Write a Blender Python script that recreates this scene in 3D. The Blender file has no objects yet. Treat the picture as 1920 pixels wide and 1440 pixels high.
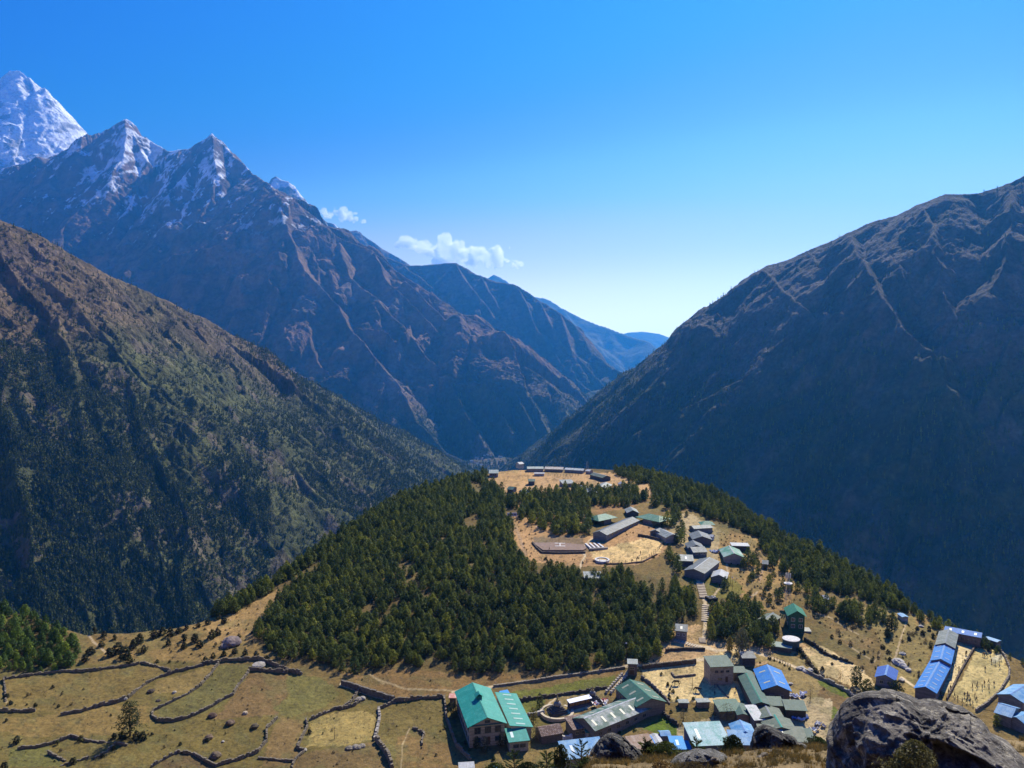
import bpy, bmesh, math, random
import numpy as np
from mathutils import Vector, Matrix, Euler
R = math.radians
C = bpy.context.scene.collection
scene = bpy.context.scene
rng = np.random.default_rng(7)
random.seed(7)

# ------------------------------------------------------------------ camera
F_PX, CX, CY = 1500.0, 960.0, 720.0          # focal length and centre for a 1920 x 1440 frame
PITCH = math.atan((CY - 636.0) / F_PX)
cam_data = bpy.data.cameras.new('camera')
cam_data.sensor_width = 36.0
cam_data.lens = 36.0 * F_PX / 1920.0
cam_data.clip_start = 0.1
cam_data.clip_end = 300000.0
cam = bpy.data.objects.new('camera', cam_data)
C.objects.link(cam)
cam.rotation_euler = (math.pi / 2 - PITCH, 0, 0)
scene.camera = cam

# ------------------------------------------------------------------ light
SUN_EL, SUN_AZ = R(41), R(27)                # azimuth measured from the view direction towards the right
SUN_DIR = Vector((math.sin(SUN_AZ) * math.cos(SUN_EL), math.cos(SUN_AZ) * math.cos(SUN_EL), math.sin(SUN_EL)))
world = bpy.data.worlds.new('World')
scene.world = world
world.use_nodes = True
wn = world.node_tree.nodes
bg = wn['Background']
sky = wn.new('ShaderNodeTexSky')
sky.sky_type = 'NISHITA'
sky.sun_disc = False
sky.sun_elevation = SUN_EL
sky.sun_rotation = SUN_AZ
sky.altitude = 3600
sky.air_density = 1.0
sky.dust_density = 1.0
sky.ozone_density = 3.0
# the clear, deep blue of thin mountain air: a tone curve on the sky colour, whatever the direction it is seen from
wl = world.node_tree.links
pre = wn.new('ShaderNodeVectorMath'); pre.operation = 'SCALE'; pre.inputs['Scale'].default_value = 0.08
crv = wn.new('ShaderNodeRGBCurve')
for ci, pts in enumerate((
        [(0.0, 0.0), (0.10, 0.008), (0.135, 0.035), (0.160, 0.12), (0.192, 0.32), (0.288, 1.05), (0.55, 1.95), (0.8, 2.0), (1.0, 2.0)],
        [(0.0, 0.0), (0.18, 0.12), (0.23, 0.17), (0.264, 0.20), (0.328, 0.47), (0.473, 1.02), (0.748, 1.9), (0.86, 2.0), (1.0, 2.0)],
        [(0.0, 0.0), (0.15, 0.42), (0.35, 0.53), (0.44, 0.44), (0.59, 0.46), (0.75, 0.8), (0.85, 1.5), (1.0, 1.5)])):
    cv = crv.mapping.curves[ci]
    pts = [(a, b / 2) for a, b in pts]
    cv.points[0].location = pts[0]; cv.points[1].location = pts[-1]
    for q in pts[1:-1]:
        cv.points.new(*q)
crv.mapping.update()
post = wn.new('ShaderNodeVectorMath'); post.operation = 'SCALE'; post.inputs['Scale'].default_value = 20.0
wl.new(sky.outputs[0], pre.inputs[0]); wl.new(pre.outputs[0], crv.inputs['Color'])
wl.new(crv.outputs[0], post.inputs[0]); wl.new(post.outputs[0], bg.inputs[0])
bg.inputs[1].default_value = 0.058
sun_data = bpy.data.lights.new('sun', 'SUN')
sun_data.energy = 5.0
sun_data.angle = R(0.5)
sun_data.color = (1.0, 0.91, 0.74)
sun = bpy.data.objects.new('sun', sun_data)
C.objects.link(sun)
sun.rotation_euler = (-SUN_DIR).to_track_quat('-Z', 'Y').to_euler()
scene.view_settings.view_transform = 'Standard'
scene.view_settings.look = 'None'
scene.view_settings.gamma = 1
scene.view_settings.exposure = 0.85
scene.render.engine = 'CYCLES'
cy = scene.cycles
cy.max_bounces = 9
cy.diffuse_bounces = 2
cy.glossy_bounces = 2
cy.transmission_bounces = 2
cy.volume_bounces = 8
cy.transparent_max_bounces = 8
cy.use_denoising = True
cy.use_adaptive_sampling = True

# ------------------------------------------------------------------ haze
HAZE_DENSITY = 4.4e-5
def make_haze():
    bm = bmesh.new()
    bmesh.ops.create_cube(bm, size=1)
    lo, hi = Vector((-24000, -900, -1151)), Vector((24000, 24500, 4300))
    for v in bm.verts:
        v.co = Vector((lo[i] if v.co[i] < 0 else hi[i] for i in range(3)))
    me = bpy.data.meshes.new('haze')
    bm.to_mesh(me); bm.free()
    m = bpy.data.materials.new('haze')
    m.use_nodes = True
    nt = m.node_tree
    nt.nodes.clear()
    out = nt.nodes.new('ShaderNodeOutputMaterial')
    pv = nt.nodes.new('ShaderNodeVolumePrincipled')
    pv.inputs['Color'].default_value = (0.05, 0.37, 1.0, 1)
    pv.inputs['Density'].default_value = HAZE_DENSITY
    pv.inputs['Anisotropy'].default_value = 0.45
    nt.links.new(pv.outputs[0], out.inputs['Volume'])
    me.materials.append(m)
    o = bpy.data.objects.new('haze', me)
    C.objects.link(o)
    o['kind'] = 'stuff'
    o['label'] = 'thin blue mountain haze filling the air of the valley'

# ------------------------------------------------------------------ projection helpers
ct, st = math.cos(PITCH), math.sin(PITCH)
def ray(px, py):
    xr = (np.asarray(px, float) - CX) / F_PX
    yr = (CY - np.asarray(py, float)) / F_PX
    return xr, ct + yr * st, -st + yr * ct
def at_depth(px, py, Y):
    x, y, z = ray(px, py)
    t = Y / y
    return x * t, y * t, z * t
def at_z(px, py, zz):
    x, y, z = ray(px, py)
    t = zz / z
    return x * t, y * t, z * t
def project(x, y, z):
    f = y * ct - z * st
    return CX + F_PX * x / f, CY - F_PX * (y * st + z * ct) / f

# ------------------------------------------------------------------ noise
def _hash(ix, iy, seed):
    h = (ix.astype(np.int64) * 374761393 + iy.astype(np.int64) * 668265263 + seed * 974634777) & 0x7fffffff
    h = ((h ^ (h >> 13)) * 1274126177) & 0x7fffffff
    h = (h ^ (h >> 16)) & 0xffff
    return h / 65535.0
def vnoise(x, y, seed=0):
    x = np.asarray(x, float); y = np.asarray(y, float)
    xi = np.floor(x); yi = np.floor(y)
    fx = x - xi; fy = y - yi
    fx = fx * fx * fx * (fx * (fx * 6 - 15) + 10); fy = fy * fy * fy * (fy * (fy * 6 - 15) + 10)
    a = _hash(xi, yi, seed); b = _hash(xi + 1, yi, seed)
    c = _hash(xi, yi + 1, seed); d = _hash(xi + 1, yi + 1, seed)
    return (a * (1 - fx) + b * fx) * (1 - fy) + (c * (1 - fx) + d * fx) * fy
def fbm(x, y, octv=5, seed=0, gain=0.5):
    s = 0; a = 1; n = 0
    for i in range(octv):
        s = s + a * vnoise(x * 2 ** i + i * 17.3, y * 2 ** i - i * 9.1, seed + i); n += a; a *= gain
    return s / n
def ridged(x, y, octv=3, seed=0, gain=0.5):
    s = 0; a = 1; n = 0
    for i in range(octv):
        v = 1 - np.abs(2 * vnoise(x * 2.1 ** i + i * 13.7, y * 2.1 ** i + i * 5.3, seed + i) - 1)
        s = s + a * v * v; n += a; a *= gain
    return s / n
def smooth(a, b, x):
    t = np.clip((x - a) / (b - a), 0, 1)
    return t * t * (3 - 2 * t)

# ------------------------------------------------------------------ materials
def sc(r, g, b):                              # sRGB 0-255 to linear
    f = lambda c: (c / 255 / 12.92) if c / 255 <= 0.04045 else ((c / 255 + 0.055) / 1.055) ** 2.4
    return (f(r), f(g), f(b))
def new_mat(name):
    m = bpy.data.materials.new(name)
    m.use_nodes = True
    return m, m.node_tree, m.node_tree.nodes['Principled BSDF']
def N(nt, t, **kw):
    n = nt.nodes.new(t)
    for k, v in kw.items():
        setattr(n, k, v)
    return n
def ramp(nt, fac, stops):
    r = nt.nodes.new('ShaderNodeValToRGB')
    e = r.color_ramp.elements
    while len(e) < len(stops):
        e.new(0.5)
    for el, (p, c) in zip(e, stops):
        el.position = p
        el.color = (c[0], c[1], c[2], 1) if not isinstance(c, (int, float)) else (c, c, c, 1)
    nt.links.new(fac, r.inputs[0])
    return r.outputs[0]
def mixc(nt, fac, a, b, mode='MIX'):
    m = nt.nodes.new('ShaderNodeMix')
    m.data_type = 'RGBA'
    m.blend_type = mode
    for i, v in ((0, fac), (6, a), (7, b)):
        if hasattr(v, 'default_value') or hasattr(v, 'is_output'):
            nt.links.new(v, m.inputs[i])
        else:
            m.inputs[i].default_value = v if i == 0 else (v[0], v[1], v[2], 1)
    return m.outputs[2]
def noise_node(nt, scale, detail=4, rough=0.6, coord='pos', dist=0.0):
    n = nt.nodes.new('ShaderNodeTexNoise')
    n.inputs['Scale'].default_value = scale
    n.inputs['Detail'].default_value = detail
    n.inputs['Roughness'].default_value = rough
    n.inputs['Distortion'].default_value = dist
    if coord == 'pos':
        g = nt.nodes.new('ShaderNodeNewGeometry')
        nt.links.new(g.outputs['Position'], n.inputs['Vector'])
    else:
        g = nt.nodes.new('ShaderNodeTexCoord')
        nt.links.new(g.outputs['Object'], n.inputs['Vector'])
    return n.outputs[0]
def terrain_mat(name, scales, contrast, bump_scale, bump_dist, bump_str=0.6, rough=0.95):
    """colour attribute 'albedo' times two procedural noises, with a procedural bump"""
    m, nt, p = new_mat(name)
    at = N(nt, 'ShaderNodeAttribute', attribute_name='albedo')
    col = at.outputs[0]
    for s_, c_ in zip(scales, contrast):
        n = noise_node(nt, s_, 5, 0.65)
        f = ramp(nt, n, [(0.3, 1 - c_), (0.7, 1 + c_)])
        # ramps clamp nothing above 1 here: colours are floats
        col = mixc(nt, 1.0, col, f, 'MULTIPLY')
    nt.links.new(col, p.inputs['Base Color'])
    p.inputs['Roughness'].default_value = rough
    p.inputs['Specular IOR Level'].default_value = 0.1
    b = N(nt, 'ShaderNodeBump')
    b.inputs['Strength'].default_value = bump_str
    b.inputs['Distance'].default_value = bump_dist
    nt.links.new(noise_node(nt, bump_scale, 6, 0.7), b.inputs['Height'])
    nt.links.new(b.outputs[0], p.inputs['Normal'])
    return m
_mats = {}
def plain(name, col, rough=0.85, var=0.25, scale=1.5, spec=0.2, bump=0.0, coord='obj', metal=0.0):
    if name in _mats:
        return _mats[name]
    m, nt, p = new_mat(name)
    n = noise_node(nt, scale, 5, 0.65, coord)
    c = ramp(nt, n, [(0.3, tuple(x * (1 - var) for x in col)), (0.7, tuple(min(1, x * (1 + var)) for x in col))])
    nt.links.new(c, p.inputs['Base Color'])
    p.inputs['Roughness'].default_value = rough
    p.inputs['Metallic'].default_value = metal
    p.inputs['Specular IOR Level'].default_value = spec
    if bump:
        b = N(nt, 'ShaderNodeBump')
        b.inputs['Strength'].default_value = 0.7
        b.inputs['Distance'].default_value = bump
        nt.links.new(noise_node(nt, scale * 4, 5, 0.7, coord), b.inputs['Height'])
        nt.links.new(b.outputs[0], p.inputs['Normal'])
    _mats[name] = m
    return m
def roof_mat(name, col, fade, amount=0.4, rough=0.6, scale=0.5, stone=False):
    """painted corrugated sheet: faded and dirty patches, sheets seams and corrugation in the bump"""
    if name in _mats:
        return _mats[name]
    m, nt, p = new_mat(name)
    tc = N(nt, 'ShaderNodeTexCoord')
    n1 = noise_node(nt, scale, 6, 0.7, 'obj')
    c = mixc(nt, ramp(nt, n1, [(0.62 - amount * 0.35, 0.0), (0.80 - amount * 0.35, 1.0)]), col, fade)
    n2 = noise_node(nt, 3.0, 4, 0.6, 'obj')
    c = mixc(nt, 1.0, c, ramp(nt, n2, [(0.3, 0.78), (0.7, 1.08)]), 'MULTIPLY')
    br = N(nt, 'ShaderNodeTexBrick')
    br.inputs['Scale'].default_value = 1.0
    br.inputs['Brick Width'].default_value = 0.9 if not stone else 0.5
    br.inputs['Row Height'].default_value = 2.4 if not stone else 0.4
    br.inputs['Mortar Size'].default_value = 0.03 if not stone else 0.05
    br.inputs['Color1'].default_value = (1, 1, 1, 1)
    br.inputs['Color2'].default_value = (0.88, 0.88, 0.88, 1) if not stone else (0.55, 0.5, 0.48, 1)
    br.inputs['Mortar'].default_value = (0.7, 0.7, 0.7, 1) if not stone else (0.25, 0.22, 0.2, 1)
    nt.links.new(tc.outputs['Object'], br.inputs['Vector'])
    c = mixc(nt, 1.0, c, br.outputs[0], 'MULTIPLY')
    nt.links.new(c, p.inputs['Base Color'])
    p.inputs['Roughness'].default_value = rough
    p.inputs['Specular IOR Level'].default_value = 0.2
    if not stone:
        w = N(nt, 'ShaderNodeTexWave')
        w.inputs['Scale'].default_value = 2.0
        nt.links.new(tc.outputs['Object'], w.inputs['Vector'])
        b = N(nt, 'ShaderNodeBump')
        b.inputs['Strength'].default_value = 0.35
        b.inputs['Distance'].default_value = 0.03
        nt.links.new(w.outputs[0], b.inputs['Height'])
        nt.links.new(b.outputs[0], p.inputs['Normal'])
    _mats[name] = m
    return m
def foliage_mat(name, dark, light, yellow=None, transl=0.25):
    if name in _mats:
        return _mats[name]
    m, nt, p = new_mat(name)
    oi = N(nt, 'ShaderNodeObjectInfo')
    n1 = noise_node(nt, 0.9, 3, 0.6, 'obj')
    c = mixc(nt, ramp(nt, n1, [(0.35, 0.0), (0.65, 1.0)]), dark, light)
    tint = ramp(nt, oi.outputs['Random'], [(0.0, (0.55, 0.68, 0.7)), (0.3, (0.85, 0.92, 0.9)), (0.6, (1.1, 1.08, 0.9)), (0.82, (1.5, 1.4, 0.9)), (1.0, yellow or (2.2, 1.85, 0.9))])
    c = mixc(nt, 1.0, c, tint, 'MULTIPLY')
    nt.links.new(c, p.inputs['Base Color'])
    p.inputs['Roughness'].default_value = 0.7
    p.inputs['Specular IOR Level'].default_value = 0.15
    tr = N(nt, 'ShaderNodeBsdfTranslucent')
    nt.links.new(c, tr.inputs['Color'])
    ms = N(nt, 'ShaderNodeMixShader')
    ms.inputs[0].default_value = transl
    nt.links.new(p.outputs[0], ms.inputs[1]); nt.links.new(tr.outputs[0], ms.inputs[2])
    nt.links.new(ms.outputs[0], nt.nodes['Material Output'].inputs['Surface'])
    _mats[name] = m
    return m

# ------------------------------------------------------------------ object helpers
def mesh_np(name, verts, faces, mats=(), mat_idx=None, colors=None, smooth_shade=False):
    """mesh from numpy arrays; faces is an (n,3) or (n,4) array"""
    me = bpy.data.meshes.new(name)
    verts = np.asarray(verts, np.float32); faces = np.asarray(faces, np.int32)
    me.vertices.add(len(verts)); me.vertices.foreach_set('co', verts.ravel())
    k = faces.shape[1]
    me.loops.add(faces.size); me.loops.foreach_set('vertex_index', faces.ravel())
    me.polygons.add(len(faces))
    me.polygons.foreach_set('loop_start', np.arange(0, faces.size, k, dtype=np.int32))
    if mat_idx is not None:
        me.polygons.foreach_set('material_index', np.asarray(mat_idx, np.int32))
    me.polygons.foreach_set('use_smooth', np.full(len(faces), smooth_shade, dtype=bool))
    me.update(calc_edges=True)
    if colors is not None:
        a = me.color_attributes.new('albedo', 'FLOAT_COLOR', 'POINT')
        cc = np.ones((len(verts), 4), np.float32); cc[:, :3] = colors
        a.data.foreach_set('color', cc.ravel())
    for m in mats:
        me.materials.append(m)
    return me
def link(name, me, parent=None):
    o = bpy.data.objects.new(name, me)
    C.objects.link(o)
    if parent is not None:
        o.parent = parent
    return o
def tag(o, label=None, cat=None, group=None, kind=None):
    if label: o['label'] = label
    if cat: o['category'] = cat
    if group: o['group'] = group
    if kind: o['kind'] = kind
    return o
def thing(name, label, cat, loc=(0, 0, 0), rz=0.0, group=None):
    o = bpy.data.objects.new(name, None)
    o.empty_display_size = 0.5
    C.objects.link(o)
    o.location = loc
    o.rotation_euler = (0, 0, rz)
    return tag(o, label, cat, group)
def copy_tree(o, loc=None, rz=None, scale=None, label=None, group=None):
    r = o.copy(); C.objects.link(r)
    for k in o.children:
        c = k.copy(); C.objects.link(c); c.parent = r
        for g in k.children:
            d = g.copy(); C.objects.link(d); d.parent = c
    if loc is not None: r.location = loc
    if rz is not None: r.rotation_euler = (0, 0, rz)
    if scale is not None: r.scale = (scale,) * 3 if isinstance(scale, (int, float)) else scale
    if label: r['label'] = label
    if group: r['group'] = group
    return r
class MB:
    """collects simple solids into one mesh"""
    def __init__(s):
        s.v = []; s.f = []
    def add(s, vs, fs):
        b = len(s.v); s.v += [tuple(v) for v in vs]; s.f += [tuple(i + b for i in f) for f in fs]; return s
    def box(s, x0, x1, y0, y1, z0, z1, jit=0.0, rz=0.0, c=None):
        vs = [(x, y, z) for z in (z0, z1) for y in (y0, y1) for x in (x0, x1)]
        if jit: vs = [tuple(q + random.uniform(-jit, jit) for q in v) for v in vs]
        if rz:
            cx, cyy = c if c else ((x0 + x1) / 2, (y0 + y1) / 2)
            a, b = math.cos(rz), math.sin(rz)
            vs = [(cx + (x - cx) * a - (y - cyy) * b, cyy + (x - cx) * b + (y - cyy) * a, z) for x, y, z in vs]
        return s.add(vs, [(0, 2, 3, 1), (4, 5, 7, 6), (0, 1, 5, 4), (2, 6, 7, 3), (0, 4, 6, 2), (1, 3, 7, 5)])
    def hexa(s, lo, hi):        # lo, hi: four points each, counter-clockwise seen from above
        return s.add(list(lo) + list(hi), [(3, 2, 1, 0), (4, 5, 6, 7), (0, 1, 5, 4), (1, 2, 6, 5), (2, 3, 7, 6), (3, 0, 4, 7)])
    def cyl(s, x, y, z0, z1, r0, r1=None, n=12):
        r1 = r0 if r1 is None else r1
        vs = []
        for z, r in ((z0, r0), (z1, r1)):
            vs += [(x + r * math.cos(2 * math.pi * i / n), y + r * math.sin(2 * math.pi * i / n), z) for i in range(n)]
        fs = [(i, (i + 1) % n, n + (i + 1) % n, n + i) for i in range(n)] + [tuple(range(n - 1, -1, -1)), tuple(range(n, 2 * n))]
        return s.add(vs, fs)
    def tube(s, a, b, r0, r1=None, n=6):
        a, b = Vector(a), Vector(b); r1 = r0 if r1 is None else r1
        q = (b - a).to_track_quat('Z', 'Y')
        vs = []
        for p, r in ((a, r0), (b, r1)):
            vs += [p + q @ Vector((r * math.cos(2 * math.pi * i / n), r * math.sin(2 * math.pi * i / n), 0)) for i in range(n)]
        fs = [(i, (i + 1) % n, n + (i + 1) % n, n + i) for i in range(n)] + [tuple(range(n - 1, -1, -1)), tuple(range(n, 2 * n))]
        return s.add(vs, fs)
    def lathe(s, prof, x=0, y=0, n=16):
        vs = []; fs = []
        for z, r in prof:
            vs += [(x + r * math.cos(2 * math.pi * i / n), y + r * math.sin(2 * math.pi * i / n), z) for i in range(n)]
        for k in range(len(prof) - 1):
            fs += [(k * n + i, k * n + (i + 1) % n, (k + 1) * n + (i + 1) % n, (k + 1) * n + i) for i in range(n)]
        fs += [tuple(range(n - 1, -1, -1)), tuple(range((len(prof) - 1) * n, len(prof) * n))]
        return s.add(vs, fs)
    def build(s, name, mat, parent=None, smooth_shade=False):
        me = bpy.data.meshes.new(name)
        me.from_pydata(s.v, [], s.f)
        me.materials.append(mat)
        if smooth_shade:
            me.polygons.foreach_set('use_smooth', [True] * len(me.polygons))
        me.update()
        return link(name, me, parent)

def beside(base, px, py, marks):
    """a label that names the landmark a repeated thing stands nearest to"""
    m = min(marks, key=lambda q: (q[0] - px) ** 2 + ((q[1] - py) * 1.6) ** 2)
    return base + ' ' + m[2]
def in_poly(px, py, poly):
    px = np.asarray(px, float); py = np.asarray(py, float)
    inside = np.zeros(px.shape, bool)
    n = len(poly)
    for i in range(n):
        x0, y0 = poly[i]; x1, y1 = poly[(i + 1) % n]
        if y0 == y1: continue
        c = ((y0 > py) != (y1 > py)) & (px < (x1 - x0) * (py - y0) / (y1 - y0) + x0)
        inside ^= c
    return inside
def line_dist(px, py, pts):
    d = np.full(np.shape(px), 1e9)
    for (x0, y0), (x1, y1) in zip(pts[:-1], pts[1:]):
        dx, dy = x1 - x0, y1 - y0
        t = np.clip(((px - x0) * dx + (py - y0) * dy) / (dx * dx + dy * dy + 1e-9), 0, 1)
        d = np.minimum(d, np.hypot(px - x0 - t * dx, py - y0 - t * dy))
    return d

# ------------------------------------------------------------------ near terrain: height of the ground seen along each line of sight
ZCP = [  # px, py, ground height in metres relative to the eye
    (-300, 1480, -110), (0, 1440, -110), (300, 1440, -110), (600, 1440, -109.5), (900, 1440, -110), (1300, 1440, -110), (1700, 1440, -109), (2100, 1480, -108),
    (-300, 1300, -108), (0, 1300, -107.5), (350, 1300, -108), (600, 1290, -107.5), (-300, 1130, -98), (0, 1150, -99), (110, 1190, -103), (250, 1185, -104), (380, 1170, -103.5),
    (700, 1255, -107), (900, 1265, -107.5), (900, 1400, -109), (1100, 1260, -106), (1250, 1270, -106), (1250, 1380, -109), (1450, 1300, -107), (1450, 1400, -108.5),
    (480, 1180, -103), (430, 1120, -103), (560, 1055, -98), (700, 960, -91), (800, 912, -88), (900, 892, -87), (1050, 882, -87), (1200, 880, -87), (1330, 915, -89),
    (600, 1150, -101), (750, 1120, -98), (850, 1000, -90), (900, 1150, -99), (1050, 1022, -91.5), (1160, 1035, -91.5), (1050, 950, -88), (1200, 960, -88.5),
    (1100, 1150, -99), (1250, 1150, -99.5), (1330, 1050, -94), (1300, 985, -90.5), (1400, 1010, -93.5), (1470, 1005, -95.5), (1400, 1100, -97.5), (1600, 1070, -100.5), (1500, 1120, -99.5),
    (1480, 1200, -103.5), (1340, 1225, -104), (1560, 1240, -105), (1760, 1170, -103.5), (1680, 1180, -103), (1850, 1210, -105.5), (1920, 1245, -107), (1830, 1280, -106), (1900, 1330, -108),
    (1700, 1280, -106), (2050, 1310, -109), (2200, 1400, -110), (1900, 1400, -108.5), (-300, 1210, -104), (60, 1230, -105.5)]
_c = np.array(ZCP, float)
_X = _c[:, :2] / 400.0
def _tps(r):
    return np.where(r > 0, r * r * np.log(r + 1e-12), 0)
_K = _tps(np.hypot(_X[:, None, 0] - _X[None, :, 0], _X[:, None, 1] - _X[None, :, 1])) + 0.02 * np.eye(len(_X))
_Pm = np.c_[np.ones(len(_X)), _X]
_A = np.zeros((len(_X) + 3,) * 2)
_A[:len(_X), :len(_X)] = _K; _A[:len(_X), len(_X):] = _Pm; _A[len(_X):, :len(_X)] = _Pm.T
_w = np.linalg.solve(_A, np.r_[_c[:, 2], 0, 0, 0])
GX = np.arange(-420, 2361, 20.0); GY = np.arange(820, 1521, 10.0)
_gx, _gy = np.meshgrid(GX, GY, indexing='ij')
_q = np.c_[_gx.ravel(), _gy.ravel()] / 400
_ZG = (_tps(np.hypot(_q[:, None, 0] - _X[None, :, 0], _q[:, None, 1] - _X[None, :, 1])) @ _w[:-3] + np.c_[np.ones(len(_q)), _q] @ _w[-3:]).reshape(_gx.shape)
def zfield(px, py):
    px = np.clip(np.asarray(px, float), GX[0], GX[-1] - 1e-3); py = np.clip(np.asarray(py, float), GY[0], GY[-1] - 1e-3)
    i = ((px - GX[0]) / 20).astype(int); j = ((py - GY[0]) / 10).astype(int)
    fx = (px - GX[0]) / 20 - i; fy = (py - GY[0]) / 10 - j
    return (_ZG[i, j] * (1 - fx) + _ZG[i + 1, j] * fx) * (1 - fy) + (_ZG[i, j + 1] * (1 - fx) + _ZG[i + 1, j + 1] * fx) * fy
EDGE = [(-420, 1120), (-100, 1140), (0, 1148), (60, 1152), (110, 1178), (160, 1190), (250, 1186), (330, 1178), (380, 1165), (430, 1130), (500, 1096), (560, 1058), (620, 1015), (700, 962), (760, 930),
        (800, 915), (860, 896), (900, 890), (960, 882), (1060, 880), (1130, 880), (1200, 884), (1260, 897), (1330, 920), (1400, 958), (1470, 1003), (1540, 1036), (1600, 1068), (1680, 1118), (1760, 1168),
        (1850, 1208), (1920, 1243), (2050, 1318), (2360, 1420)]
EX = np.array([e[0] for e in EDGE], float); EY = np.array([e[1] for e in EDGE], float)
def edge_y(px): return np.interp(px, EX, EY)
def G(px, py, up=0.0):
    """point on the near ground behind photo position px, py"""
    x, y, z = at_z(px, py, zfield(px, py))
    return Vector((float(x), float(y), float(z) + up))
def ground_z(x, y):
    z = -105.0
    for _ in range(6):
        px, py = project(x, y, z)
        z = float(zfield(px, py))
    return z
def near_z(px, Y):
    """the slope the photographer stands on: a ledge on the right, open slope on the left"""
    k = smooth(990, 1120, px)
    slope = -1.7 - 0.6 * Y
    ledge = -1.7 - (0.428 - 0.012 * smooth(1350, 1500, px)) * Y
    drop = np.where(Y < 16.5, ledge, np.maximum(slope, ledge - (Y - 16.5) * 0.9))
    return slope * (1 - k) + drop * k
# ------------------------------------------------------------------ ground colours (albedo), traced on the ground
OLIVE = (0.185, 0.150, 0.062); BROWN = (0.235, 0.165, 0.085); TAN = (0.33, 0.25, 0.125); DIRT = (0.36, 0.235, 0.125); FORESTF = (0.13, 0.10, 0.05)
GREEN = (0.105, 0.145, 0.035); LGREEN = (0.16, 0.165, 0.05); PALE = (0.60, 0.47, 0.27); SAND = (0.46, 0.345, 0.19); GREY = (0.30, 0.27, 0.23)
ORANGE = (0.41, 0.255, 0.14); DARKD = (0.17, 0.115, 0.065)
HILL_FOREST = [(380, 1150), (470, 1095), (560, 1045), (700, 940), (800, 880), (900, 870), (925, 905), (950, 935), (990, 965), (960, 1000), (965, 1030), (985, 1055), (1050, 1068), (1100, 1075), (1200, 1075),
               (1240, 1090), (1300, 1110), (1310, 1170), (1255, 1200), (1230, 1240), (1160, 1248), (1080, 1258), (960, 1262), (880, 1262), (800, 1255), (740, 1245), (690, 1270), (640, 1262), (590, 1240),
               (540, 1238), (490, 1215), (478, 1185), (500, 1155), (535, 1115), (520, 1105), (440, 1150), (385, 1160)]
SUMMIT_FOREST = [(960, 935), (1000, 925), (1060, 920), (1130, 922), (1190, 915), (1230, 930), (1190, 950), (1110, 965), (1105, 1000), (1060, 1010), (1010, 1000), (985, 965)]
RIGHT_FOREST = [(1060, 868), (1200, 868), (1330, 905), (1400, 945), (1470, 990), (1600, 1055), (1680, 1105), (1760, 1160), (1700, 1150), (1640, 1130), (1560, 1110), (1480, 1085), (1440, 1045), (1400, 1010),
                (1330, 975), (1290, 950), (1230, 930), (1170, 895), (1110, 880)]
ALLEY_FOREST = [(1320, 1135), (1380, 1130), (1430, 1145), (1470, 1180), (1470, 1215), (1420, 1215), (1380, 1205), (1320, 1195)]
EAST_FOREST = [(1455, 1100), (1530, 1110), (1640, 1150), (1650, 1180), (1560, 1165), (1500, 1135), (1455, 1125)]
LEFT_GROVE = [(-60, 1135), (0, 1142), (60, 1146), (105, 1172), (140, 1200), (150, 1230), (120, 1258), (60, 1262), (0, 1262), (-60, 1260)]
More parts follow.
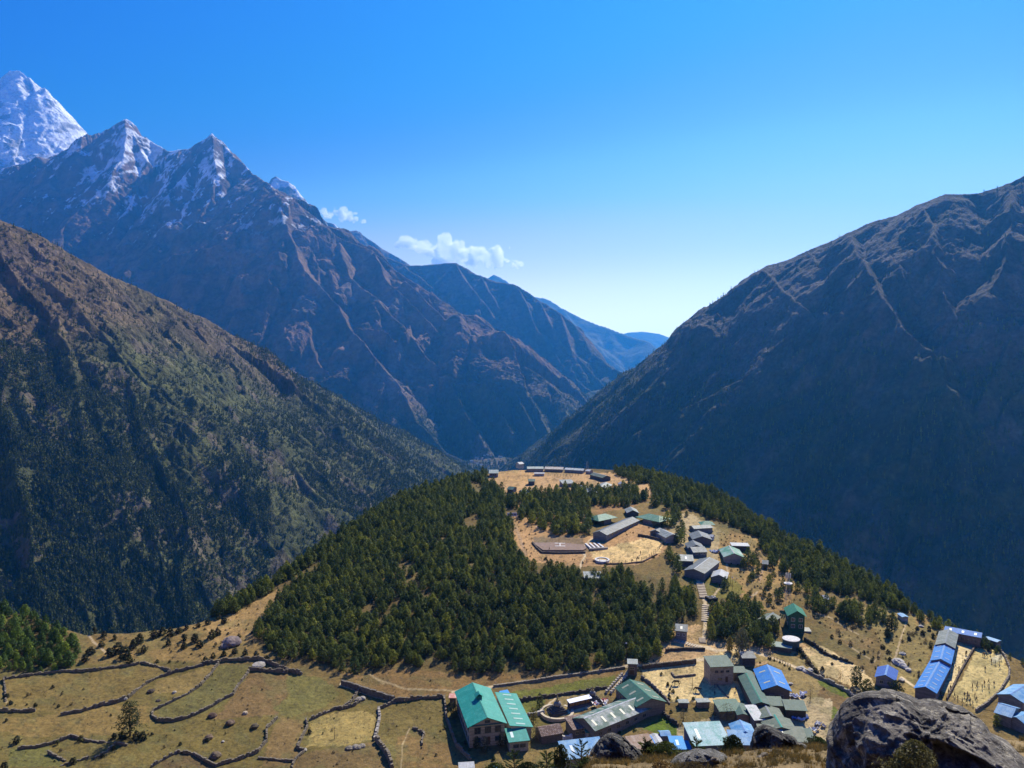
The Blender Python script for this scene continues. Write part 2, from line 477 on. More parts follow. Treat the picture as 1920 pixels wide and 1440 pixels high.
REGIONS = [
    ([(-420, 1262), (330, 1240), (650, 1290), (850, 1310), (880, 1520), (-420, 1520)], OLIVE),
    ([(0, 1275), (60, 1262), (160, 1258), (270, 1243), (325, 1250), (280, 1275), (220, 1315), (120, 1335), (0, 1332)], (0.215, 0.165, 0.072)),
    ([(290, 1280), (400, 1248), (392, 1268), (350, 1302), (290, 1300)], (0.27, 0.205, 0.095)),
    ([(294, 1330), (370, 1290), (410, 1246), (500, 1243), (440, 1300), (415, 1325), (350, 1348), (300, 1352)], (0.175, 0.16, 0.07)),
    ([(60, 1345), (220, 1320), (285, 1325), (290, 1350), (200, 1380), (60, 1380), (0, 1370), (0, 1345)], (0.26, 0.19, 0.085)),
    ([(440, 1300), (470, 1262), (535, 1262), (540, 1300), (520, 1340), (400, 1350), (420, 1330)], (0.225, 0.155, 0.085)),
    ([(535, 1265), (600, 1270), (640, 1300), (600, 1330), (540, 1345), (510, 1330), (545, 1305)], (0.19, 0.178, 0.075)),
    ([(490, 1440), (510, 1370), (525, 1345), (570, 1350), (560, 1410), (545, 1440)], (0.24, 0.17, 0.09)),
    ([(585, 1345), (680, 1330), (705, 1345), (700, 1385), (640, 1400), (575, 1400)], (0.36, 0.285, 0.13)),
    ([(545, 1440), (560, 1415), (700, 1390), (740, 1440)], (0.20, 0.145, 0.08)),
    ([(285, 1440), (335, 1412), (400, 1420), (400, 1440)], (0.17, 0.125, 0.075)),
    ([(20, 1400), (90, 1395), (120, 1440), (10, 1440)], (0.16, 0.16, 0.065)),
    ([(712, 1345), (760, 1322), (835, 1312), (850, 1370), (870, 1405), (880, 1440), (740, 1440), (710, 1390)], (0.19, 0.155, 0.068)),
    ([(745, 1380), (790, 1370), (870, 1410), (880, 1440), (740, 1440)], (0.225, 0.155, 0.08)),
    ([(640, 1265), (700, 1250), (850, 1262), (960, 1262), (1080, 1262), (1160, 1250), (1170, 1262), (960, 1285), (850, 1300), (740, 1312), (660, 1285)], (0.25, 0.165, 0.085)),
    ([(160, 1195), (330, 1180), (385, 1165), (480, 1120), (500, 1150), (480, 1200), (490, 1230), (400, 1240), (300, 1238), (200, 1230)], (0.27, 0.19, 0.09)),
    ([(385, 1160), (480, 1120), (600, 1050), (610, 1055), (545, 1110), (500, 1160), (480, 1200), (420, 1215), (390, 1200)], (0.36, 0.245, 0.125)),
    (HILL_FOREST, (0.16, 0.12, 0.06)), (SUMMIT_FOREST, (0.33, 0.20, 0.11)), (RIGHT_FOREST, FORESTF), (LEFT_GROVE, FORESTF),
    ([(905, 905), (930, 878), (985, 874), (1060, 885), (1160, 888), (1215, 905), (1230, 930), (1130, 925), (1040, 925), (960, 935), (935, 925)], (0.42, 0.275, 0.155)),
    ([(935, 884), (975, 878), (1000, 888), (990, 905), (960, 912), (935, 900)], (0.42, 0.27, 0.14)),
    ([(955, 965), (1000, 975), (1060, 1010), (1110, 1005), (1190, 975), (1260, 985), (1265, 1010), (1235, 1045), (1190, 1060), (1100, 1062), (1000, 1055), (975, 1030), (955, 1000)], ORANGE),
    ([(1000, 1008), (1060, 1005), (1090, 1010), (1105, 1030), (1098, 1037), (1015, 1037), (998, 1018)], (0.27, 0.20, 0.155)),
    ([(1108, 1037), (1160, 1020), (1210, 1008), (1245, 1012), (1238, 1035), (1200, 1053), (1140, 1055), (1115, 1050)], (0.58, 0.42, 0.22)),
    ([(1260, 960), (1300, 965), (1360, 1000), (1350, 1050), (1330, 1075), (1310, 1100), (1300, 1060), (1285, 1030), (1255, 1010)], (0.40, 0.32, 0.21)),
    ([(1350, 1000), (1420, 1005), (1470, 1050), (1500, 1100), (1470, 1150), (1380, 1130), (1325, 1110), (1345, 1060)], (0.36, 0.245, 0.12)),
    ([(1320, 1085), (1370, 1080), (1400, 1110), (1360, 1125), (1325, 1125)], (0.21, 0.19, 0.06)),
    ([(1180, 1190), (1310, 1170), (1325, 1200), (1400, 1215), (1500, 1200), (1520, 1215), (1420, 1250), (1330, 1240), (1200, 1245)], (0.44, 0.30, 0.17)),
    ([(1200, 1253), (1300, 1235), (1400, 1215), (1420, 1225), (1365, 1250), (1400, 1275), (1402, 1312), (1380, 1320), (1260, 1315), (1215, 1280)], (0.60, 0.47, 0.26)),
    ([(1365, 1225), (1480, 1222), (1560, 1262), (1610, 1300), (1560, 1330), (1500, 1330), (1480, 1290), (1440, 1240), (1400, 1245)], (0.34, 0.265, 0.14)),
    ([(1505, 1215), (1540, 1210), (1620, 1255), (1640, 1285), (1600, 1300), (1540, 1265)], (0.60, 0.46, 0.27)),
    ([(1550, 1265), (1600, 1290), (1620, 1300), (1560, 1345), (1520, 1330), (1540, 1290)], (0.235, 0.16, 0.09)),
    ([(1530, 1275), (1570, 1282), (1600, 1300), (1585, 1310), (1545, 1290)], (0.13, 0.17, 0.03)),
    ([(1528, 1315), (1545, 1310), (1580, 1340), (1550, 1352), (1525, 1345)], (0.13, 0.18, 0.03)),
    ([(1550, 1170), (1600, 1180), (1640, 1200), (1620, 1220), (1570, 1205)], (0.30, 0.21, 0.11)),
    ([(1600, 1140), (1700, 1140), (1760, 1180), (1730, 1260), (1700, 1290), (1640, 1270), (1660, 1220), (1640, 1180)], (0.30, 0.24, 0.115)),
    ([(1615, 1145), (1650, 1150), (1655, 1175), (1622, 1175)], (0.30, 0.26, 0.13)),
    ([(1700, 1145), (1730, 1145), (1760, 1165), (1720, 1172)], (0.34, 0.235, 0.12)),
    ([(1770, 1205), (1830, 1205), (1800, 1262), (1768, 1312), (1740, 1300)], (0.60, 0.50, 0.32)),
    ([(1832, 1215), (1875, 1222), (1895, 1262), (1892, 1288), (1838, 1335), (1775, 1312), (1805, 1270)], (0.47, 0.38, 0.19)),
    ([(1730, 1285), (1780, 1300), (1840, 1335), (1800, 1350), (1700, 1330), (1660, 1270), (1690, 1270)], (0.34, 0.26, 0.13)),
    ([(1855, 1235), (1880, 1225), (1882, 1235), (1865, 1245)], (0.45, 0.42, 0.32)),
    # monastery gardens between the lodge and the long green building
    ([(958, 1298), (1150, 1268), (1160, 1278), (1130, 1292), (1040, 1303), (965, 1312)], (0.17, 0.185, 0.05)),
    ([(965, 1318), (1020, 1310), (1025, 1330), (975, 1340)], (0.16, 0.175, 0.05)),
    ([(1030, 1310), (1110, 1296), (1145, 1292), (1125, 1312), (1090, 1345), (1055, 1345), (1025, 1335)], (0.36, 0.28, 0.15)),
    ([(1085, 1335), (1145, 1310), (1155, 1318), (1090, 1350)], (0.21, 0.125, 0.075)),
    ([(980, 1340), (1025, 1335), (1050, 1370), (1000, 1390)], (0.17, 0.15, 0.06)),
    ([(1110, 1372), (1240, 1318), (1255, 1325), (1235, 1345), (1190, 1375), (1140, 1385)], (0.25, 0.19, 0.09)),
    ([(1205, 1368), (1245, 1342), (1270, 1362), (1270, 1380), (1235, 1378)], (0.115, 0.185, 0.03)),
    ([(1262, 1325), (1330, 1325), (1350, 1350), (1300, 1362), (1262, 1350)], (0.21, 0.165, 0.08)),
    ([(960, 1395), (1045, 1392), (1060, 1440), (930, 1440)], (0.27, 0.205, 0.10)),
    ([(1385, 1300), (1560, 1310), (1560, 1400), (1270, 1400), (1270, 1365), (1400, 1325)], (0.42, 0.34, 0.23)),
]
PATHS = [  # path centre lines on the ground: points, half width in photo pixels, colour
    ([(165, 1190), (178, 1205), (205, 1230)], 2.0, SAND), ([(10, 1300), (12, 1318)], 2.0, SAND), ([(275, 1243), (310, 1256)], 2.0, SAND),
    ([(848, 1299), (960, 1283), (1037, 1271), (1133, 1258), (1174, 1250), (1200, 1247), (1260, 1243), (1330, 1235)], 2.6, PALE),
    ([(640, 1284), (680, 1296), (740, 1315)], 3.0, PALE), ([(1110, 1010), (1096, 1022), (1092, 1035), (1098, 1042), (1090, 1055), (1086, 1075)], 1.8, PALE),
    ([(1130, 1005), (1100, 1018)], 1.8, SAND), ([(1185, 985), (1140, 1005), (1110, 1010)], 2.5, SAND), ([(1310, 1090), (1318, 1110), (1322, 1130), (1322, 1175), (1318, 1200)], 3.0, PALE),
    ([(1262, 1198), (1290, 1208), (1325, 1216), (1345, 1222)], 3.0, PALE), ([(1345, 1222), (1400, 1218), (1445, 1232), (1500, 1256), (1550, 1275)], 2.2, PALE),
    ([(1336, 1120), (1355, 1095), (1365, 1075), (1362, 1050)], 1.8, SAND), ([(1700, 1165), (1688, 1200), (1680, 1230), (1672, 1245)], 1.3, SAND), ([(1420, 1110), (1400, 1122), (1395, 1126)], 2, SAND),
    ([(1545, 1272), (1580, 1290), (1600, 1302), (1610, 1318)], 1.8, PALE), ([(1690, 1270), (1720, 1290), (1760, 1305)], 2.2, PALE),
    ([(1418, 1030), (1430, 1060), (1425, 1090)], 2.5, DIRT), ([(768, 1365), (755, 1395), (752, 1440)], 1.2, TAN), ([(1030, 1335), (1028, 1320), (1045, 1308)], 1.6, PALE), ([(1055, 1340), (1090, 1330), (1130, 1315)], 2.2, PALE),
    ([(500, 1160), (560, 1098), (600, 1060)], 1.6, TAN), ([(1055, 1338), (1070, 1330)], 2.0, PALE), ([(1150, 1295), (1165, 1275), (1178, 1258)], 2.5, PALE), ([(965, 985), (975, 1010), (985, 1040)], 3, DIRT),
    ([(705, 1272), (760, 1292), (850, 1296)], 1.4, TAN), ([(690, 1262), (720, 1282)], 1.2, TAN), ([(1590, 1210), (1640, 1240), (1650, 1225)], 1.4, TAN), ([(1610, 1190), (1560, 1160), (1530, 1150)], 1.4, TAN),
]
def ground_colour(px, py):
    n1 = fbm(px / 30, py / 18, 4, 3); n2 = fbm(px / 7, py / 5, 4, 9); n3 = fbm(px / 120, py / 60, 3, 21)
    wx = px + (n2 - 0.5) * 9; wy = py + (fbm(px / 8, py / 6, 3, 33) - 0.5) * 6
    col = np.empty(px.shape + (3,)); col[:] = (0.225, 0.165, 0.08)
    for poly, c in REGIONS:
        xs = [p[0] for p in poly]; ys = [p[1] for p in poly]
        m = (wx > min(xs)) & (wx < max(xs)) & (wy > min(ys)) & (wy < max(ys))
        if m.any():
            idx = np.where(m)
            ins = in_poly(wx[idx], wy[idx], poly)
            col[idx[0][ins], idx[1][ins]] = c
    # blotches of greener and barer grass
    bright = smooth(0.34, 0.46, col[..., 0])[..., None]
    col = col * (np.array((0.84, 0.79, 0.56)) * (1 - bright) + np.array((1.12, 1.08, 0.86)) * bright)
    k = smooth(0.5, 0.72, n1)[..., None]
    col = col * (1 - 0.45 * k) + np.array((0.13, 0.125, 0.045)) * 0.45 * k
    k = smooth(0.56, 0.75, n2)[..., None]
    col = col * (1 - 0.4 * k) + col * np.array((1.35, 1.25, 1.15)) * 0.4 * k
    k = smooth(0.60, 0.72, fbm(px / 4, py / 2.6, 3, 77))[..., None]
    col = col * (1 - 0.5 * k)  + np.array((0.075, 0.06, 0.035)) * 0.5 * k
    col = col * (0.86 + 0.28 * n3[..., None])
    for pts, w, c in PATHS:
        xs = [p[0] for p in pts]; ys = [p[1] for p in pts]
        m = (px > min(xs) - 8) & (px < max(xs) + 8) & (py > min(ys) - 8) & (py < max(ys) + 8)
        if m.any():
            idx = np.where(m)
            d = line_dist(px[idx], py[idx], pts) + (n2[idx] - 0.5) * 1.6
            k = (1 - smooth(w * 0.7, w * 1.3, d))[:, None]
            col[idx] = col[idx] * (1 - k) + np.array(c) * k
    return np.clip(col, 0.01, 0.9)

def build_ground():
    pxs = np.arange(-420, 2340, 2.0)
    nearY = [0.3, 1.5, 3, 5, 7, 9, 11, 12, 13, 14, 15, 16, 16.6, 17.5, 19, 22, 28, 38, 55, 80, 110, 140, 165, 185]
    rows_x, rows_y, rows_z, rows_c = [], [], [], []
    for Y in nearY:
        z = near_z(pxs, Y)
        if Y > 20: z = np.maximum(z, -0.62 * Y)
        x = (pxs - CX) / F_PX * Y
        z = z + (fbm(x / 1.5 + 5, Y / 1.5 + np.zeros_like(x), 4, 5) - 0.5) * min(0.45, 0.03 * Y)
        rows_x.append(x); rows_y.append(np.full(x.shape, Y)); rows_z.append(z)
        n = fbm(x * 2, np.full(x.shape, Y * 2.0), 4, 8)[:, None]
        rows_c.append(np.array((0.20, 0.145, 0.07)) * (0.6 + 0.8 * n))
    n_img = 330
    ey = edge_y(pxs)
    t = np.linspace(0, 1, n_img)[:, None]
    py = 1490 + (ey[None, :] - 1490) * t
    px = np.broadcast_to(pxs[None, :], py.shape)
    z = zfield(px, py)
    x, y, z = at_z(px, py, z)
    # small banks and hollows
    rough = (fbm(x / 9, y / 9, 4, 41) - 0.5) * 1.2 + (fbm(x / 2.2, y / 2.2, 3, 43) - 0.5) * 0.35
    flat = np.zeros(px.shape)
    for poly in ([(985, 1000), (1250, 1000), (1250, 1060), (985, 1045)], [(1200, 1240), (1410, 1230), (1410, 1320), (1200, 1320)], [(1765, 1195), (1900, 1215), (1900, 1340), (1740, 1310)]):
        flat = np.maximum(flat, in_poly(px, py, poly).astype(float))
    zi = z + rough * (1 - flat) * smooth(0, 0.05, t) * 0.7
    ci = ground_colour(px, py)
    for k in range(n_img):
        rows_x.append(x[k]); rows_y.append(y[k]); rows_z.append(zi[k]); rows_c.append(ci[k])
    # beyond the edge the ground falls away into the gorge
    xe, ye, ze = x[-1], y[-1], zi[-1]
    acc = 0.0; dz = 0.0
    for d, s in ((3, 0.45), (8, 0.6), (20, 0.75), (45, 0.85), (90, 0.95), (180, 1.0), (320, 1.0), (500, 1.0), (750, 0.9)):
        step = d - acc; acc = d; dz += step * s
        f = (ye + d) / ye
        rows_x.append(xe * f); rows_y.append(ye + d)
        rows_z.append(ze - dz + (fbm(xe / 20 + d, ye / 20, 3, 60) - 0.5) * min(d * 0.2, 12))
        rows_c.append(np.broadcast_to(np.array((0.10, 0.085, 0.045)), (len(pxs), 3)))
    V = np.stack([np.array(rows_x), np.array(rows_y), np.array(rows_z)], -1)
    Cc = np.array(rows_c)
    nr, nc = V.shape[:2]
    i = np.arange(nr * nc).reshape(nr, nc)
    F = np.stack([i[:-1, :-1], i[:-1, 1:], i[1:, 1:], i[1:, :-1]], -1).reshape(-1, 4)
    m = terrain_mat('ground_cover', (0.12, 0.9), (0.18, 0.3), 1.1, 0.5, 0.7)
    o = link('ground', mesh_np('ground', V.reshape(-1, 3), F, [m], colors=Cc.reshape(-1, 3), smooth_shade=True))
    tag(o, 'dry brown and olive hillside ground around the village', kind='structure')
    # ground behind and beside the photographer
    xs = np.arange(-170, 171, 2.0); ys = np.arange(-60, 171, 1.5)
    Xg, Yg = np.meshgrid(xs, ys)
    pxg = np.clip(CX + F_PX * Xg / np.maximum(Yg, 0.5), -420, 2338)
    Zg = np.where(Yg > 0, near_z(pxg, np.maximum(Yg, 0)), -1.7 - 0.45 * Yg)
    Zg = Zg + (fbm(Xg / 6, Yg / 6, 4, 66) - 0.5) * 0.2 - 0.3
    cg = np.array((0.17, 0.125, 0.06)) * (0.6 + 0.8 * fbm(Xg / 1.5, Yg / 1.5, 4, 67))[..., None]
    nr, nc = Zg.shape; i = np.arange(nr * nc).reshape(nr, nc)
    Fg = np.stack([i[:-1, :-1], i[:-1, 1:], i[1:, 1:], i[1:, :-1]], -1).reshape(-1, 4)
    b = link('hillside', mesh_np('hillside', np.stack([Xg, Yg, Zg], -1).reshape(-1, 3), Fg, [m], colors=cg.reshape(-1, 3), smooth_shade=True))
    tag(b, 'dry grassy slope around the viewpoint', kind='structure')

# ------------------------------------------------------------------ mountains
def flank_z(x, y, rd):
    z = np.full(np.shape(x), -1e9)
    P = np.array([[float(a) for a in at_depth(px, py, yk * 1000.0)] for px, py, yk in rd['pts']])
    for a, b in zip(P[:-1], P[1:]):
        dx, dy = b[0] - a[0], b[1] - a[1]
        t = np.clip(((x - a[0]) * dx + (y - a[1]) * dy) / (dx * dx + dy * dy + 1e-6), 0, 1)
        d = np.hypot(x - a[0] - t * dx, y - a[1] - t * dy)
        v = a[2] + t * (b[2] - a[2]) - rd['slope'] * d
        if rd.get('steep'): v = v - (rd['steep'] - rd['slope']) * np.maximum(d - rd['brk'], 0)
        z = np.maximum(z, v)
    return z
def on_flank(px, py, rd, lift):
    """where the line of sight through a traced point meets a mountain's main flank, then lift metres above it"""
    Ys = np.arange(900, 15000, 12.0)
    x, y, z = at_depth(px, py, Ys)
    hit = np.where(z <= flank_z(x, y, rd))[0]
    Y = Ys[hit[0]] if len(hit) else rd['pts'][0][2] * 1000
    Y = max(Y - lift / max(rd.get('steep', rd['slope']), 0.3), 500)
    return [float(a) for a in at_depth(px, py, Y)]
def tent(X, Y, ridges, warp=0.0, wl=400.0):
    """height of the highest ridge flank over every point; each ridge is a traced crest line in space"""
    if warp:
        wx = (fbm(X / wl, Y / wl, 4, 201, 0.6) - 0.5) * 2 * warp; wy = (fbm(X / wl + 9, Y / wl + 4, 4, 211, 0.6) - 0.5) * 2 * warp
        X = X + wx; Y = Y + wy
    Z = np.full(X.shape, -2000.0); S = np.zeros(X.shape); D = np.zeros(X.shape); K = np.zeros(X.shape, int)
    for k, rd in enumerate(ridges):
        pts = np.array([[float(a) for a in at_depth(px, py, yk * 1000.0)] for px, py, yk in rd['pts']])
        if 'lift' in rd:                              # a spur: lay its traced line on the main flank and raise it
            pts = np.array([on_flank(px, py, ridges[0], rd['lift']) for px, py, yk in rd['pts']])
        if 'lifts' in rd:
            pts = np.array([on_flank(px, py, ridges[rd['lifts'][0]], rd['lifts'][1]) for px, py, yk in rd['pts']])
        zb = np.full(X.shape, -1e9); sb = np.zeros(X.shape); db = np.zeros(X.shape)
        s0 = 0.0
        for a, b in zip(pts[:-1], pts[1:]):
            dx, dy = b[0] - a[0], b[1] - a[1]
            L2 = dx * dx + dy * dy + 1e-6; L = math.sqrt(L2)
            t = np.clip(((X - a[0]) * dx + (Y - a[1]) * dy) / L2, 0, 1)
            d = np.hypot(X - a[0] - t * dx, Y - a[1] - t * dy)
            v = a[2] + t * (b[2] - a[2]) - rd['slope'] * d
            if rd.get('steep'):                       # flank gets steeper after a distance
                v = v - (rd['steep'] - rd['slope']) * np.maximum(d - rd['brk'], 0)
            m = v > zb
            zb = np.where(m, v, zb); sb = np.where(m, s0 + t * L, sb); db = np.where(m, d, db)
            s0 += L
        lam = rd.get('lam', 300.0); amp = rd.get('amp', 40.0)
        wz = fbm(X / (lam * 1.3), Y / (lam * 1.3), 3, 11 + k) - 0.5
        g = ridged(sb / lam + wz * 1.1 + k * 7.7, db / (lam * 5) + wz, 1, 50 + k) * 0.62 + ridged(sb / (lam / 2.7) + wz * 2.4, db / (lam * 1.6) + wz, 2, 80 + k) * 0.38
        zb = zb + amp * (g - 0.42) * smooth(0, lam * rd.get('onset', 0.8), db) * 1.6
        m = zb > Z
        Z = np.where(m, zb, Z); S = np.where(m, sb, S); D = np.where(m, db, D); K = np.where(m, k, K)
    return Z, S, D, K
MOUNTAINS = {}
def mountain(name, label, px0, px1, dpx, y0, y1, nrow, ridges, colour, mat, rough=14.0, rscale=120.0, floor=-1100, warp=0.0, wl=400.0):
    pxs = np.arange(px0, px1 + dpx, dpx)
    ya = np.interp(pxs, [p[0] for p in y0], [p[1] * 1000 for p in y0]); yb = np.interp(pxs, [p[0] for p in y1], [p[1] * 1000 for p in y1])
    t = np.linspace(0, 1, nrow)[:, None]
    Y = ya * (yb / ya) ** t
    X = (pxs - CX) / F_PX * Y
    Z, S, D, K = tent(X, Y, ridges, warp, wl)
    n = fbm(X / rscale, Y / rscale, 7, 5, 0.62) - 0.5
    r2 = ridged(X / (rscale * 0.5) + n, Y / (rscale * 0.5), 5, 15, 0.65) - 0.4
    Z = Z + (n * rough + r2 * rough * 0.6) * (0.25 + 0.75 * smooth(0, rscale, D))
    Z = np.maximum(Z, floor)
    gy = np.gradient(Z, axis=0) / np.maximum(np.gradient(Y, axis=0), 1e-3)
    gx = np.gradient(Z, axis=1) / np.gradient(X, axis=1)
    slope = np.hypot(gx, gy)
    col = colour(X, Y, Z, slope, D, K)
    nr, nc = Z.shape
    i = np.arange(nr * nc).reshape(nr, nc)
    F = np.stack([i[:-1, :-1], i[:-1, 1:], i[1:, 1:], i[1:, :-1]], -1).reshape(-1, 4)
    V = np.stack([X, Y, Z], -1)
    o = link(name, mesh_np(name, V.reshape(-1, 3), F, [mat], colors=col.reshape(-1, 3), smooth_shade=True))
    tag(o, label, kind='structure')
    MOUNTAINS[name] = (X, Y, Z, slope, gx, gy, D, K)
    return o
def lerpc(a, b, k):
    k = k[..., None]
    return np.asarray(a) * (1 - k) + np.asarray(b) * k

def build_mountains():
    m_near = terrain_mat('mountain_heath', (0.02, 0.09), (0.35, 0.35), 0.05, 14.0, 0.8)
    m_mid = terrain_mat('mountain_rock', (0.006, 0.03), (0.3, 0.35), 0.018, 40.0, 0.8)
    m_far = terrain_mat('mountain_far', (0.003, 0.012), (0.2, 0.25), 0.006, 60.0, 0.6)
    # --- left flank of the gorge, heath above and pine forest below
    def c_left(X, Y, Z, s, D, K):
        n = fbm(X / 260, Y / 260, 5, 3); n2 = fbm(X / 45, Y / 45, 4, 6); n3 = fbm(X / 90, Y / 90, 4, 16)
        c = lerpc((0.155, 0.112, 0.064), (0.10, 0.076, 0.043), smooth(0.4, 0.6, n2))
        k = smooth(120, -180, Z + (n - 0.5) * 500)
        c = lerpc(c, lerpc((0.092, 0.108, 0.036), (0.06, 0.074, 0.028), smooth(0.4, 0.6, n2)), k * 0.85)
        c = lerpc(c, (0.16, 0.12, 0.10), smooth(0.58, 0.68, n3) * smooth(0.9, 1.4, s) * 0.6)
        return c
    mountain('mountain_flank', 'green and brown forested mountain flank falling across the left of the gorge', -260, 960, 2.2, [(-260, 1.0), (500, 1.15), (960, 2.4)], [(-260, 2.5), (300, 2.8), (960, 4.6)], 620, [
        dict(pts=[(-420, 250, 1.8), (-150, 345, 1.85), (0, 413, 1.9), (100, 460, 1.98), (200, 512, 2.05), (290, 556, 2.15), (385, 601, 2.3), (500, 680, 2.45), (620, 737, 2.7), (740, 800, 3.0), (810, 838, 3.3), (885, 880, 3.75)], slope=0.77, amp=42, lam=240),
        dict(pts=[(60, 480, 0), (140, 560, 0), (215, 640, 0), (250, 700, 0), (262, 790, 0), (330, 900, 0), (350, 1020, 0), (355, 1120, 0), (360, 1230, 0)], lift=34, slope=0.90, amp=26, lam=120),
        dict(pts=[(-60, 560, 0), (10, 690, 0), (30, 820, 0), (60, 960, 0), (80, 1120, 0), (90, 1230, 0)], lift=31, slope=0.92, amp=26, lam=120),
        dict(pts=[(110, 590, 0), (150, 720, 0), (165, 840, 0), (180, 960, 0), (200, 1100, 0), (215, 1230, 0)], lift=22, slope=0.90, amp=26, lam=110),
        dict(pts=[(290, 560, 0), (340, 640, 0), (390, 740, 0), (430, 850, 0), (490, 960, 0), (540, 1050, 0)], lift=22, slope=0.90, amp=26, lam=120),
        dict(pts=[(400, 620, 0), (470, 740, 0), (530, 840, 0), (600, 930, 0), (650, 1000, 0)], lift=18, slope=0.90, amp=22, lam=120),
        dict(pts=[(500, 684, 0), (570, 760, 0), (640, 850, 0), (720, 940, 0)], lift=19, slope=0.90, amp=22, lam=120),
        dict(pts=[(600, 730, 0), (690, 810, 0), (770, 900, 0)], lift=18, slope=0.90, amp=22, lam=120),
        dict(pts=[(700, 785, 0), (770, 840, 0), (830, 890, 0)], lift=17, slope=0.90, amp=18, lam=120),
        dict(pts=[(110, 905, 0), (190, 880, 0), (250, 940, 0), (310, 1060, 0), (330, 1130, 0)], lift=26, slope=0.91, amp=20, lam=80),
        dict(pts=[(80, 1050, 0), (170, 1040, 0), (240, 1100, 0), (260, 1200, 0)], lift=26, slope=0.91, amp=20, lam=80),
        dict(pts=[(430, 1010, 0), (480, 985, 0), (525, 1000, 0), (540, 1050, 0)], lift=17, slope=0.91, amp=20, lam=60),
    ], c_left, m_near, rough=34, rscale=90, warp=30, wl=150)
    # --- great brown mountain with the rock peaks
    def c_mid(X, Y, Z, s, D, K):
        n = fbm(X / 700, Y / 700, 5, 31); n2 = fbm(X / 120, Y / 120, 5, 36)
        c = lerpc((0.20, 0.125, 0.085), (0.115, 0.078, 0.058), smooth(0.42, 0.6, n2))
        c = lerpc(c, (0.07, 0.08, 0.035), smooth(-50, -450, Z + (n - 0.5) * 700) * 0.8)
        c = lerpc(c, (0.26, 0.21, 0.18), smooth(0.62, 0.72, fbm(X / 260, Y / 260, 4, 66)) * 0.5)
        flow = fbm(X / 60, Y / 260 + Z / 160, 5, 44, 0.65)
        snow = smooth(0.46, 0.62, (Z - 1050) / 2600 + (n - 0.5) * 0.9 + (flow - 0.5) * 2.0 + 0.22 - 0.34 * smooth(0.9, 1.9, s)) * smooth(650, 1000, Z)
        left = smooth(-300, -1900, X + 0.0 * Y)
        return lerpc(c, (0.72, 0.75, 0.80), snow * (0.35 + 0.65 * left))
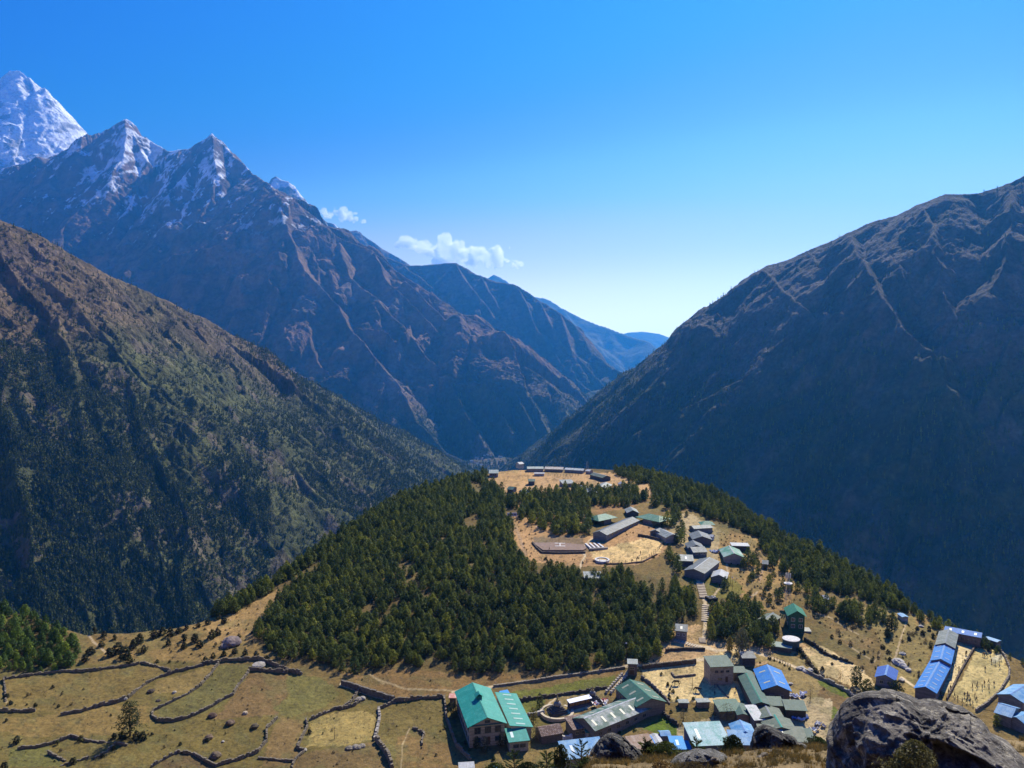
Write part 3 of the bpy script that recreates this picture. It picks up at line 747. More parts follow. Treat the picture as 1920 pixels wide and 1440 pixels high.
    mountain('snowy_mountain', 'brown rocky mountain with twin dark summits streaked with snow', -120, 1120, 2.0, [(-120, 3.6), (700, 3.6), (900, 3.9), (1120, 4.2)], [(-120, 9.3), (560, 8.6), (800, 6.6), (1120, 5.6)], 760, [
        dict(pts=[(-300, 330, 8.3), (0, 318, 8.2), (70, 300, 8.2), (120, 284, 8.1), (163, 264, 8.1), (182, 256, 8.0), (205, 238, 8.0), (218, 229, 8.0), (232, 221, 8.0), (244, 228, 8.0), (262, 248, 8.0), (285, 268, 7.9), (312, 284, 7.8), (335, 281, 7.7), (352, 280, 7.6), (370, 266, 7.6), (386, 257, 7.6), (397, 249, 7.6), (412, 262, 7.5), (440, 296, 7.3), (470, 325, 7.1), (500, 344, 6.6)],
             slope=1.0, amp=170, lam=520, onset=0.5),
        dict(pts=[(500, 344, 6.6), (530, 362, 6.3), (560, 384, 6.2), (600, 415, 6.1), (645, 447, 6.0), (700, 469, 5.9), (735, 500, 5.8), (754, 518, 5.75), (800, 548, 5.65), (854, 583, 5.5), (917, 618, 5.35), (979, 680, 5.15), (1021, 712, 5.0), (1050, 744, 4.85), (1064, 782, 4.7)],
             slope=0.84, amp=170, lam=340, onset=0.6),
        dict(pts=[(515, 356, 0), (540, 430, 0), (575, 505, 0), (625, 570, 0), (648, 606, 0), (702, 672, 0), (752, 726, 0), (778, 788, 0), (838, 850, 0), (900, 880, 0)], lifts=(1, 150), slope=1.00, amp=70, lam=210),
        dict(pts=[(640, 455, 0), (655, 520, 0), (700, 560, 0), (760, 610, 0), (800, 665, 0), (850, 712, 0), (887, 787, 0), (905, 830, 0)], lifts=(1, 110), slope=1.10, amp=50, lam=170),
        dict(pts=[(700, 475, 0), (735, 540, 0), (790, 590, 0), (833, 633, 0), (880, 680, 0), (920, 730, 0), (950, 800, 0)], lifts=(1, 90), slope=1.10, amp=50, lam=170),
        dict(pts=[(760, 528, 0), (820, 590, 0), (880, 640, 0), (935, 690, 0), (975, 745, 0), (1000, 800, 0)], lifts=(1, 90), slope=1.10, amp=50, lam=170),
        dict(pts=[(854, 590, 0), (920, 650, 0), (970, 710, 0), (1005, 760, 0), (1025, 800, 0)], lifts=(1, 70), slope=1.10, amp=40, lam=150),
        dict(pts=[(575, 430, 0), (600, 500, 0), (590, 560, 0), (570, 610, 0), (600, 680, 0), (650, 730, 0)], lifts=(1, 80), slope=1.15, amp=40, lam=150),
        dict(pts=[(670, 610, 0), (700, 640, 0), (720, 690, 0), (715, 735, 0)], lifts=(1, 70), slope=1.15, amp=40, lam=150),
        dict(pts=[(740, 640, 0), (790, 690, 0), (810, 740, 0), (850, 800, 0)], lifts=(1, 60), slope=1.15, amp=40, lam=150),
        dict(pts=[(820, 600, 0), (850, 650, 0), (905, 710, 0), (930, 760, 0)], lifts=(1, 60), slope=1.15, amp=40, lam=150),
        dict(pts=[(497, 350, 0), (470, 395, 0), (420, 435, 0), (377, 470, 0), (320, 500, 0), (277, 535, 0), (233, 560, 0), (150, 620, 0)], lifts=(0, 190), slope=1.00, amp=90, lam=260),
        dict(pts=[(497, 400, 0), (470, 440, 0), (430, 480, 0), (400, 540, 0), (380, 600, 0), (350, 650, 0)], lifts=(0, 110), slope=1.05, amp=70, lam=220),
        dict(pts=[(397, 252, 0), (405, 320, 0), (395, 370, 0), (372, 420, 0), (372, 470, 0), (320, 520, 0), (250, 570, 0)], lifts=(0, 150), slope=1.05, amp=80, lam=260),
        dict(pts=[(397, 252, 0), (350, 330, 0), (300, 390, 0), (240, 440, 0), (200, 490, 0), (120, 540, 0)], lifts=(0, 120), slope=1.05, amp=80, lam=260),
        dict(pts=[(232, 223, 0), (228, 290, 0), (210, 340, 0), (160, 380, 0), (120, 430, 0), (60, 470, 0)], lifts=(0, 150), slope=1.05, amp=80, lam=260),
        dict(pts=[(232, 223, 0), (270, 300, 0), (255, 360, 0), (220, 420, 0), (180, 470, 0)], lifts=(0, 110), slope=1.05, amp=80, lam=260),
        dict(pts=[(120, 285, 0), (95, 340, 0), (60, 380, 0), (0, 420, 0)], lifts=(0, 110), slope=1.05, amp=80, lam=260),
        dict(pts=[(335, 283, 0), (320, 350, 0), (290, 400, 0), (270, 440, 0)], lifts=(0, 90), slope=1.10, amp=60, lam=220),
        dict(pts=[(866, 882, 3.9), (900, 874, 4.15), (935, 857, 4.4), (952, 842, 4.7), (960, 830, 5.2)], slope=0.12, amp=6, lam=100, steep=0.5, brk=160),
    ], c_mid, m_mid, rough=80, rscale=280, warp=45, wl=300)
    # --- ridges further down the gorge
    mountain('ridge', 'bluish steep ridge of dark cliffs further down the gorge', 640, 1300, 2.0, [(640, 5.4), (1300, 5.4)], [(640, 9.5), (1300, 9.5)], 460, [
        dict(pts=[(640, 450, 8.3), (690, 466, 8.2), (735, 486, 8.1), (765, 497, 8.0), (800, 496, 7.9), (850, 492, 7.8), (890, 512, 7.7), (930, 527, 7.6), (965, 532, 7.5), (1010, 562, 7.4), (1050, 586, 7.3), (1078, 606, 7.2), (1095, 632, 7.1), (1112, 660, 7.0), (1150, 690, 6.8), (1188, 712, 6.6), (1240, 760, 6.4)], slope=1.05, amp=130, lam=420, onset=0.6),
        dict(pts=[(850, 494, 0), (900, 560, 0), (955, 625, 0), (1010, 680, 0), (1060, 730, 0)], lift=130, slope=1.15, amp=60, lam=200),
        dict(pts=[(965, 534, 0), (1005, 610, 0), (1050, 680, 0), (1105, 730, 0)], lift=120, slope=1.15, amp=60, lam=200),
        dict(pts=[(1050, 588, 0), (1075, 655, 0), (1120, 710, 0), (1150, 745, 0)], lift=90, slope=1.15, amp=60, lam=200),
        dict(pts=[(760, 498, 0), (820, 545, 0), (900, 600, 0), (960, 660, 0)], lift=100, slope=1.15, amp=60, lam=200),
        dict(pts=[(905, 520, 0), (940, 590, 0), (1000, 640, 0)], lift=80, slope=1.15, amp=60, lam=200),
        dict(pts=[(1010, 563, 0), (1040, 620, 0), (1075, 670, 0)], lift=80, slope=1.15, amp=60, lam=200),
        dict(pts=[(1040, 760, 5.9), (1100, 735, 6.2), (1160, 722, 6.5), (1200, 730, 6.6)], slope=0.8, amp=40, lam=200),
    ], lambda X, Y, Z, s, D, K: lerpc(lerpc((0.15, 0.10, 0.075), (0.09, 0.068, 0.052), smooth(0.4, 0.6, fbm(X / 150, Y / 150, 5, 91))), (0.06, 0.075, 0.035), smooth(100, -400, Z + (fbm(X / 500, Y / 500, 4, 92) - 0.5) * 600) * 0.7), m_mid, rough=70, rscale=280, warp=50, wl=300)
    mountain('distant_ridge', 'pale hazy blue ridge far down the gorge', 900, 1420, 3.0, [(900, 11.0), (1420, 11.0)], [(900, 16.5), (1420, 16.5)], 160, [
        dict(pts=[(930, 515, 14.5), (1000, 556, 14.3), (1030, 562, 14.2), (1060, 580, 14.0), (1100, 598, 13.8), (1150, 619, 13.5), (1185, 632, 13.3), (1215, 640, 13.0), (1245, 660, 12.8), (1300, 700, 12.5)], slope=0.7, amp=110, lam=900),
        dict(pts=[(1060, 580, 14.0), (1110, 640, 13.0), (1160, 690, 12.2)], slope=0.7, amp=80, lam=500),
    ], lambda X, Y, Z, s, D, K: lerpc((0.07, 0.08, 0.045), (0.10, 0.095, 0.06), fbm(X / 400, Y / 400, 4, 5)), m_far, rough=120, rscale=700, warp=150, wl=900)
    mountain('distant_hills', 'faint blue hills on the horizon at the end of the gorge', 1080, 1480, 3.0, [(1080, 18.0), (1480, 18.0)], [(1080, 23.5), (1480, 23.5)], 100, [
        dict(pts=[(1080, 640, 21), (1140, 634, 21), (1180, 623, 21), (1205, 622, 21), (1235, 626, 21), (1258, 634, 21), (1300, 640, 20.5), (1400, 650, 20.5)], slope=0.5, amp=80, lam=1200),
    ], lambda X, Y, Z, s, D, K: lerpc((0.07, 0.08, 0.045), (0.09, 0.09, 0.06), fbm(X / 400, Y / 400, 3, 5)), m_far, rough=90, rscale=900)
    # --- snow peaks
    def c_snow(X, Y, Z, s, D, K):
        r = fbm(X / 160, Y / 700 + Z / 260, 5, 14)
        k = smooth(0.60, 0.70, r + 0.10 * smooth(1.3, 2.2, s) - (Z - 2300) / 9000)
        return lerpc((0.90, 0.92, 0.94), (0.16, 0.14, 0.14), k * 0.7)
    mountain('snow_peak', 'tall white snow peak at the far left edge', -260, 230, 2.0, [(-260, 9.7), (230, 9.7)], [(-260, 12.8), (230, 12.3)], 380, [
        dict(pts=[(-260, 330, 11.6), (-120, 230, 11.5), (-60, 195, 11.4), (-20, 165, 11.3), (5, 143, 11.2), (18, 133, 11.2), (38, 133, 11.2), (52, 146, 11.2), (63, 159, 11.2), (74, 168, 11.2), (84, 164, 11.1), (100, 182, 11.1), (115, 206, 11.1), (132, 222, 11.1), (142, 240, 11.1), (152, 250, 11.0), (166, 266, 11.0), (200, 300, 10.9), (240, 350, 10.8)], slope=1.12, amp=85, lam=170, onset=0.2),
        dict(pts=[(76, 167, 11.2), (60, 230, 10.95), (70, 290, 10.7), (60, 340, 10.4)], slope=1.2, amp=70, lam=260),
        dict(pts=[(20, 134, 11.2), (0, 220, 10.9), (-20, 300, 10.5)], slope=1.2, amp=70, lam=260),
        dict(pts=[(130, 222, 11.1), (115, 280, 10.85), (125, 320, 10.6)], slope=1.2, amp=70, lam=260),
    ], c_snow, m_mid, rough=38, rscale=200)
    mountain('snow_ridge', 'small snow-covered summit and icy ridge peeping over the brown mountain', 470, 800, 2.0, [(470, 8.8), (800, 8.8)], [(470, 10.2), (800, 10.2)], 160, [
        dict(pts=[(480, 372, 9.6), (500, 346, 9.6), (510, 333, 9.6), (517, 329, 9.6), (528, 337, 9.6), (540, 340, 9.6), (552, 351, 9.6), (560, 366, 9.6), (570, 382, 9.6), (590, 397, 9.6), (612, 416, 9.6), (628, 420, 9.6), (642, 435, 9.6), (655, 434, 9.6), (668, 431, 9.6), (680, 440, 9.6), (695, 450, 9.6), (712, 463, 9.6), (760, 490, 9.6), (800, 520, 9.6)], slope=1.2, amp=60, lam=260, onset=0.2),
    ], lambda X, Y, Z, s, D, K: lerpc((0.8, 0.83, 0.88), (0.16, 0.14, 0.14), smooth(0.42, 0.6, fbm(X / 90, Y / 200 + Z / 150, 5, 7) + smooth(1500, 1150, Z) * 0.3)), m_mid, rough=50, rscale=200)
    # --- right side of the gorge
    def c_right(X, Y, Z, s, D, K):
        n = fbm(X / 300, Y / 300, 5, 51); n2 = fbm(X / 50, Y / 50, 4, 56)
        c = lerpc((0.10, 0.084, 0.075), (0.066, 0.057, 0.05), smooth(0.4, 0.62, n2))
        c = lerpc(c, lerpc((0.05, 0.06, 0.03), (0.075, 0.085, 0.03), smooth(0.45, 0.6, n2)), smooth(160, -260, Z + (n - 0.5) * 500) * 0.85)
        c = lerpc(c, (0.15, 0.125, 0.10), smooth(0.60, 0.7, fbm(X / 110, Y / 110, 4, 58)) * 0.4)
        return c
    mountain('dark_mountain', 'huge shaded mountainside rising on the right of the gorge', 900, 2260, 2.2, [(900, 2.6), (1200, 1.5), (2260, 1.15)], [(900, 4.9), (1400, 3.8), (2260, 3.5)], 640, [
        dict(pts=[(900, 905, 4.4), (960, 862, 4.1), (1030, 812, 3.9), (1100, 766, 3.65), (1180, 712, 3.45), (1215, 682, 3.35), (1250, 650, 3.25), (1300, 602, 3.1), (1350, 572, 3.0), (1400, 538, 2.9), (1412, 515, 2.87), (1432, 497, 2.84), (1475, 485, 2.8), (1520, 468, 2.75), (1560, 447, 2.7), (1600, 430, 2.65), (1640, 415, 2.62), (1680, 404, 2.6), (1720, 384, 2.55), (1770, 364, 2.5), (1830, 362, 2.48), (1880, 349, 2.46), (1920, 334, 2.45), (2100, 250, 2.4), (2300, 200, 2.4)],
             slope=0.75, steep=1.03, brk=300, amp=24, lam=200, onset=0.5),
        dict(pts=[(1600, 440, 0), (1625, 500, 0), (1665, 560, 0), (1690, 600, 0), (1735, 650, 0), (1770, 720, 0), (1795, 790, 0), (1802, 850, 0)], lift=87, slope=1.2, amp=34, lam=60),
        dict(pts=[(1725, 392, 0), (1755, 450, 0), (1770, 520, 0), (1785, 560, 0), (1800, 600, 0)], lift=68, slope=1.2, amp=34, lam=60),
        dict(pts=[(1890, 352, 0), (1900, 430, 0), (1870, 490, 0), (1850, 540, 0)], lift=75, slope=1.2, amp=34, lam=60),
        dict(pts=[(1935, 590, 0), (1885, 640, 0), (1860, 690, 0), (1845, 740, 0)], lift=72, slope=1.2, amp=30, lam=60),
        dict(pts=[(1935, 690, 0), (1900, 740, 0), (1880, 800, 0)], lift=66, slope=1.2, amp=30, lam=60),
        dict(pts=[(1430, 505, 0), (1500, 570, 0), (1560, 620, 0), (1600, 690, 0)], lift=33, slope=1.1, amp=26, lam=70),
        dict(pts=[(1520, 472, 0), (1580, 540, 0), (1625, 610, 0), (1680, 680, 0), (1700, 720, 0)], lift=33, slope=1.1, amp=26, lam=70),
        dict(pts=[(1340, 585, 0), (1290, 650, 0), (1220, 720, 0), (1140, 790, 0)], lift=28, slope=1.1, amp=26, lam=70),
        dict(pts=[(1500, 640, 0), (1400, 700, 0), (1300, 760, 0), (1180, 820, 0)], lift=28, slope=1.1, amp=26, lam=70),
        dict(pts=[(1788, 1040, 0), (1760, 1060, 0), (1740, 1090, 0)], lift=24, slope=1.60, amp=16, lam=90),
        dict(pts=[(1650, 430, 0), (1690, 500, 0), (1720, 560, 0), (1760, 620, 0)], lift=31, slope=1.2, amp=30, lam=60),
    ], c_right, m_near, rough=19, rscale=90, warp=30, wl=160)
    mb = MB()
    mb.add([(-23500, -850, -1150), (23500, -850, -1150), (23500, 24200, -1150), (-23500, 24200, -1150)], [(0, 1, 2, 3)])
    o = mb.build('valley_floor', plain('valley_floor', (0.09, 0.09, 0.05), scale=0.002, coord='pos'))
    tag(o, 'dark valley bottom', kind='structure')
# ------------------------------------------------------------------ vegetation
def leaf_cloud(n, prof, h0, h1, size, seed, flat=0.5, layers=None, lean=0.0, limbs=None):
    """leaf-clump faces spread through a crown; prof(t) is the crown radius at relative height t"""
    r = np.random.default_rng(seed)
    V = []; Fq = []
    lumps = [(r.uniform(0, 2 * math.pi), r.uniform(0, 1), r.uniform(0.55, 1.0)) for _ in range(limbs or 16)]
    k = 0
    while k < n:
        t = r.uniform(0, 1) ** 0.9
        R0 = prof(t)
        a = r.uniform(0, 2 * math.pi)
        # lumpy outline: boughs stick out where a lump is near
        b = 0.62
        for la, lt, lr in lumps:
            da = math.atan2(math.sin(a - la), math.cos(a - la))
            b = max(b, lr * math.exp(-(da / 0.55) ** 2 - ((t - lt) / 0.12) ** 2) + 0.35)
        rad = R0 * min(b, 1.15) * math.sqrt(r.uniform(0.25, 1))
        p = np.array([math.cos(a) * rad + lean * t, math.sin(a) * rad, h0 + (h1 - h0) * t - rad * 0.18])
        s = size * r.uniform(0.55, 1.25) * (1.1 - 0.4 * t)
        nrm = np.array([math.cos(a), math.sin(a), r.uniform(-0.2, 1.4)]) + r.normal(0, flat, 3)
        nrm /= np.linalg.norm(nrm)
        u = np.cross(nrm, r.normal(0, 1, 3)); u /= np.linalg.norm(u) + 1e-9
        w = np.cross(nrm, u)
        b0 = len(V)
        V += [p - u * s, p + w * s * 0.45 - u * s * 0.1, p + u * s, p - w * s * 0.45 + u * 0.1 * s]
        Fq.append((b0, b0 + 1, b0 + 2, b0 + 3))
        k += 1
    return np.array(V), np.array(Fq)
def trunk_geo(h, r0, seed, limbs=6, lim0=0.35, lean=0.0):
    mb = MB(); rr = random.Random(seed)
    mb.tube((0, 0, -0.5), (lean * 0.4, 0, h * 0.45), r0, r0 * 0.7, 6)
    mb.tube((lean * 0.4, 0, h * 0.45), (lean, 0, h * 0.93), r0 * 0.7, r0 * 0.15, 5)
    for i in range(limbs):
        t = lim0 + (0.9 - lim0) * i / limbs
        a = rr.uniform(0, 6.28); L = h * 0.22 * (1.15 - t)
        b = (lean * t, 0, h * t)
        mb.tube(b, (b[0] + math.cos(a) * L, math.sin(a) * L, h * t + L * 0.35), r0 * 0.3, r0 * 0.1, 4)
    return mb
def pine_prof(t): return 3.5 * (1 - t) ** 0.48 * (0.5 + 0.5 * min(1, t * 5)) + 0.12
def round_prof(t): return 1.9 * math.sqrt(max(0.02, 1 - (2 * t - 0.85) ** 2 / 1.5)) * min(1, t * 5 + 0.3)
PINE_M = None
def pine_materials():
    return (foliage_mat('pine_needles', (0.055, 0.080, 0.022), (0.175, 0.205, 0.052), transl=0.35), plain('pine_bark', (0.09, 0.06, 0.04), 0.9, 0.3, 3))
class Scatter:
    """one object that draws many copies of a few small plants; the plants live in the object's own mesh"""
    def __init__(s, name, label, protos, pts, rot, scl, kinds, kind='stuff'):
        V = []; F4 = []; mi = []; pk = []
        mats = []
        for k, parts in enumerate(protos):
            for (v, f, m) in parts:
                if m not in mats: mats.append(m)
                b = sum(len(x) for x in V)
                V.append(v)
                F4 += [tuple(int(i) + b for i in q) for q in f]
                mi += [mats.index(m)] * len(f)
                pk += [k + 1] * len(v)
        V.append(np.asarray(pts)); pk += [0] * len(pts)
        A = np.concatenate([np.asarray(v, float) for v in V])
        me = bpy.data.meshes.new(name)
        me.from_pydata(A.tolist(), [], F4)
        me.polygons.foreach_set('material_index', mi)
        for m in mats: me.materials.append(m)
        n = len(A)
        def attr(nm, typ, vals):
            a = me.attributes.new(nm, typ, 'POINT'); a.data.foreach_set('vector' if typ == 'FLOAT_VECTOR' else 'value', np.asarray(vals).ravel())
        pad = n - len(pts)
        attr('proto', 'INT', np.array(pk, np.int32))
        attr('pick', 'INT', np.r_[np.full(pad, -1), kinds].astype(np.int32))
        attr('turn', 'FLOAT', np.r_[np.zeros(pad), rot].astype(np.float32))
        sv = np.ones((n, 3), np.float32); sv[pad:] = np.asarray(scl).reshape(len(pts), -1)
        attr('size', 'FLOAT_VECTOR', sv)
        o = link(name, me)
        ng = bpy.data.node_groups.new(name, 'GeometryNodeTree')
        ng.interface.new_socket('Geometry', in_out='INPUT', socket_type='NodeSocketGeometry')
        ng.interface.new_socket('Geometry', in_out='OUTPUT', socket_type='NodeSocketGeometry')
        gi = ng.nodes.new('NodeGroupInput'); go = ng.nodes.new('NodeGroupOutput'); L = ng.links.new
        def named(nm, t):
            q = ng.nodes.new('GeometryNodeInputNamedAttribute'); q.data_type = t; q.inputs[0].default_value = nm
            return q.outputs[0]
        def eq(sock, val):
            c = ng.nodes.new('FunctionNodeCompare'); c.data_type = 'INT'; c.operation = 'EQUAL'
            L(sock, c.inputs[2]); c.inputs[3].default_value = val
            return c.outputs[0]
        def sep(g, sel):
            q = ng.nodes.new('GeometryNodeSeparateGeometry'); q.domain = 'POINT'
            L(g, q.inputs[0]); L(sel, q.inputs[1]); return q.outputs[0]
        jn = ng.nodes.new('GeometryNodeJoinGeometry')
        cx = ng.nodes.new('ShaderNodeCombineXYZ'); L(named('turn', 'FLOAT'), cx.inputs[2])
        for k in range(len(protos)):
            P = sep(gi.outputs[0], eq(named('proto', 'INT'), k + 1))
            Q = sep(gi.outputs[0], eq(named('pick', 'INT'), k))
            ip = ng.nodes.new('GeometryNodeInstanceOnPoints')
            L(Q, ip.inputs['Points']); L(P, ip.inputs['Instance'])
            L(cx.outputs[0], ip.inputs['Rotation']); L(named('size', 'FLOAT_VECTOR'), ip.inputs['Scale'])
            L(ip.outputs[0], jn.inputs[0])
        L(jn.outputs[0], go.inputs[0])
        md = o.modifiers.new('scatter', 'NODES'); md.node_group = ng
        tag(o, label, kind=kind)
        s.obj = o
def quads(mb):
    """split an MB into quads only (caps are dropped)"""
    return np.array(mb.v, float), np.array([f for f in mb.f if len(f) == 4])

def poly_points(poly, spacing, seed, jitter=0.9):
    """spread points on the ground inside a polygon traced on the photograph"""
    r = np.random.default_rng(seed)
    xs = [p[0] for p in poly]; ys = [p[1] for p in poly]
    c = [G(x, min(max(y, float(edge_y(x)) + 1), 1480)) for x, y in poly]
    X0, X1 = min(p.x for p in c), max(p.x for p in c); Y0, Y1 = min(p.y for p in c), max(p.y for p in c)
    gx = np.arange(X0 - 8, X1 + 8, spacing); gy = np.arange(Y0 - 8, Y1 + 8, spacing)
    A, B = np.meshgrid(gx, gy)
    A = A + r.uniform(-0.5, 0.5, A.shape) * spacing * jitter; B = B + r.uniform(-0.5, 0.5, B.shape) * spacing * jitter
    A = A.ravel(); B = B.ravel()
    Z = np.full(A.shape, -100.0)
    for _ in range(6):
        px, py = project(A, B, Z)
        Z = zfield(px, py)
    px, py = project(A, B, Z)
    ok = in_poly(px, py, poly) & (py > edge_y(px) + 0.5)
    return A[ok], B[ok], Z[ok], px[ok], py[ok]
CLEAR = [  # open ground without trees: around buildings, yards and paths
    [(960, 975), (1000, 985), (1060, 1015), (1110, 1005), (1190, 975), (1262, 988), (1268, 1010), (1240, 1045), (1200, 1062), (1110, 1064), (1010, 1052), (965, 1030)],
    [(905, 900), (930, 870), (1000, 868), (1150, 874), (1160, 900), (1110, 925), (1060, 912), (1000, 915), (985, 930), (950, 925)],
    [(1105, 950), (1150, 950), (1200, 955), (1255, 955), (1260, 985), (1190, 990), (1110, 1005)],
    [(1280, 975), (1345, 975), (1430, 1012), (1420, 1040), (1370, 1085), (1325, 1105), (1300, 1090), (1265, 1050), (1290, 1020)],
    [(1090, 1068), (1130, 1068), (1130, 1085), (1090, 1085)], [(1258, 1160), (1305, 1160), (1305, 1195), (1258, 1195)], [(1305, 1085), (1330, 1085), (1332, 1200), (1308, 1200)],
    [(1195, 912), (1215, 905), (1225, 930), (1195, 930)], [(945, 950), (975, 955), (975, 980), (945, 972)],
    [(1535, 1110), (1560, 1115), (1560, 1135), (1535, 1130)], [(1505, 1135), (1640, 1190), (1600, 1200), (1500, 1150)],
    [(1425, 1140), (1465, 1140), (1465, 1180), (1425, 1180)], [(1450, 1185), (1510, 1185), (1510, 1230), (1450, 1230)], [(1465, 1110), (1512, 1110), (1512, 1185), (1465, 1185)],
]
def keep_open(px, py, margin=0):
    m = np.zeros(px.shape, bool)
    for c in CLEAR: m |= in_poly(px, py, c)
    return m
PINE_SPOTS = []       # (x, y, z, scale, zone)
def collect_pines():
    r = np.random.default_rng(5)
    zones = [
        ([(385, 1130), (480, 1080), (560, 1036), (620, 996), (700, 946), (760, 915), (765, 945), (705, 985), (620, 1036), (560, 1074), (500, 1108), (440, 1143), (390, 1165)], 2.4, 4.4, 'hill', 0.0),
        ([(1600, 1055), (1680, 1105), (1760, 1155), (1850, 1195), (1930, 1230), (1930, 1252), (1850, 1222), (1760, 1184), (1680, 1138), (1600, 1092)], 2.8, 3.4, 'shoulder', 0.0),
        (HILL_FOREST, 2.55, 4.3, 'hill', 0.0), (SUMMIT_FOREST, 3.5, 4.9, 'summit', 0.05), (RIGHT_FOREST, 2.6, 4.3, 'shoulder', 0.03), (ALLEY_FOREST, 3.2, 5.4, 'stairs', 0.0),
        (EAST_FOREST, 3.5, 4.6, 'shoulder', 0.05), (LEFT_GROVE, 2.8, 4.0, 'grove', 0.0),
        ([(1350, 1000), (1440, 1010), (1480, 1080), (1470, 1150), (1380, 1135), (1340, 1090)], 5.6, 4.4, 'scattered', 0.3),
        ([(1195, 1000), (1290, 1010), (1300, 1060), (1290, 1075), (1250, 1070), (1235, 1045), (1262, 1015)], 5.5, 6.0, 'hill', 0.1),
        ([(1245, 930), (1290, 950), (1292, 1000), (1260, 1020), (1250, 985), (1225, 950)], 5.2, 6.3, 'summit', 0.05),
        ([(1000, 905), (1060, 912), (1130, 915), (1120, 890), (1090, 888), (1040, 895)], 14, 6.0, 'summit', 0.2),
        ([(1600, 1150), (1640, 1150), (1700, 1160), (1690, 1185), (1640, 1180)], 5.5, 4.0, 'scattered', 0.3),
    ]
    out = []
    for k, (poly, sp, h, zone, drop) in enumerate(zones):
        A, B, Z, px, py = poly_points(poly, sp, 100 + k)
        m = (~keep_open(px, py)) & (r.uniform(0, 1, A.shape) > drop)
        if zone == 'hill':
            gap = fbm(px / 40, py / 26, 3, 71)
            m &= (gap < 0.70)
            # bare streak on the left flank and openings on the slope
            for pts, w in (([(520, 1108), (560, 1085), (600, 1055)], 7), ([(730, 1148), (745, 1125)], 5), ([(800, 1030), (835, 1012)], 4), ([(905, 1010), (915, 1030)], 4), ([(640, 1250), (720, 1262)], 6), ([(760, 1090), (790, 1075)], 4)):
                m &= line_dist(px, py, pts) > w
        A, B, Z, px, py = A[m], B[m], Z[m], px[m], py[m]
        s = h / 6.5 * np.clip(r.normal(1.0, 0.26, A.shape), 0.4, 1.6)
        out += [(a, b, z, q, zone, u, v) for a, b, z, q, u, v in zip(A, B, Z, s, px, py)]
    return out
def build_pines():
    needles, bark = pine_materials()
    protos = []
    for k in range(5):
        lean = random.uniform(-0.35, 0.35)
        pr = (lambda t, q=random.uniform(0.85, 1.15): pine_prof(t) * q) if k < 3 else (lambda t: 2.6 * math.sqrt(max(0.02, 1 - (2 * t - 0.75) ** 2 / 1.6)))
        cv, cf = leaf_cloud(430, pr, 0.6, [6.6, 5.9, 6.3, 5.2, 4.6][k], 0.46, 40 + k, lean=lean, limbs=18)
        tb = trunk_geo(6.3, 0.16, 10 + k, 7, 0.25, lean)
        protos.append((cv, cf, tb))
    spots = collect_pines()
    spots.sort(key=lambda s: -s[3] / math.hypot(s[0], s[1]))   # the ones that show largest first
    near = spots[:292]; far = spots[292:]
    labels = {
        'hill': ('dark green pine in the dense wood on the near slope of the hill', 'pines of the dense wood on the hill'),
        'grove': ('light green young pine in the grove on the left edge', 'young pines in the left-hand grove'),
        'stairs': ('dark tall pine in the clump beside the stone stairway', 'pines beside the stone stairway'),
        'summit': ('dark pine among the buildings on top of the hill', 'pines among the hilltop buildings'),
        'shoulder': ('dark pine on the far shoulder of the hill above the gorge', 'pines on the right shoulder of the hill'),
        'scattered': ('small pine scattered on the dry grass east of the stairway', 'scattered pines on the dry grass')}
    light = foliage_mat('young_needles', (0.06, 0.105, 0.022), (0.12, 0.18, 0.04), transl=0.3)
    meshes = []
    for k, (cv, cf, tb) in enumerate(protos):
        cm = mesh_np('crown', cv, cf, [needles]); cl = mesh_np('crown', cv, cf, [light])
        tm = bpy.data.meshes.new('trunk'); tm.from_pydata(tb.v, [], tb.f); tm.materials.append(bark)
        meshes.append((cm, tm, cl))
    for i, (x, y, z, s, zone, u, v) in enumerate(near):
        cm, tm, cl = meshes[i % 5]
        lb = labels[zone][0]
        if zone == 'hill':
            lb = beside('dark green pine at the edge of the wood', u, v, [(520, 1200, 'at its left tip'), (590, 1245, 'above the upper field wall'), (680, 1262, 'above the tall straight wall'), (770, 1245, 'above the bare dirt bank'),
                (890, 1245, 'behind the big teal-roofed lodge'), (1030, 1245, 'above the two green gardens'), (1130, 1245, 'left of the gatehouse tower'), (1210, 1235, 'right of the gatehouse tower'), (1255, 1195, 'by the small stone shack')])
        e = thing('pine_tree', lb, 'pine tree', (x, y, z), random.uniform(0, 6.28), labels[zone][1])
        e.scale = (s * random.uniform(0.85, 1.15), s * random.uniform(0.85, 1.15), s * 0.92)
        link('crown', cl if zone == 'grove' else cm, e); link('trunk', tm, e)
    P = [[(cv, cf, needles), (*quads(tb), bark)] for cv, cf, tb in protos]
    for zn, nm, lb in ((('hill', 'summit', 'stairs', 'shoulder', 'scattered'), 'pine_forest', 'dense dark pine forest covering the hill and its far shoulder'),):
        sel = [s for s in far if s[4] != 'grove']
        r = np.random.default_rng(3)
        sc_ = np.array([[s[3]] * 3 for s in sel]) * r.uniform(0.85, 1.15, (len(sel), 3))
        Scatter(nm, lb, P, np.array([s[:3] for s in sel]), r.uniform(0, 6.28, len(sel)), sc_, r.integers(0, 5, len(sel)))
    sel = [s for s in far if s[4] == 'grove']
    if sel:
        P2 = [[(cv, cf, light), (*quads(tb), bark)] for cv, cf, tb in protos]
        r = np.random.default_rng(4)
        Scatter('pine_grove', 'light green young pine wood on the left edge', P2, np.array([s[:3] for s in sel]), r.uniform(0, 6.28, len(sel)), np.array([[s[3]] * 3 for s in sel]), r.integers(0, 5, len(sel)))
    print('pines', len(near), len(far))
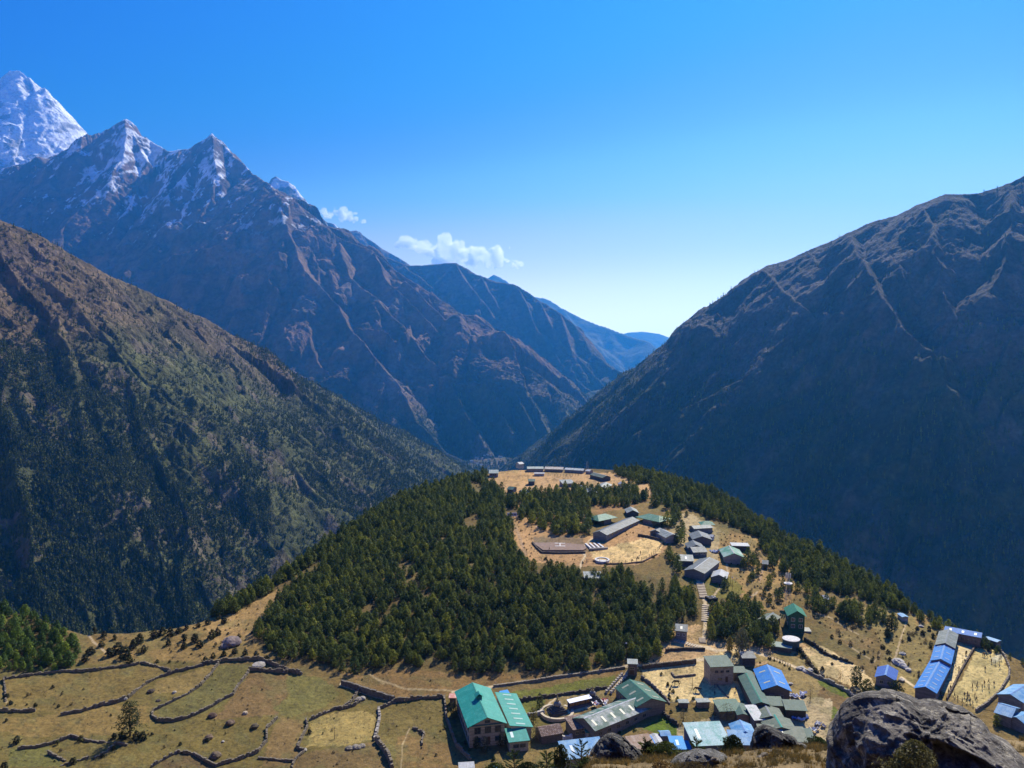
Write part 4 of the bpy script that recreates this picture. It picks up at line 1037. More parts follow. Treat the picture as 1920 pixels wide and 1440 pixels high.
def far_forest():
    """conifers on the mountain flanks across the gorge"""
    nd = foliage_mat('far_needles', (0.045, 0.06, 0.022), (0.10, 0.125, 0.038), transl=0.1)
    protos = []
    for k in range(3):
        v, f = leaf_cloud(26, lambda t: 3.1 * (1 - t) ** 0.8 + 0.2, 1, 13, 2.6, 300 + k, limbs=8)
        protos.append([(v, f, nd)])
    def spread(key, n, dens, seed, hs):
        X, Y, Z, s, gx, gy, D, K = MOUNTAINS[key]
        r = np.random.default_rng(seed)
        nr, nc = X.shape
        i = r.uniform(0, nr - 1.001, n); j = r.uniform(0, nc - 1.001, n)
        i0, j0 = i.astype(int), j.astype(int); fi, fj = i - i0, j - j0
        def bl(A): return (A[i0, j0] * (1 - fj) + A[i0, j0 + 1] * fj) * (1 - fi) + (A[i0 + 1, j0] * (1 - fj) + A[i0 + 1, j0 + 1] * fj) * fi
        x, y, z = bl(X), bl(Y), bl(Z)
        px, py = project(x, y, z)
        sl, a, b = s[i0, j0], gx[i0, j0], gy[i0, j0]
        faces = (a * x + b * y - z) > -0.02 * np.hypot(x, y)          # slope turned towards the valley in front
        p = dens(x, y, z, sl, px, py)
        m = faces & (r.uniform(0, 1, n) < p) & (px > -40) & (px < 1960) & (py < 1260)
        x, y, z = x[m], y[m], z[m]
        sc_ = hs * np.clip(r.normal(1, 0.28, len(x)), 0.4, 1.7)
        return np.stack([x, y, z], -1), r.uniform(0, 6.28, len(x)), np.stack([sc_ * 0.9, sc_ * 0.9, sc_], -1), r.integers(0, 3, len(x))
    def d_left(x, y, z, s, px, py):
        n = fbm(x / 130, y / 130, 4, 61); n2 = fbm(x / 350, y / 350, 3, 62)
        low = smooth(60, -190, z + (n2 - 0.5) * 420)
        return np.clip(low * (0.25 + 1.0 * smooth(0.35, 0.6, n)) + 0.05, 0, 1) * smooth(1.9, 1.3, s)
    a = spread('mountain_flank', 260000, d_left, 1, 0.6)
    Scatter('mountain_forest', 'conifer forest on the mountain flank across the left of the gorge', protos, *a)
    def d_right(x, y, z, s, px, py):
        n = fbm(x / 120, y / 120, 4, 63)
        return np.clip(smooth(160, -260, z + (n - 0.5) * 400), 0, 1) * (0.15 + 0.85 * smooth(0.42, 0.6, n)) + 0.02
    b = spread('dark_mountain', 80000, d_right, 2, 0.8)
    Scatter('gorge_forest', 'sparse dark conifers on the shaded mountainside right of the gorge', protos, *b)
    def d_mid(x, y, z, s, px, py):
        n = fbm(x / 200, y / 200, 4, 64)
        return smooth(-150, -520, z + (n - 0.5) * 300) * (0.2 + 0.8 * smooth(0.4, 0.6, n))
    c = spread('snowy_mountain', 60000, d_mid, 3, 1.1)
    Scatter('slope_forest', 'distant dark trees low on the brown mountain', protos, *c)
    print('far trees', len(a[0]), len(b[0]), len(c[0]))

# shrubs -----------------------------------------------------------
def shrub_proto(kind, seed):
    """crown mesh and stem mesh of a bush about 1 m across"""
    n, size, hgt = {'dark': (150, 0.16, 0.9), 'brown': (130, 0.13, 1.0), 'green': (150, 0.15, 0.8)}[kind]
    cols = {'dark': ((0.025, 0.03, 0.014), (0.06, 0.062, 0.026)), 'brown': ((0.07, 0.05, 0.028), (0.15, 0.115, 0.06)), 'green': ((0.045, 0.065, 0.018), (0.10, 0.13, 0.035))}[kind]
    m = foliage_mat(kind + '_shrub_leaves', *cols, transl=0.15)
    v, f = leaf_cloud(n, lambda t: 0.62 * math.sqrt(max(0.03, 1 - t * t)), 0.05, hgt, size, seed, limbs=7)
    tb = MB()
    for i in range(5):
        a = i * 1.3; tb.tube((0, 0, -0.2), (math.cos(a) * 0.3, math.sin(a) * 0.3, 0.55), 0.03, 0.01, 4)
    return v, f, m, tb
SHRUBS = {}
def shrub(px, py, size, kind, label, group=None, tall=1.0, pos=None):
    key = (kind, random.randrange(3))
    if key not in SHRUBS:
        v, f, m, tb = shrub_proto(kind, hash(key[1]) + 500)
        tm = bpy.data.meshes.new('stem'); tm.from_pydata(tb.v, [], tb.f); tm.materials.append(plain('shrub_stem', (0.08, 0.055, 0.035)))
        SHRUBS[key] = (mesh_np('foliage', v, f, [m]), tm)
    fm, tm = SHRUBS[key]
    p = pos if pos is not None else G(px, py)
    e = thing('shrub', label, 'shrub', p, random.uniform(0, 6.28), group)
    e.scale = (size * random.uniform(0.9, 1.2), size * random.uniform(0.8, 1.1), size * tall * random.uniform(0.8, 1.0))
    link('foliage', fm, e); link('stem', tm, e)
    return e
def round_tree(px, py, h, w, label, cat, col, name='broadleaf_tree', n=520, trunk=0.3, leaf=0.36, seed=1, group=None, prof=None, transl=0.25, bark=None):
    m = foliage_mat(name + '_leaves_%d' % seed, *col, transl=transl)
    v, f = leaf_cloud(n, prof or (lambda t: w / 2 * math.sqrt(max(0.03, 1 - (2 * t - 0.8) ** 2 / 1.5))), h * trunk, h, leaf, seed, limbs=12)
    p = G(px, py)
    e = thing(name, label, cat, p, 0, group)
    link('crown', mesh_np('crown', v, f, [m]), e)
    trunk_geo(h * 0.92, h * 0.028, seed, 8, 0.3).build('trunk', bark or plain('tree_bark', (0.10, 0.075, 0.055)), e)
    return e
def build_shrubs():
    # named single trees
    fp = lambda t: (5.0 if int(t * 5) % 2 == 0 else 3.6) * math.sqrt(max(0.03, 1 - (t - 0.3) ** 2 / 0.55))
    round_tree(244, 1382, 10.0, 7.0, 'lone dark pine with a flat layered crown standing in the brown fields', 'pine tree', ((0.022, 0.032, 0.013), (0.055, 0.07, 0.02)), 'pine_tree', 1500, 0.28, 0.34, 61, prof=fp)
    for dx, s in ((-30, 2.3), (-14, 2.9), (12, 2.8), (24, 3.2)):
        shrub(244 + dx, 1386, s, 'dark', 'dark bush at the foot of the lone pine in the fields', 'bushes under the lone pine', 0.9)
    round_tree(1391, 1224, 8.5, 7.0, 'pale grey-green broadleaf tree above the small slate-roofed shed', 'tree', ((0.10, 0.10, 0.05), (0.17, 0.155, 0.08)), seed=71, n=900, trunk=0.15)
    round_tree(1368, 1222, 5.2, 3.4, 'smaller yellow-green tree left of the pale broadleaf tree', 'tree', ((0.10, 0.10, 0.045), (0.16, 0.15, 0.065)), seed=72, trunk=0.15)
    round_tree(1606, 1288, 6.5, 5.5, 'bright green bushy tree left of the small blue-roofed house', 'tree', ((0.035, 0.055, 0.018), (0.09, 0.115, 0.03)), seed=73, n=700, trunk=0.1)
    round_tree(1625, 1300, 4.5, 5.0, 'lower dark bushy tree just above the big boulder', 'tree', ((0.025, 0.04, 0.015), (0.06, 0.075, 0.022)), seed=74, n=600, trunk=0.1)
    round_tree(1680, 1300, 4.0, 5.5, 'dark green bushy tree below the small blue-roofed house', 'tree', ((0.022, 0.036, 0.014), (0.055, 0.07, 0.022)), seed=75, n=600, trunk=0.1)
    round_tree(1668, 1184, 6.0, 4.8, 'dark round tree on the dry slope left of the school', 'tree', ((0.022, 0.036, 0.014), (0.055, 0.075, 0.022)), seed=76, n=700, trunk=0.15)
    round_tree(1664, 1196, 3.6, 3.0, 'yellow-green low tree in front of the dark round tree', 'tree', ((0.08, 0.09, 0.03), (0.13, 0.13, 0.045)), seed=77, trunk=0.12)
    for i, (x, y, h, w) in enumerate([(1575, 1278, 3.6, 3.2), (1519, 1313, 3.5, 3.0)]):
        round_tree(x, y, h, w, ['bare brown small tree in the sandy terrace field', 'bare olive small tree at the corner of the field behind the blue barn'][i], 'tree', ((0.15, 0.115, 0.06), (0.2, 0.155, 0.08)), 'bare_tree', 220, 0.25, 0.14, 81 + i)
    round_tree(1363, 1352, 5.2, 8.0, 'large leafless brown tree over the dull green shed roof', 'tree', ((0.05, 0.045, 0.03), (0.10, 0.09, 0.055)), 'bare_tree', 620, 0.2, 0.16, 83)
    round_tree(1340, 1350, 4.2, 5.0, 'leafless dark tree left of the dull green shed roof', 'tree', ((0.045, 0.042, 0.026), (0.09, 0.08, 0.05)), 'bare_tree', 420, 0.2, 0.16, 84)
    round_tree(1005, 1390, 4.4, 5.5, 'grey-brown leafless tree right of the low green-roofed block', 'tree', ((0.08, 0.07, 0.05), (0.14, 0.12, 0.085)), 'bare_tree', 560, 0.12, 0.16, 85)
    round_tree(1012, 1326, 4.2, 3.2, 'dark bushy tree left of the larger stupa', 'tree', ((0.03, 0.04, 0.018), (0.065, 0.075, 0.03)), 'broadleaf_tree', 420, 0.1, 0.28, 86)
    round_tree(1000, 1352, 4.0, 4.2, 'olive tree in the garden below the stupa wall', 'tree', ((0.06, 0.062, 0.025), (0.12, 0.115, 0.045)), 'broadleaf_tree', 420, 0.15, 0.26, 87)
    round_tree(908, 1412, 4.6, 4.4, 'greyish leafy tree in front of the lodge gable', 'tree', ((0.06, 0.062, 0.04), (0.14, 0.135, 0.09)), 'broadleaf_tree', 520, 0.15, 0.24, 88)
    round_tree(893, 1402, 3.2, 3.0, 'small dark tree at the near corner of the lodge', 'tree', ((0.03, 0.04, 0.018), (0.07, 0.08, 0.03)), 'broadleaf_tree', 380, 0.1, 0.24, 89)
    round_tree(851, 1345, 4.6, 3.6, 'olive tree between the small red-roofed shed and the lodge', 'tree', ((0.05, 0.055, 0.024), (0.10, 0.10, 0.04)), 'broadleaf_tree', 420, 0.1, 0.28, 90)
    round_tree(942, 1398, 3.8, 4.0, 'dark bushy tree between the lodge and its low green annex', 'tree', ((0.03, 0.036, 0.018), (0.07, 0.075, 0.03)), 'broadleaf_tree', 420, 0.1, 0.26, 91)
    round_tree(1281, 1352, 3.6, 3.6, 'leafless brown tree in the small dry garden above the teal roof', 'tree', ((0.08, 0.065, 0.04), (0.13, 0.11, 0.065)), 'bare_tree', 360, 0.15, 0.14, 92)
    round_tree(1840, 1382, 4.0, 5.0, 'dark green bushy tree between the boulder and the right-hand blue roofs', 'tree', ((0.028, 0.04, 0.015), (0.07, 0.085, 0.025)), 'broadleaf_tree', 520, 0.1, 0.26, 93)
    round_tree(1868, 1362, 3.4, 3.2, 'brighter green bushy tree against the right-hand blue roofs', 'tree', ((0.05, 0.07, 0.018), (0.10, 0.13, 0.03)), 'broadleaf_tree', 420, 0.1, 0.26, 94)
    round_tree(1082, 1320, 1.8, 1.6, 'tiny dark shrub tree behind the long prayer-wheel shed', 'tree', ((0.03, 0.036, 0.018), (0.07, 0.075, 0.03)), 'broadleaf_tree', 200, 0.1, 0.2, 95)
    # bushes in the fields, each one traced
    for x, y, s in [(32, 1392, 3.0), (152, 1388, 2.2), (8, 1442, 2.6), (137, 1432, 2.4), (108, 1394, 1.5), (114, 1408, 1.2), (285, 1378, 1.3), (308, 1402, 1.1), (213, 1406, 1.6), (192, 1420, 1.4), (398, 1345, 1.2),
                    (430, 1358, 1.1), (388, 1390, 1.5), (338, 1397, 1.3), (402, 1419, 1.4), (478, 1364, 1.1), (99, 1290, 1.3), (52, 1304, 1.2), (116, 1302, 1.0), (133, 1322, 1.2), (110, 1325, 1.3), (66, 1324, 1.4), (54, 1332, 1.6),
                    (280, 1299, 1.0), (295, 1242, 1.5), (318, 1242, 1.3), (12, 1352, 1.3), (580, 1374, 1.6), (20, 1320, 1.8), (12, 1308, 2.0)]:
        shrub(x, y, s, 'dark' if s > 1.25 else 'brown', beside('dark scrubby bush in the walled fields', x, y, [(30, 1310, 'near the left end of the grove track'), (100, 1300, 'in the top left field'), (10, 1430, 'at the bottom left corner'), (150, 1400, 'along the low broken wall'), (110, 1325, 'below the top left field'), (300, 1390, 'right of the lone pine'), (210, 1410, 'below the lone pine'), (300, 1245, 'at the corner of the saddle track'), (285, 1299, 'beside the longest field wall'), (400, 1345, 'below the olive field'), (400, 1400, 'above the arched wall'), (478, 1364, 'beside the long middle wall'), (580, 1374, 'beside the pale worn field')]), 'bushes in the left-hand fields', 0.8)
    for x, y, s in [(170, 1225, 2.6), (160, 1240, 2.4), (205, 1230, 2.8), (222, 1222, 3.2), (235, 1232, 3.4), (250, 1215, 2.8), (262, 1205, 3.0), (243, 1245, 2.6), (270, 1222, 2.2), (290, 1195, 2.6), (305, 1190, 2.6), (320, 1192, 2.8),
                    (335, 1188, 2.4), (345, 1200, 2.2), (365, 1203, 2.6), (375, 1212, 2.4), (345, 1215, 2.2), (398, 1195, 2.8), (408, 1190, 2.4), (390, 1170, 2.0), (420, 1168, 2.0), (316, 1208, 2.0), (190, 1212, 2.0), (215, 1198, 1.8),
                    (195, 1193, 1.8), (178, 1186, 2.0), (385, 1240, 1.8), (400, 1234, 1.8), (420, 1230, 1.8), (440, 1225, 2.0), (460, 1228, 2.0), (480, 1232, 2.0), (500, 1238, 2.0), (410, 1160, 1.8), (440, 1150, 1.6), (450, 1140, 1.6), (350, 1180, 1.8), (372, 1176, 1.8)]:
        shrub(x, y, s * 1.35, 'dark', beside('dark bush on the saddle', x, y, [(180, 1190, 'beside the top of the sandy track'), (165, 1235, 'against the right edge of the grove'), (215, 1228, 'below the sandy track'), (245, 1235, 'above the field track wall'), (260, 1205, 'in the middle of its thicket'), (320, 1190, 'on the skyline at its lowest point'), (350, 1210, 'left of the big pinkish boulder'), (400, 1190, 'behind the big pinkish boulder'), (430, 1150, 'on the bare ridge left of the wood'), (440, 1235, 'above the upper field wall'), (400, 1238, 'at the head of the olive field')]), 'bushes on the saddle', 0.9)
    for x, y, s in [(1712, 1192, 1.8), (1705, 1200, 1.8), (1730, 1190, 2.2), (1742, 1182, 2.2), (1750, 1195, 2.0), (1720, 1180, 1.8), (1735, 1205, 1.6), (1745, 1215, 1.6), (1704, 1198, 1.5), (1692, 1203, 1.4), (1748, 1250, 1.6), (1725, 1240, 1.2), (1723, 1262, 1.2),
                    (1690, 1225, 1.2), (1665, 1225, 1.8), (1655, 1215, 2.0), (1668, 1238, 1.6), (1620, 1225, 1.6), (1595, 1210, 2.0), (1575, 1205, 1.6), (1560, 1195, 1.6), (1610, 1232, 1.4), (1635, 1240, 1.4), (1760, 1190, 2.0), (1772, 1195, 2.0),
                    (1505, 1232, 2.2), (1515, 1245, 2.4), (1530, 1262, 2.2), (1542, 1258, 2.0), (1498, 1222, 2.0), (1850, 1215, 1.8), (1855, 1222, 2.0), (1845, 1208, 1.6), (1560, 1246, 1.2)]:
        shrub(x, y, s, 'dark' if (x * 7 + y) % 3 else 'brown', beside('scrubby bush', x, y, [(1710, 1195, 'left of the grey school roof'), (1745, 1190, 'behind the grey school roof'), (1740, 1245, 'against the long blue school wall'), (1690, 1225, 'on the thin path to the small blue house'), (1660, 1220, 'below the dark round tree'), (1600, 1215, 'above the sandy terrace field'), (1560, 1200, 'in the brown field right of the tall green house'), (1515, 1245, 'along the dark wall left of the sandy field'), (1500, 1225, 'just right of the water tank'), (1850, 1215, 'at the far corner of the playground'), (1560, 1246, 'alone in the sandy terrace field'), (1635, 1240, 'above the small deep blue house')]), 'bushes on the slope by the school', 0.85)
    for x, y, s in [(1240, 1265, 1.2), (1252, 1285, 1.4), (1262, 1298, 1.5), (1270, 1312, 1.6), (1255, 1310, 1.6), (1245, 1320, 1.5), (1240, 1330, 1.5), (1300, 1360, 1.8), (1248, 1345, 1.4), (1345, 1250, 1.4), (1425, 1244, 1.0), (1434, 1252, 1.0), (1443, 1236, 1.2), (1452, 1240, 1.2),
                    (1462, 1244, 1.2), (1471, 1250, 1.2), (1480, 1256, 1.2), (1300, 1312, 1.4), (1312, 1318, 1.4), (1258, 1336, 1.2), (1190, 1372, 1.4), (1162, 1376, 1.4), (985, 1362, 1.6), (1024, 1392, 1.2), (838, 1335, 1.4), (840, 1350, 1.2), (834, 1366, 1.2), (872, 1395, 1.3), (880, 1408, 1.2), (960, 1405, 1.4), (925, 1425, 1.5)]:
        shrub(x, y, s, 'dark' if (x + y) % 2 else 'green', beside('village garden bush', x, y, [(1245, 1275, 'along the left fence of the horse yard'), (1262, 1305, 'at the lower left corner of the horse yard'), (1245, 1330, 'right of the long patched building'), (1300, 1360, 'above the wide weathered teal roof'), (1345, 1250, 'behind the stone house'), (1430, 1245, 'left of the path behind the blue barn'), (1465, 1248, 'on the path behind the blue barn'), (1310, 1315, 'below the horse yard sheds'), (1180, 1374, 'above the rusty tan roof'), (985, 1362, 'right of the teal annex'), (1024, 1392, 'below the lower slab-roofed cottage'), (838, 1345, 'left of the lodge'), (875, 1400, 'before the near corner of the lodge'), (940, 1415, 'in front of the lodge gable')]), 'garden bushes in the village', 0.9)
    # low scrub that cannot be counted
    r = np.random.default_rng(12)
    v1 = shrub_proto('dark', 900); v2 = shrub_proto('brown', 901)
    P = [[(v1[0], v1[1], v1[2])], [(v2[0], v2[1], v2[2])]]
    pts = []
    for poly, sp, drop in (([(0, 1265), (330, 1240), (650, 1290), (850, 1310), (870, 1440), (0, 1440)], 3.0, 0.72), ([(160, 1195), (330, 1180), (385, 1165), (480, 1120), (500, 1150), (480, 1200), (490, 1230), (300, 1238)], 3.2, 0.45),
                           ([(640, 1265), (700, 1250), (850, 1262), (1080, 1262), (1160, 1250), (1150, 1262), (960, 1280), (850, 1296), (740, 1308)], 2.8, 0.45),
                           ([(1350, 1000), (1420, 1005), (1470, 1050), (1500, 1100), (1640, 1160), (1760, 1180), (1740, 1270), (1640, 1270), (1560, 1180), (1480, 1150), (1330, 1110)], 2.5, 0.45),
                           ([(955, 965), (1000, 975), (1060, 1010), (1190, 975), (1260, 985), (1265, 1010), (1235, 1045), (1100, 1066), (1000, 1055), (955, 1000)], 2.6, 0.45), (HILL_FOREST, 4.5, 0.3), (RIGHT_FOREST, 5.0, 0.3),
                           ([(1500, 1200), (1620, 1210), (1660, 1250), (1600, 1260), (1540, 1240)], 3.4, 0.5), ([(1420, 1230), (1500, 1250), (1560, 1280), (1540, 1330), (1500, 1310)], 5, 0.6)):
        A, B, Z, px, py = poly_points(poly, sp, 300 + len(pts))
        flat = in_poly(px, py, [(1000, 1005), (1100, 1005), (1245, 1008), (1240, 1035), (1150, 1058), (1015, 1040)])
        m = (r.uniform(0, 1, A.shape) > drop) & ~flat
        pts.append(np.stack([A[m], B[m], Z[m]], -1))
    P0 = np.concatenate(pts); n = len(P0)
    s = np.clip(r.lognormal(-0.35, 0.4, n), 0.3, 1.8) * np.where((project(P0[:, 0], P0[:, 1], P0[:, 2])[0] < 880) & (project(P0[:, 0], P0[:, 1], P0[:, 2])[1] > 1250), 0.55, 1.0)
    Scatter('scrub', 'low dark scrub and heather tufts dotting the dry ground', P, P0, r.uniform(0, 6.28, n), np.stack([s * 1.2, s * 1.2, s * 0.7], -1), r.integers(0, 2, n))
    print('scrub', n)
# ------------------------------------------------------------------ buildings
TEAL = (0.022, 0.30, 0.245); DGREEN = (0.03, 0.13, 0.095); MGREEN = (0.045, 0.17, 0.125); GGREEN = (0.13, 0.20, 0.165); BLUE = (0.015, 0.20, 0.60); LBLUE = (0.18, 0.34, 0.58); VBLUE = (0.008, 0.33, 0.75)
GREY_R = (0.20, 0.235, 0.25); PALE_R = (0.42, 0.45, 0.43); WHITE = (0.72, 0.72, 0.70); STONE_W = (0.30, 0.26, 0.205); CREAM = (0.58, 0.54, 0.44); RUST = (0.34, 0.22, 0.15); DARK = (0.05, 0.045, 0.04)
def wall_mat(name, col, stone=True):
    if name in _mats: return _mats[name]
    m, nt, p = new_mat(name)
    tc = N(nt, 'ShaderNodeTexCoord')
    br = N(nt, 'ShaderNodeTexBrick')
    br.inputs['Scale'].default_value = 1.0
    br.inputs['Brick Width'].default_value = 0.55; br.inputs['Row Height'].default_value = 0.28; br.inputs['Mortar Size'].default_value = 0.02 if stone else 0.004
    br.inputs['Color1'].default_value = (*col, 1)
    k = 0.62 if stone else 0.93
    br.inputs['Color2'].default_value = (col[0] * k, col[1] * k, col[2] * k, 1)
    br.inputs['Mortar'].default_value = (col[0] * 0.8, col[1] * 0.8, col[2] * 0.8, 1)
    mp = N(nt, 'ShaderNodeMapping'); mp.inputs['Rotation'].default_value = (R(90), 0, 0)
    nt.links.new(tc.outputs['Object'], mp.inputs[0]); nt.links.new(mp.outputs[0], br.inputs['Vector'])
    c = mixc(nt, 1.0, br.outputs[0], ramp(nt, noise_node(nt, 1.2, 5, 0.7, 'obj'), [(0.3, 0.7), (0.7, 1.15)]), 'MULTIPLY')
    nt.links.new(c, p.inputs['Base Color']); p.inputs['Roughness'].default_value = 0.9
    _mats[name] = m
    return m
GLASS = None
def glass_mat():
    if 'window_glass' in _mats: return _mats['window_glass']
    m, nt, p = new_mat('window_glass')
    c = ramp(nt, noise_node(nt, 2.0, 2, 0.5, 'obj'), [(0.4, (0.015, 0.02, 0.03)), (0.6, (0.05, 0.06, 0.075))])
    nt.links.new(c, p.inputs['Base Color']); p.inputs['Roughness'].default_value = 0.12
    _mats['window_glass'] = m
    return m
def window(parent, x, y, z, w, h, face, frame_mat, name='window', depth=0.05):
    """pane standing 2 cm proud of the wall with a frame as a sub-part; face is the outward axis '+x' '-x' '+y' '-y'"""
    s = 1 if face[0] == '+' else -1
    mb = MB(); fr = MB()
    t = 0.09
    def bx(m, u0, u1, z0, z1, d0, d1):
        a, b = sorted((d0 * s, d1 * s))
        if face[1] == 'y': m.box(x + u0, x + u1, y + a, y + b, z0, z1)
        else: m.box(x + a, x + b, y + u0, y + u1, z0, z1)
    bx(mb, -w / 2 + t, w / 2 - t, z + t, z + h - t, 0.002, depth)
    for u0, u1, z0, z1 in ((-w / 2, w / 2, z, z + t), (-w / 2, w / 2, z + h - t, z + h), (-w / 2, -w / 2 + t, z + t, z + h - t), (w / 2 - t, w / 2, z + t, z + h - t)):
        bx(fr, u0, u1, z0, z1, 0.002, depth + 0.05)
    if name == 'window':
        bx(fr, -0.03, 0.03, z + t, z + h - t, depth + 0.002, depth + 0.04)
    o = mb.build(name, glass_mat() if name == 'window' else plain('door_wood', (0.12, 0.07, 0.04)), parent)
    fr.build('frame', frame_mat, o)
    return o
def roof_slab(mb, pts, t=0.12):
    """thick sheet over four corner points (counter-clockwise from above)"""
    mb.hexa([(x, y, z - t) for x, y, z in pts], pts)
def house(label, ra, rb, width, eave, rise, roof, walls, name='house', cat='house', shape='gable', group=None, over=0.45, ext=(0.3, 0.3), sky=0, skyc=(0.4, 0.46, 0.42), win=None, door=None, cap=None,
          front=None, found=1.5, base_up=0.0, wallmat=None, skyside=(1, -1)):
    """ra, rb: the two ends of the ridge as seen in the photograph; shape gable, hip, shed or flat"""
    h = base_up + eave + rise
    A = np.array(ra, float); B = np.array(rb, float)
    zg = float(zfield((A[0] + B[0]) / 2, (A[1] + B[1]) / 2 + 20))
    for _ in range(6):
        a = Vector([float(q) for q in at_z(A[0], A[1], zg + h)]); b = Vector([float(q) for q in at_z(B[0], B[1], zg + h)])
        c = (a + b) / 2
        zg = ground_z(c.x, c.y)
    L = (b - a).length; rz = math.atan2(b.y - a.y, b.x - a.x)
    e = thing(name, label, cat, (c.x, c.y, zg + base_up), rz, group)
    hx = L / 2 - ext[0]; hw = width / 2
    wm = wallmat or wall_mat('stone_wall_%02x%02x%02x' % tuple(int(q * 255) for q in walls), walls)
    mb = MB()
    z0 = -found
    if shape == 'shed':       # high edge along the ridge line, low edge towards -y
        mb.hexa([(-hx, -width + 0.3, z0), (hx, -width + 0.3, z0), (hx, -0.3, z0), (-hx, -0.3, z0)], [(-hx, -width + 0.3, eave), (hx, -width + 0.3, eave), (hx, -0.3, eave + rise * 0.93), (-hx, -0.3, eave + rise * 0.93)])
    elif shape == 'flat':
        mb.box(-hx, hx, -hw, hw, z0, eave)
    else:
        mb.box(-hx, hx, -hw, hw, z0, eave)
        if shape == 'gable' and rise > 0.2:
            for s in (-1, 1):
                x0, x1 = (s * hx - 0.2, s * hx) if s > 0 else (s * hx, s * hx + 0.2)
                q = rise * 0.96
                mb.add([(x0, -hw, eave), (x0, hw, eave), (x0, 0, eave + q), (x1, -hw, eave), (x1, hw, eave), (x1, 0, eave + q)], [(0, 2, 1), (3, 4, 5), (0, 3, 5, 2), (1, 2, 5, 4), (0, 1, 4, 3)])
    mb.build('wall', wm, e)
    rm = MB(); k = rise / hw if shape in ('gable', 'hip') else 0
    lx = L / 2; oh = over
    if shape == 'gable':
        for s in (1, -1):
            p = [(-lx, 0, eave + rise + 0.1), (lx, 0, eave + rise + 0.1), (lx, s * (hw + oh), eave - oh * k + 0.1), (-lx, s * (hw + oh), eave - oh * k + 0.1)]
            roof_slab(rm, p if s < 0 else p[::-1])
    elif shape == 'hip':
        q = hw * 0.9; z1 = eave + rise + 0.1; z2 = eave + 0.1
        c4 = [(-lx - q, -hw - oh, z2), (lx + q, -hw - oh, z2), (lx + q, hw + oh, z2), (-lx - q, hw + oh, z2)]
        rm.add(c4 + [(-lx, 0, z1), (lx, 0, z1)] + [(x, y, z - 0.15) for x, y, z in c4], [(0, 1, 5, 4), (1, 2, 5), (2, 3, 4, 5), (3, 0, 4), (0, 6, 7, 1), (1, 7, 8, 2), (2, 8, 9, 3), (3, 9, 6, 0), (9, 8, 7, 6)])
    elif shape == 'shed':
        roof_slab(rm, [(-lx, -width - oh, eave + 0.02), (lx, -width - oh, eave + 0.02), (lx, 0.2, eave + rise + 0.12), (-lx, 0.2, eave + rise + 0.12)])
    else:
        rm.box(-lx, lx, -hw - 0.25, hw + 0.25, eave, eave + 0.22)
    ro = rm.build('roof', roof, e)
    if cap is not None and shape in ('gable', 'hip'):
        cm = MB()
        for s in (1, -1):
            p = [(-lx - 0.02, 0, eave + rise + 0.16), (lx + 0.02, 0, eave + rise + 0.16), (lx + 0.02, s * 0.28, eave + rise + 0.13 - 0.28 * k), (-lx - 0.02, s * 0.28, eave + rise + 0.13 - 0.28 * k)]
            roof_slab(cm, p if s < 0 else p[::-1], 0.03)
        cm.build('ridge_cap', cap, ro)
    if sky:
        sm = plain('skylight_%02x' % int(skyc[0] * 255), skyc, 0.4, 0.1)
        for s in skyside:
            for i in range(sky):
                x = -lx + L * (i + 0.5) / sky
                w2 = 0.38
                if shape == 'shed':
                    f = lambda t: (-width * t, eave + rise + 0.13 - (rise + 0.1) * t)
                else:
                    f = lambda t: (s * (hw + oh) * t, eave + rise + 0.11 - (rise + oh * k) * t)
                (ya, za), (yb, zb) = f(0.3), f(0.72)
                kb = MB(); p = [(x - w2, ya, za + 0.01), (x + w2, ya, za + 0.01), (x + w2, yb, zb + 0.01), (x - w2, yb, zb + 0.01)]
                kb.hexa([(a_, b_, c_ - 0.02) for a_, b_, c_ in (p if s < 0 else p[::-1])], [(a_, b_, c_ + 0.03) for a_, b_, c_ in (p if s < 0 else p[::-1])])
                kb.build('skylight', sm, ro)
                if shape == 'shed' and s < 0: break
    if win:
        fm = plain('window_frame_%02x' % int(win.get('col', (0.5, 0.5, 0.45))[0] * 255), win.get('col', (0.5, 0.5, 0.45)))
        for face, xs, zs, w, hh in win['rows']:
            for u in xs:
                for z in zs:
                    if face[1] == 'y':
                        yy = (hw if face[0] == '+' else -hw) if shape != 'shed' else (-0.3 if face[0] == '+' else -width + 0.3)
                        window(e, u * hx, yy, z, w, hh, face, fm)
                    else:
                        window(e, hx if face[0] == '+' else -hx, u * hw - (hw if shape == 'shed' else 0), z, w, hh, face, fm)
    if door:
        for face, u, w, hh in door:
            if face[1] == 'y':
                yy = (hw if face[0] == '+' else -hw) if shape != 'shed' else (-0.3 if face[0] == '+' else -width + 0.3)
                window(e, u * hx, yy, 0.02, w, hh, face, plain('door_frame', (0.25, 0.2, 0.15)), 'door')
            else:
                window(e, hx if face[0] == '+' else -hx, u * hw, 0.02, w, hh, face, plain('door_frame', (0.25, 0.2, 0.15)), 'door')
    return e

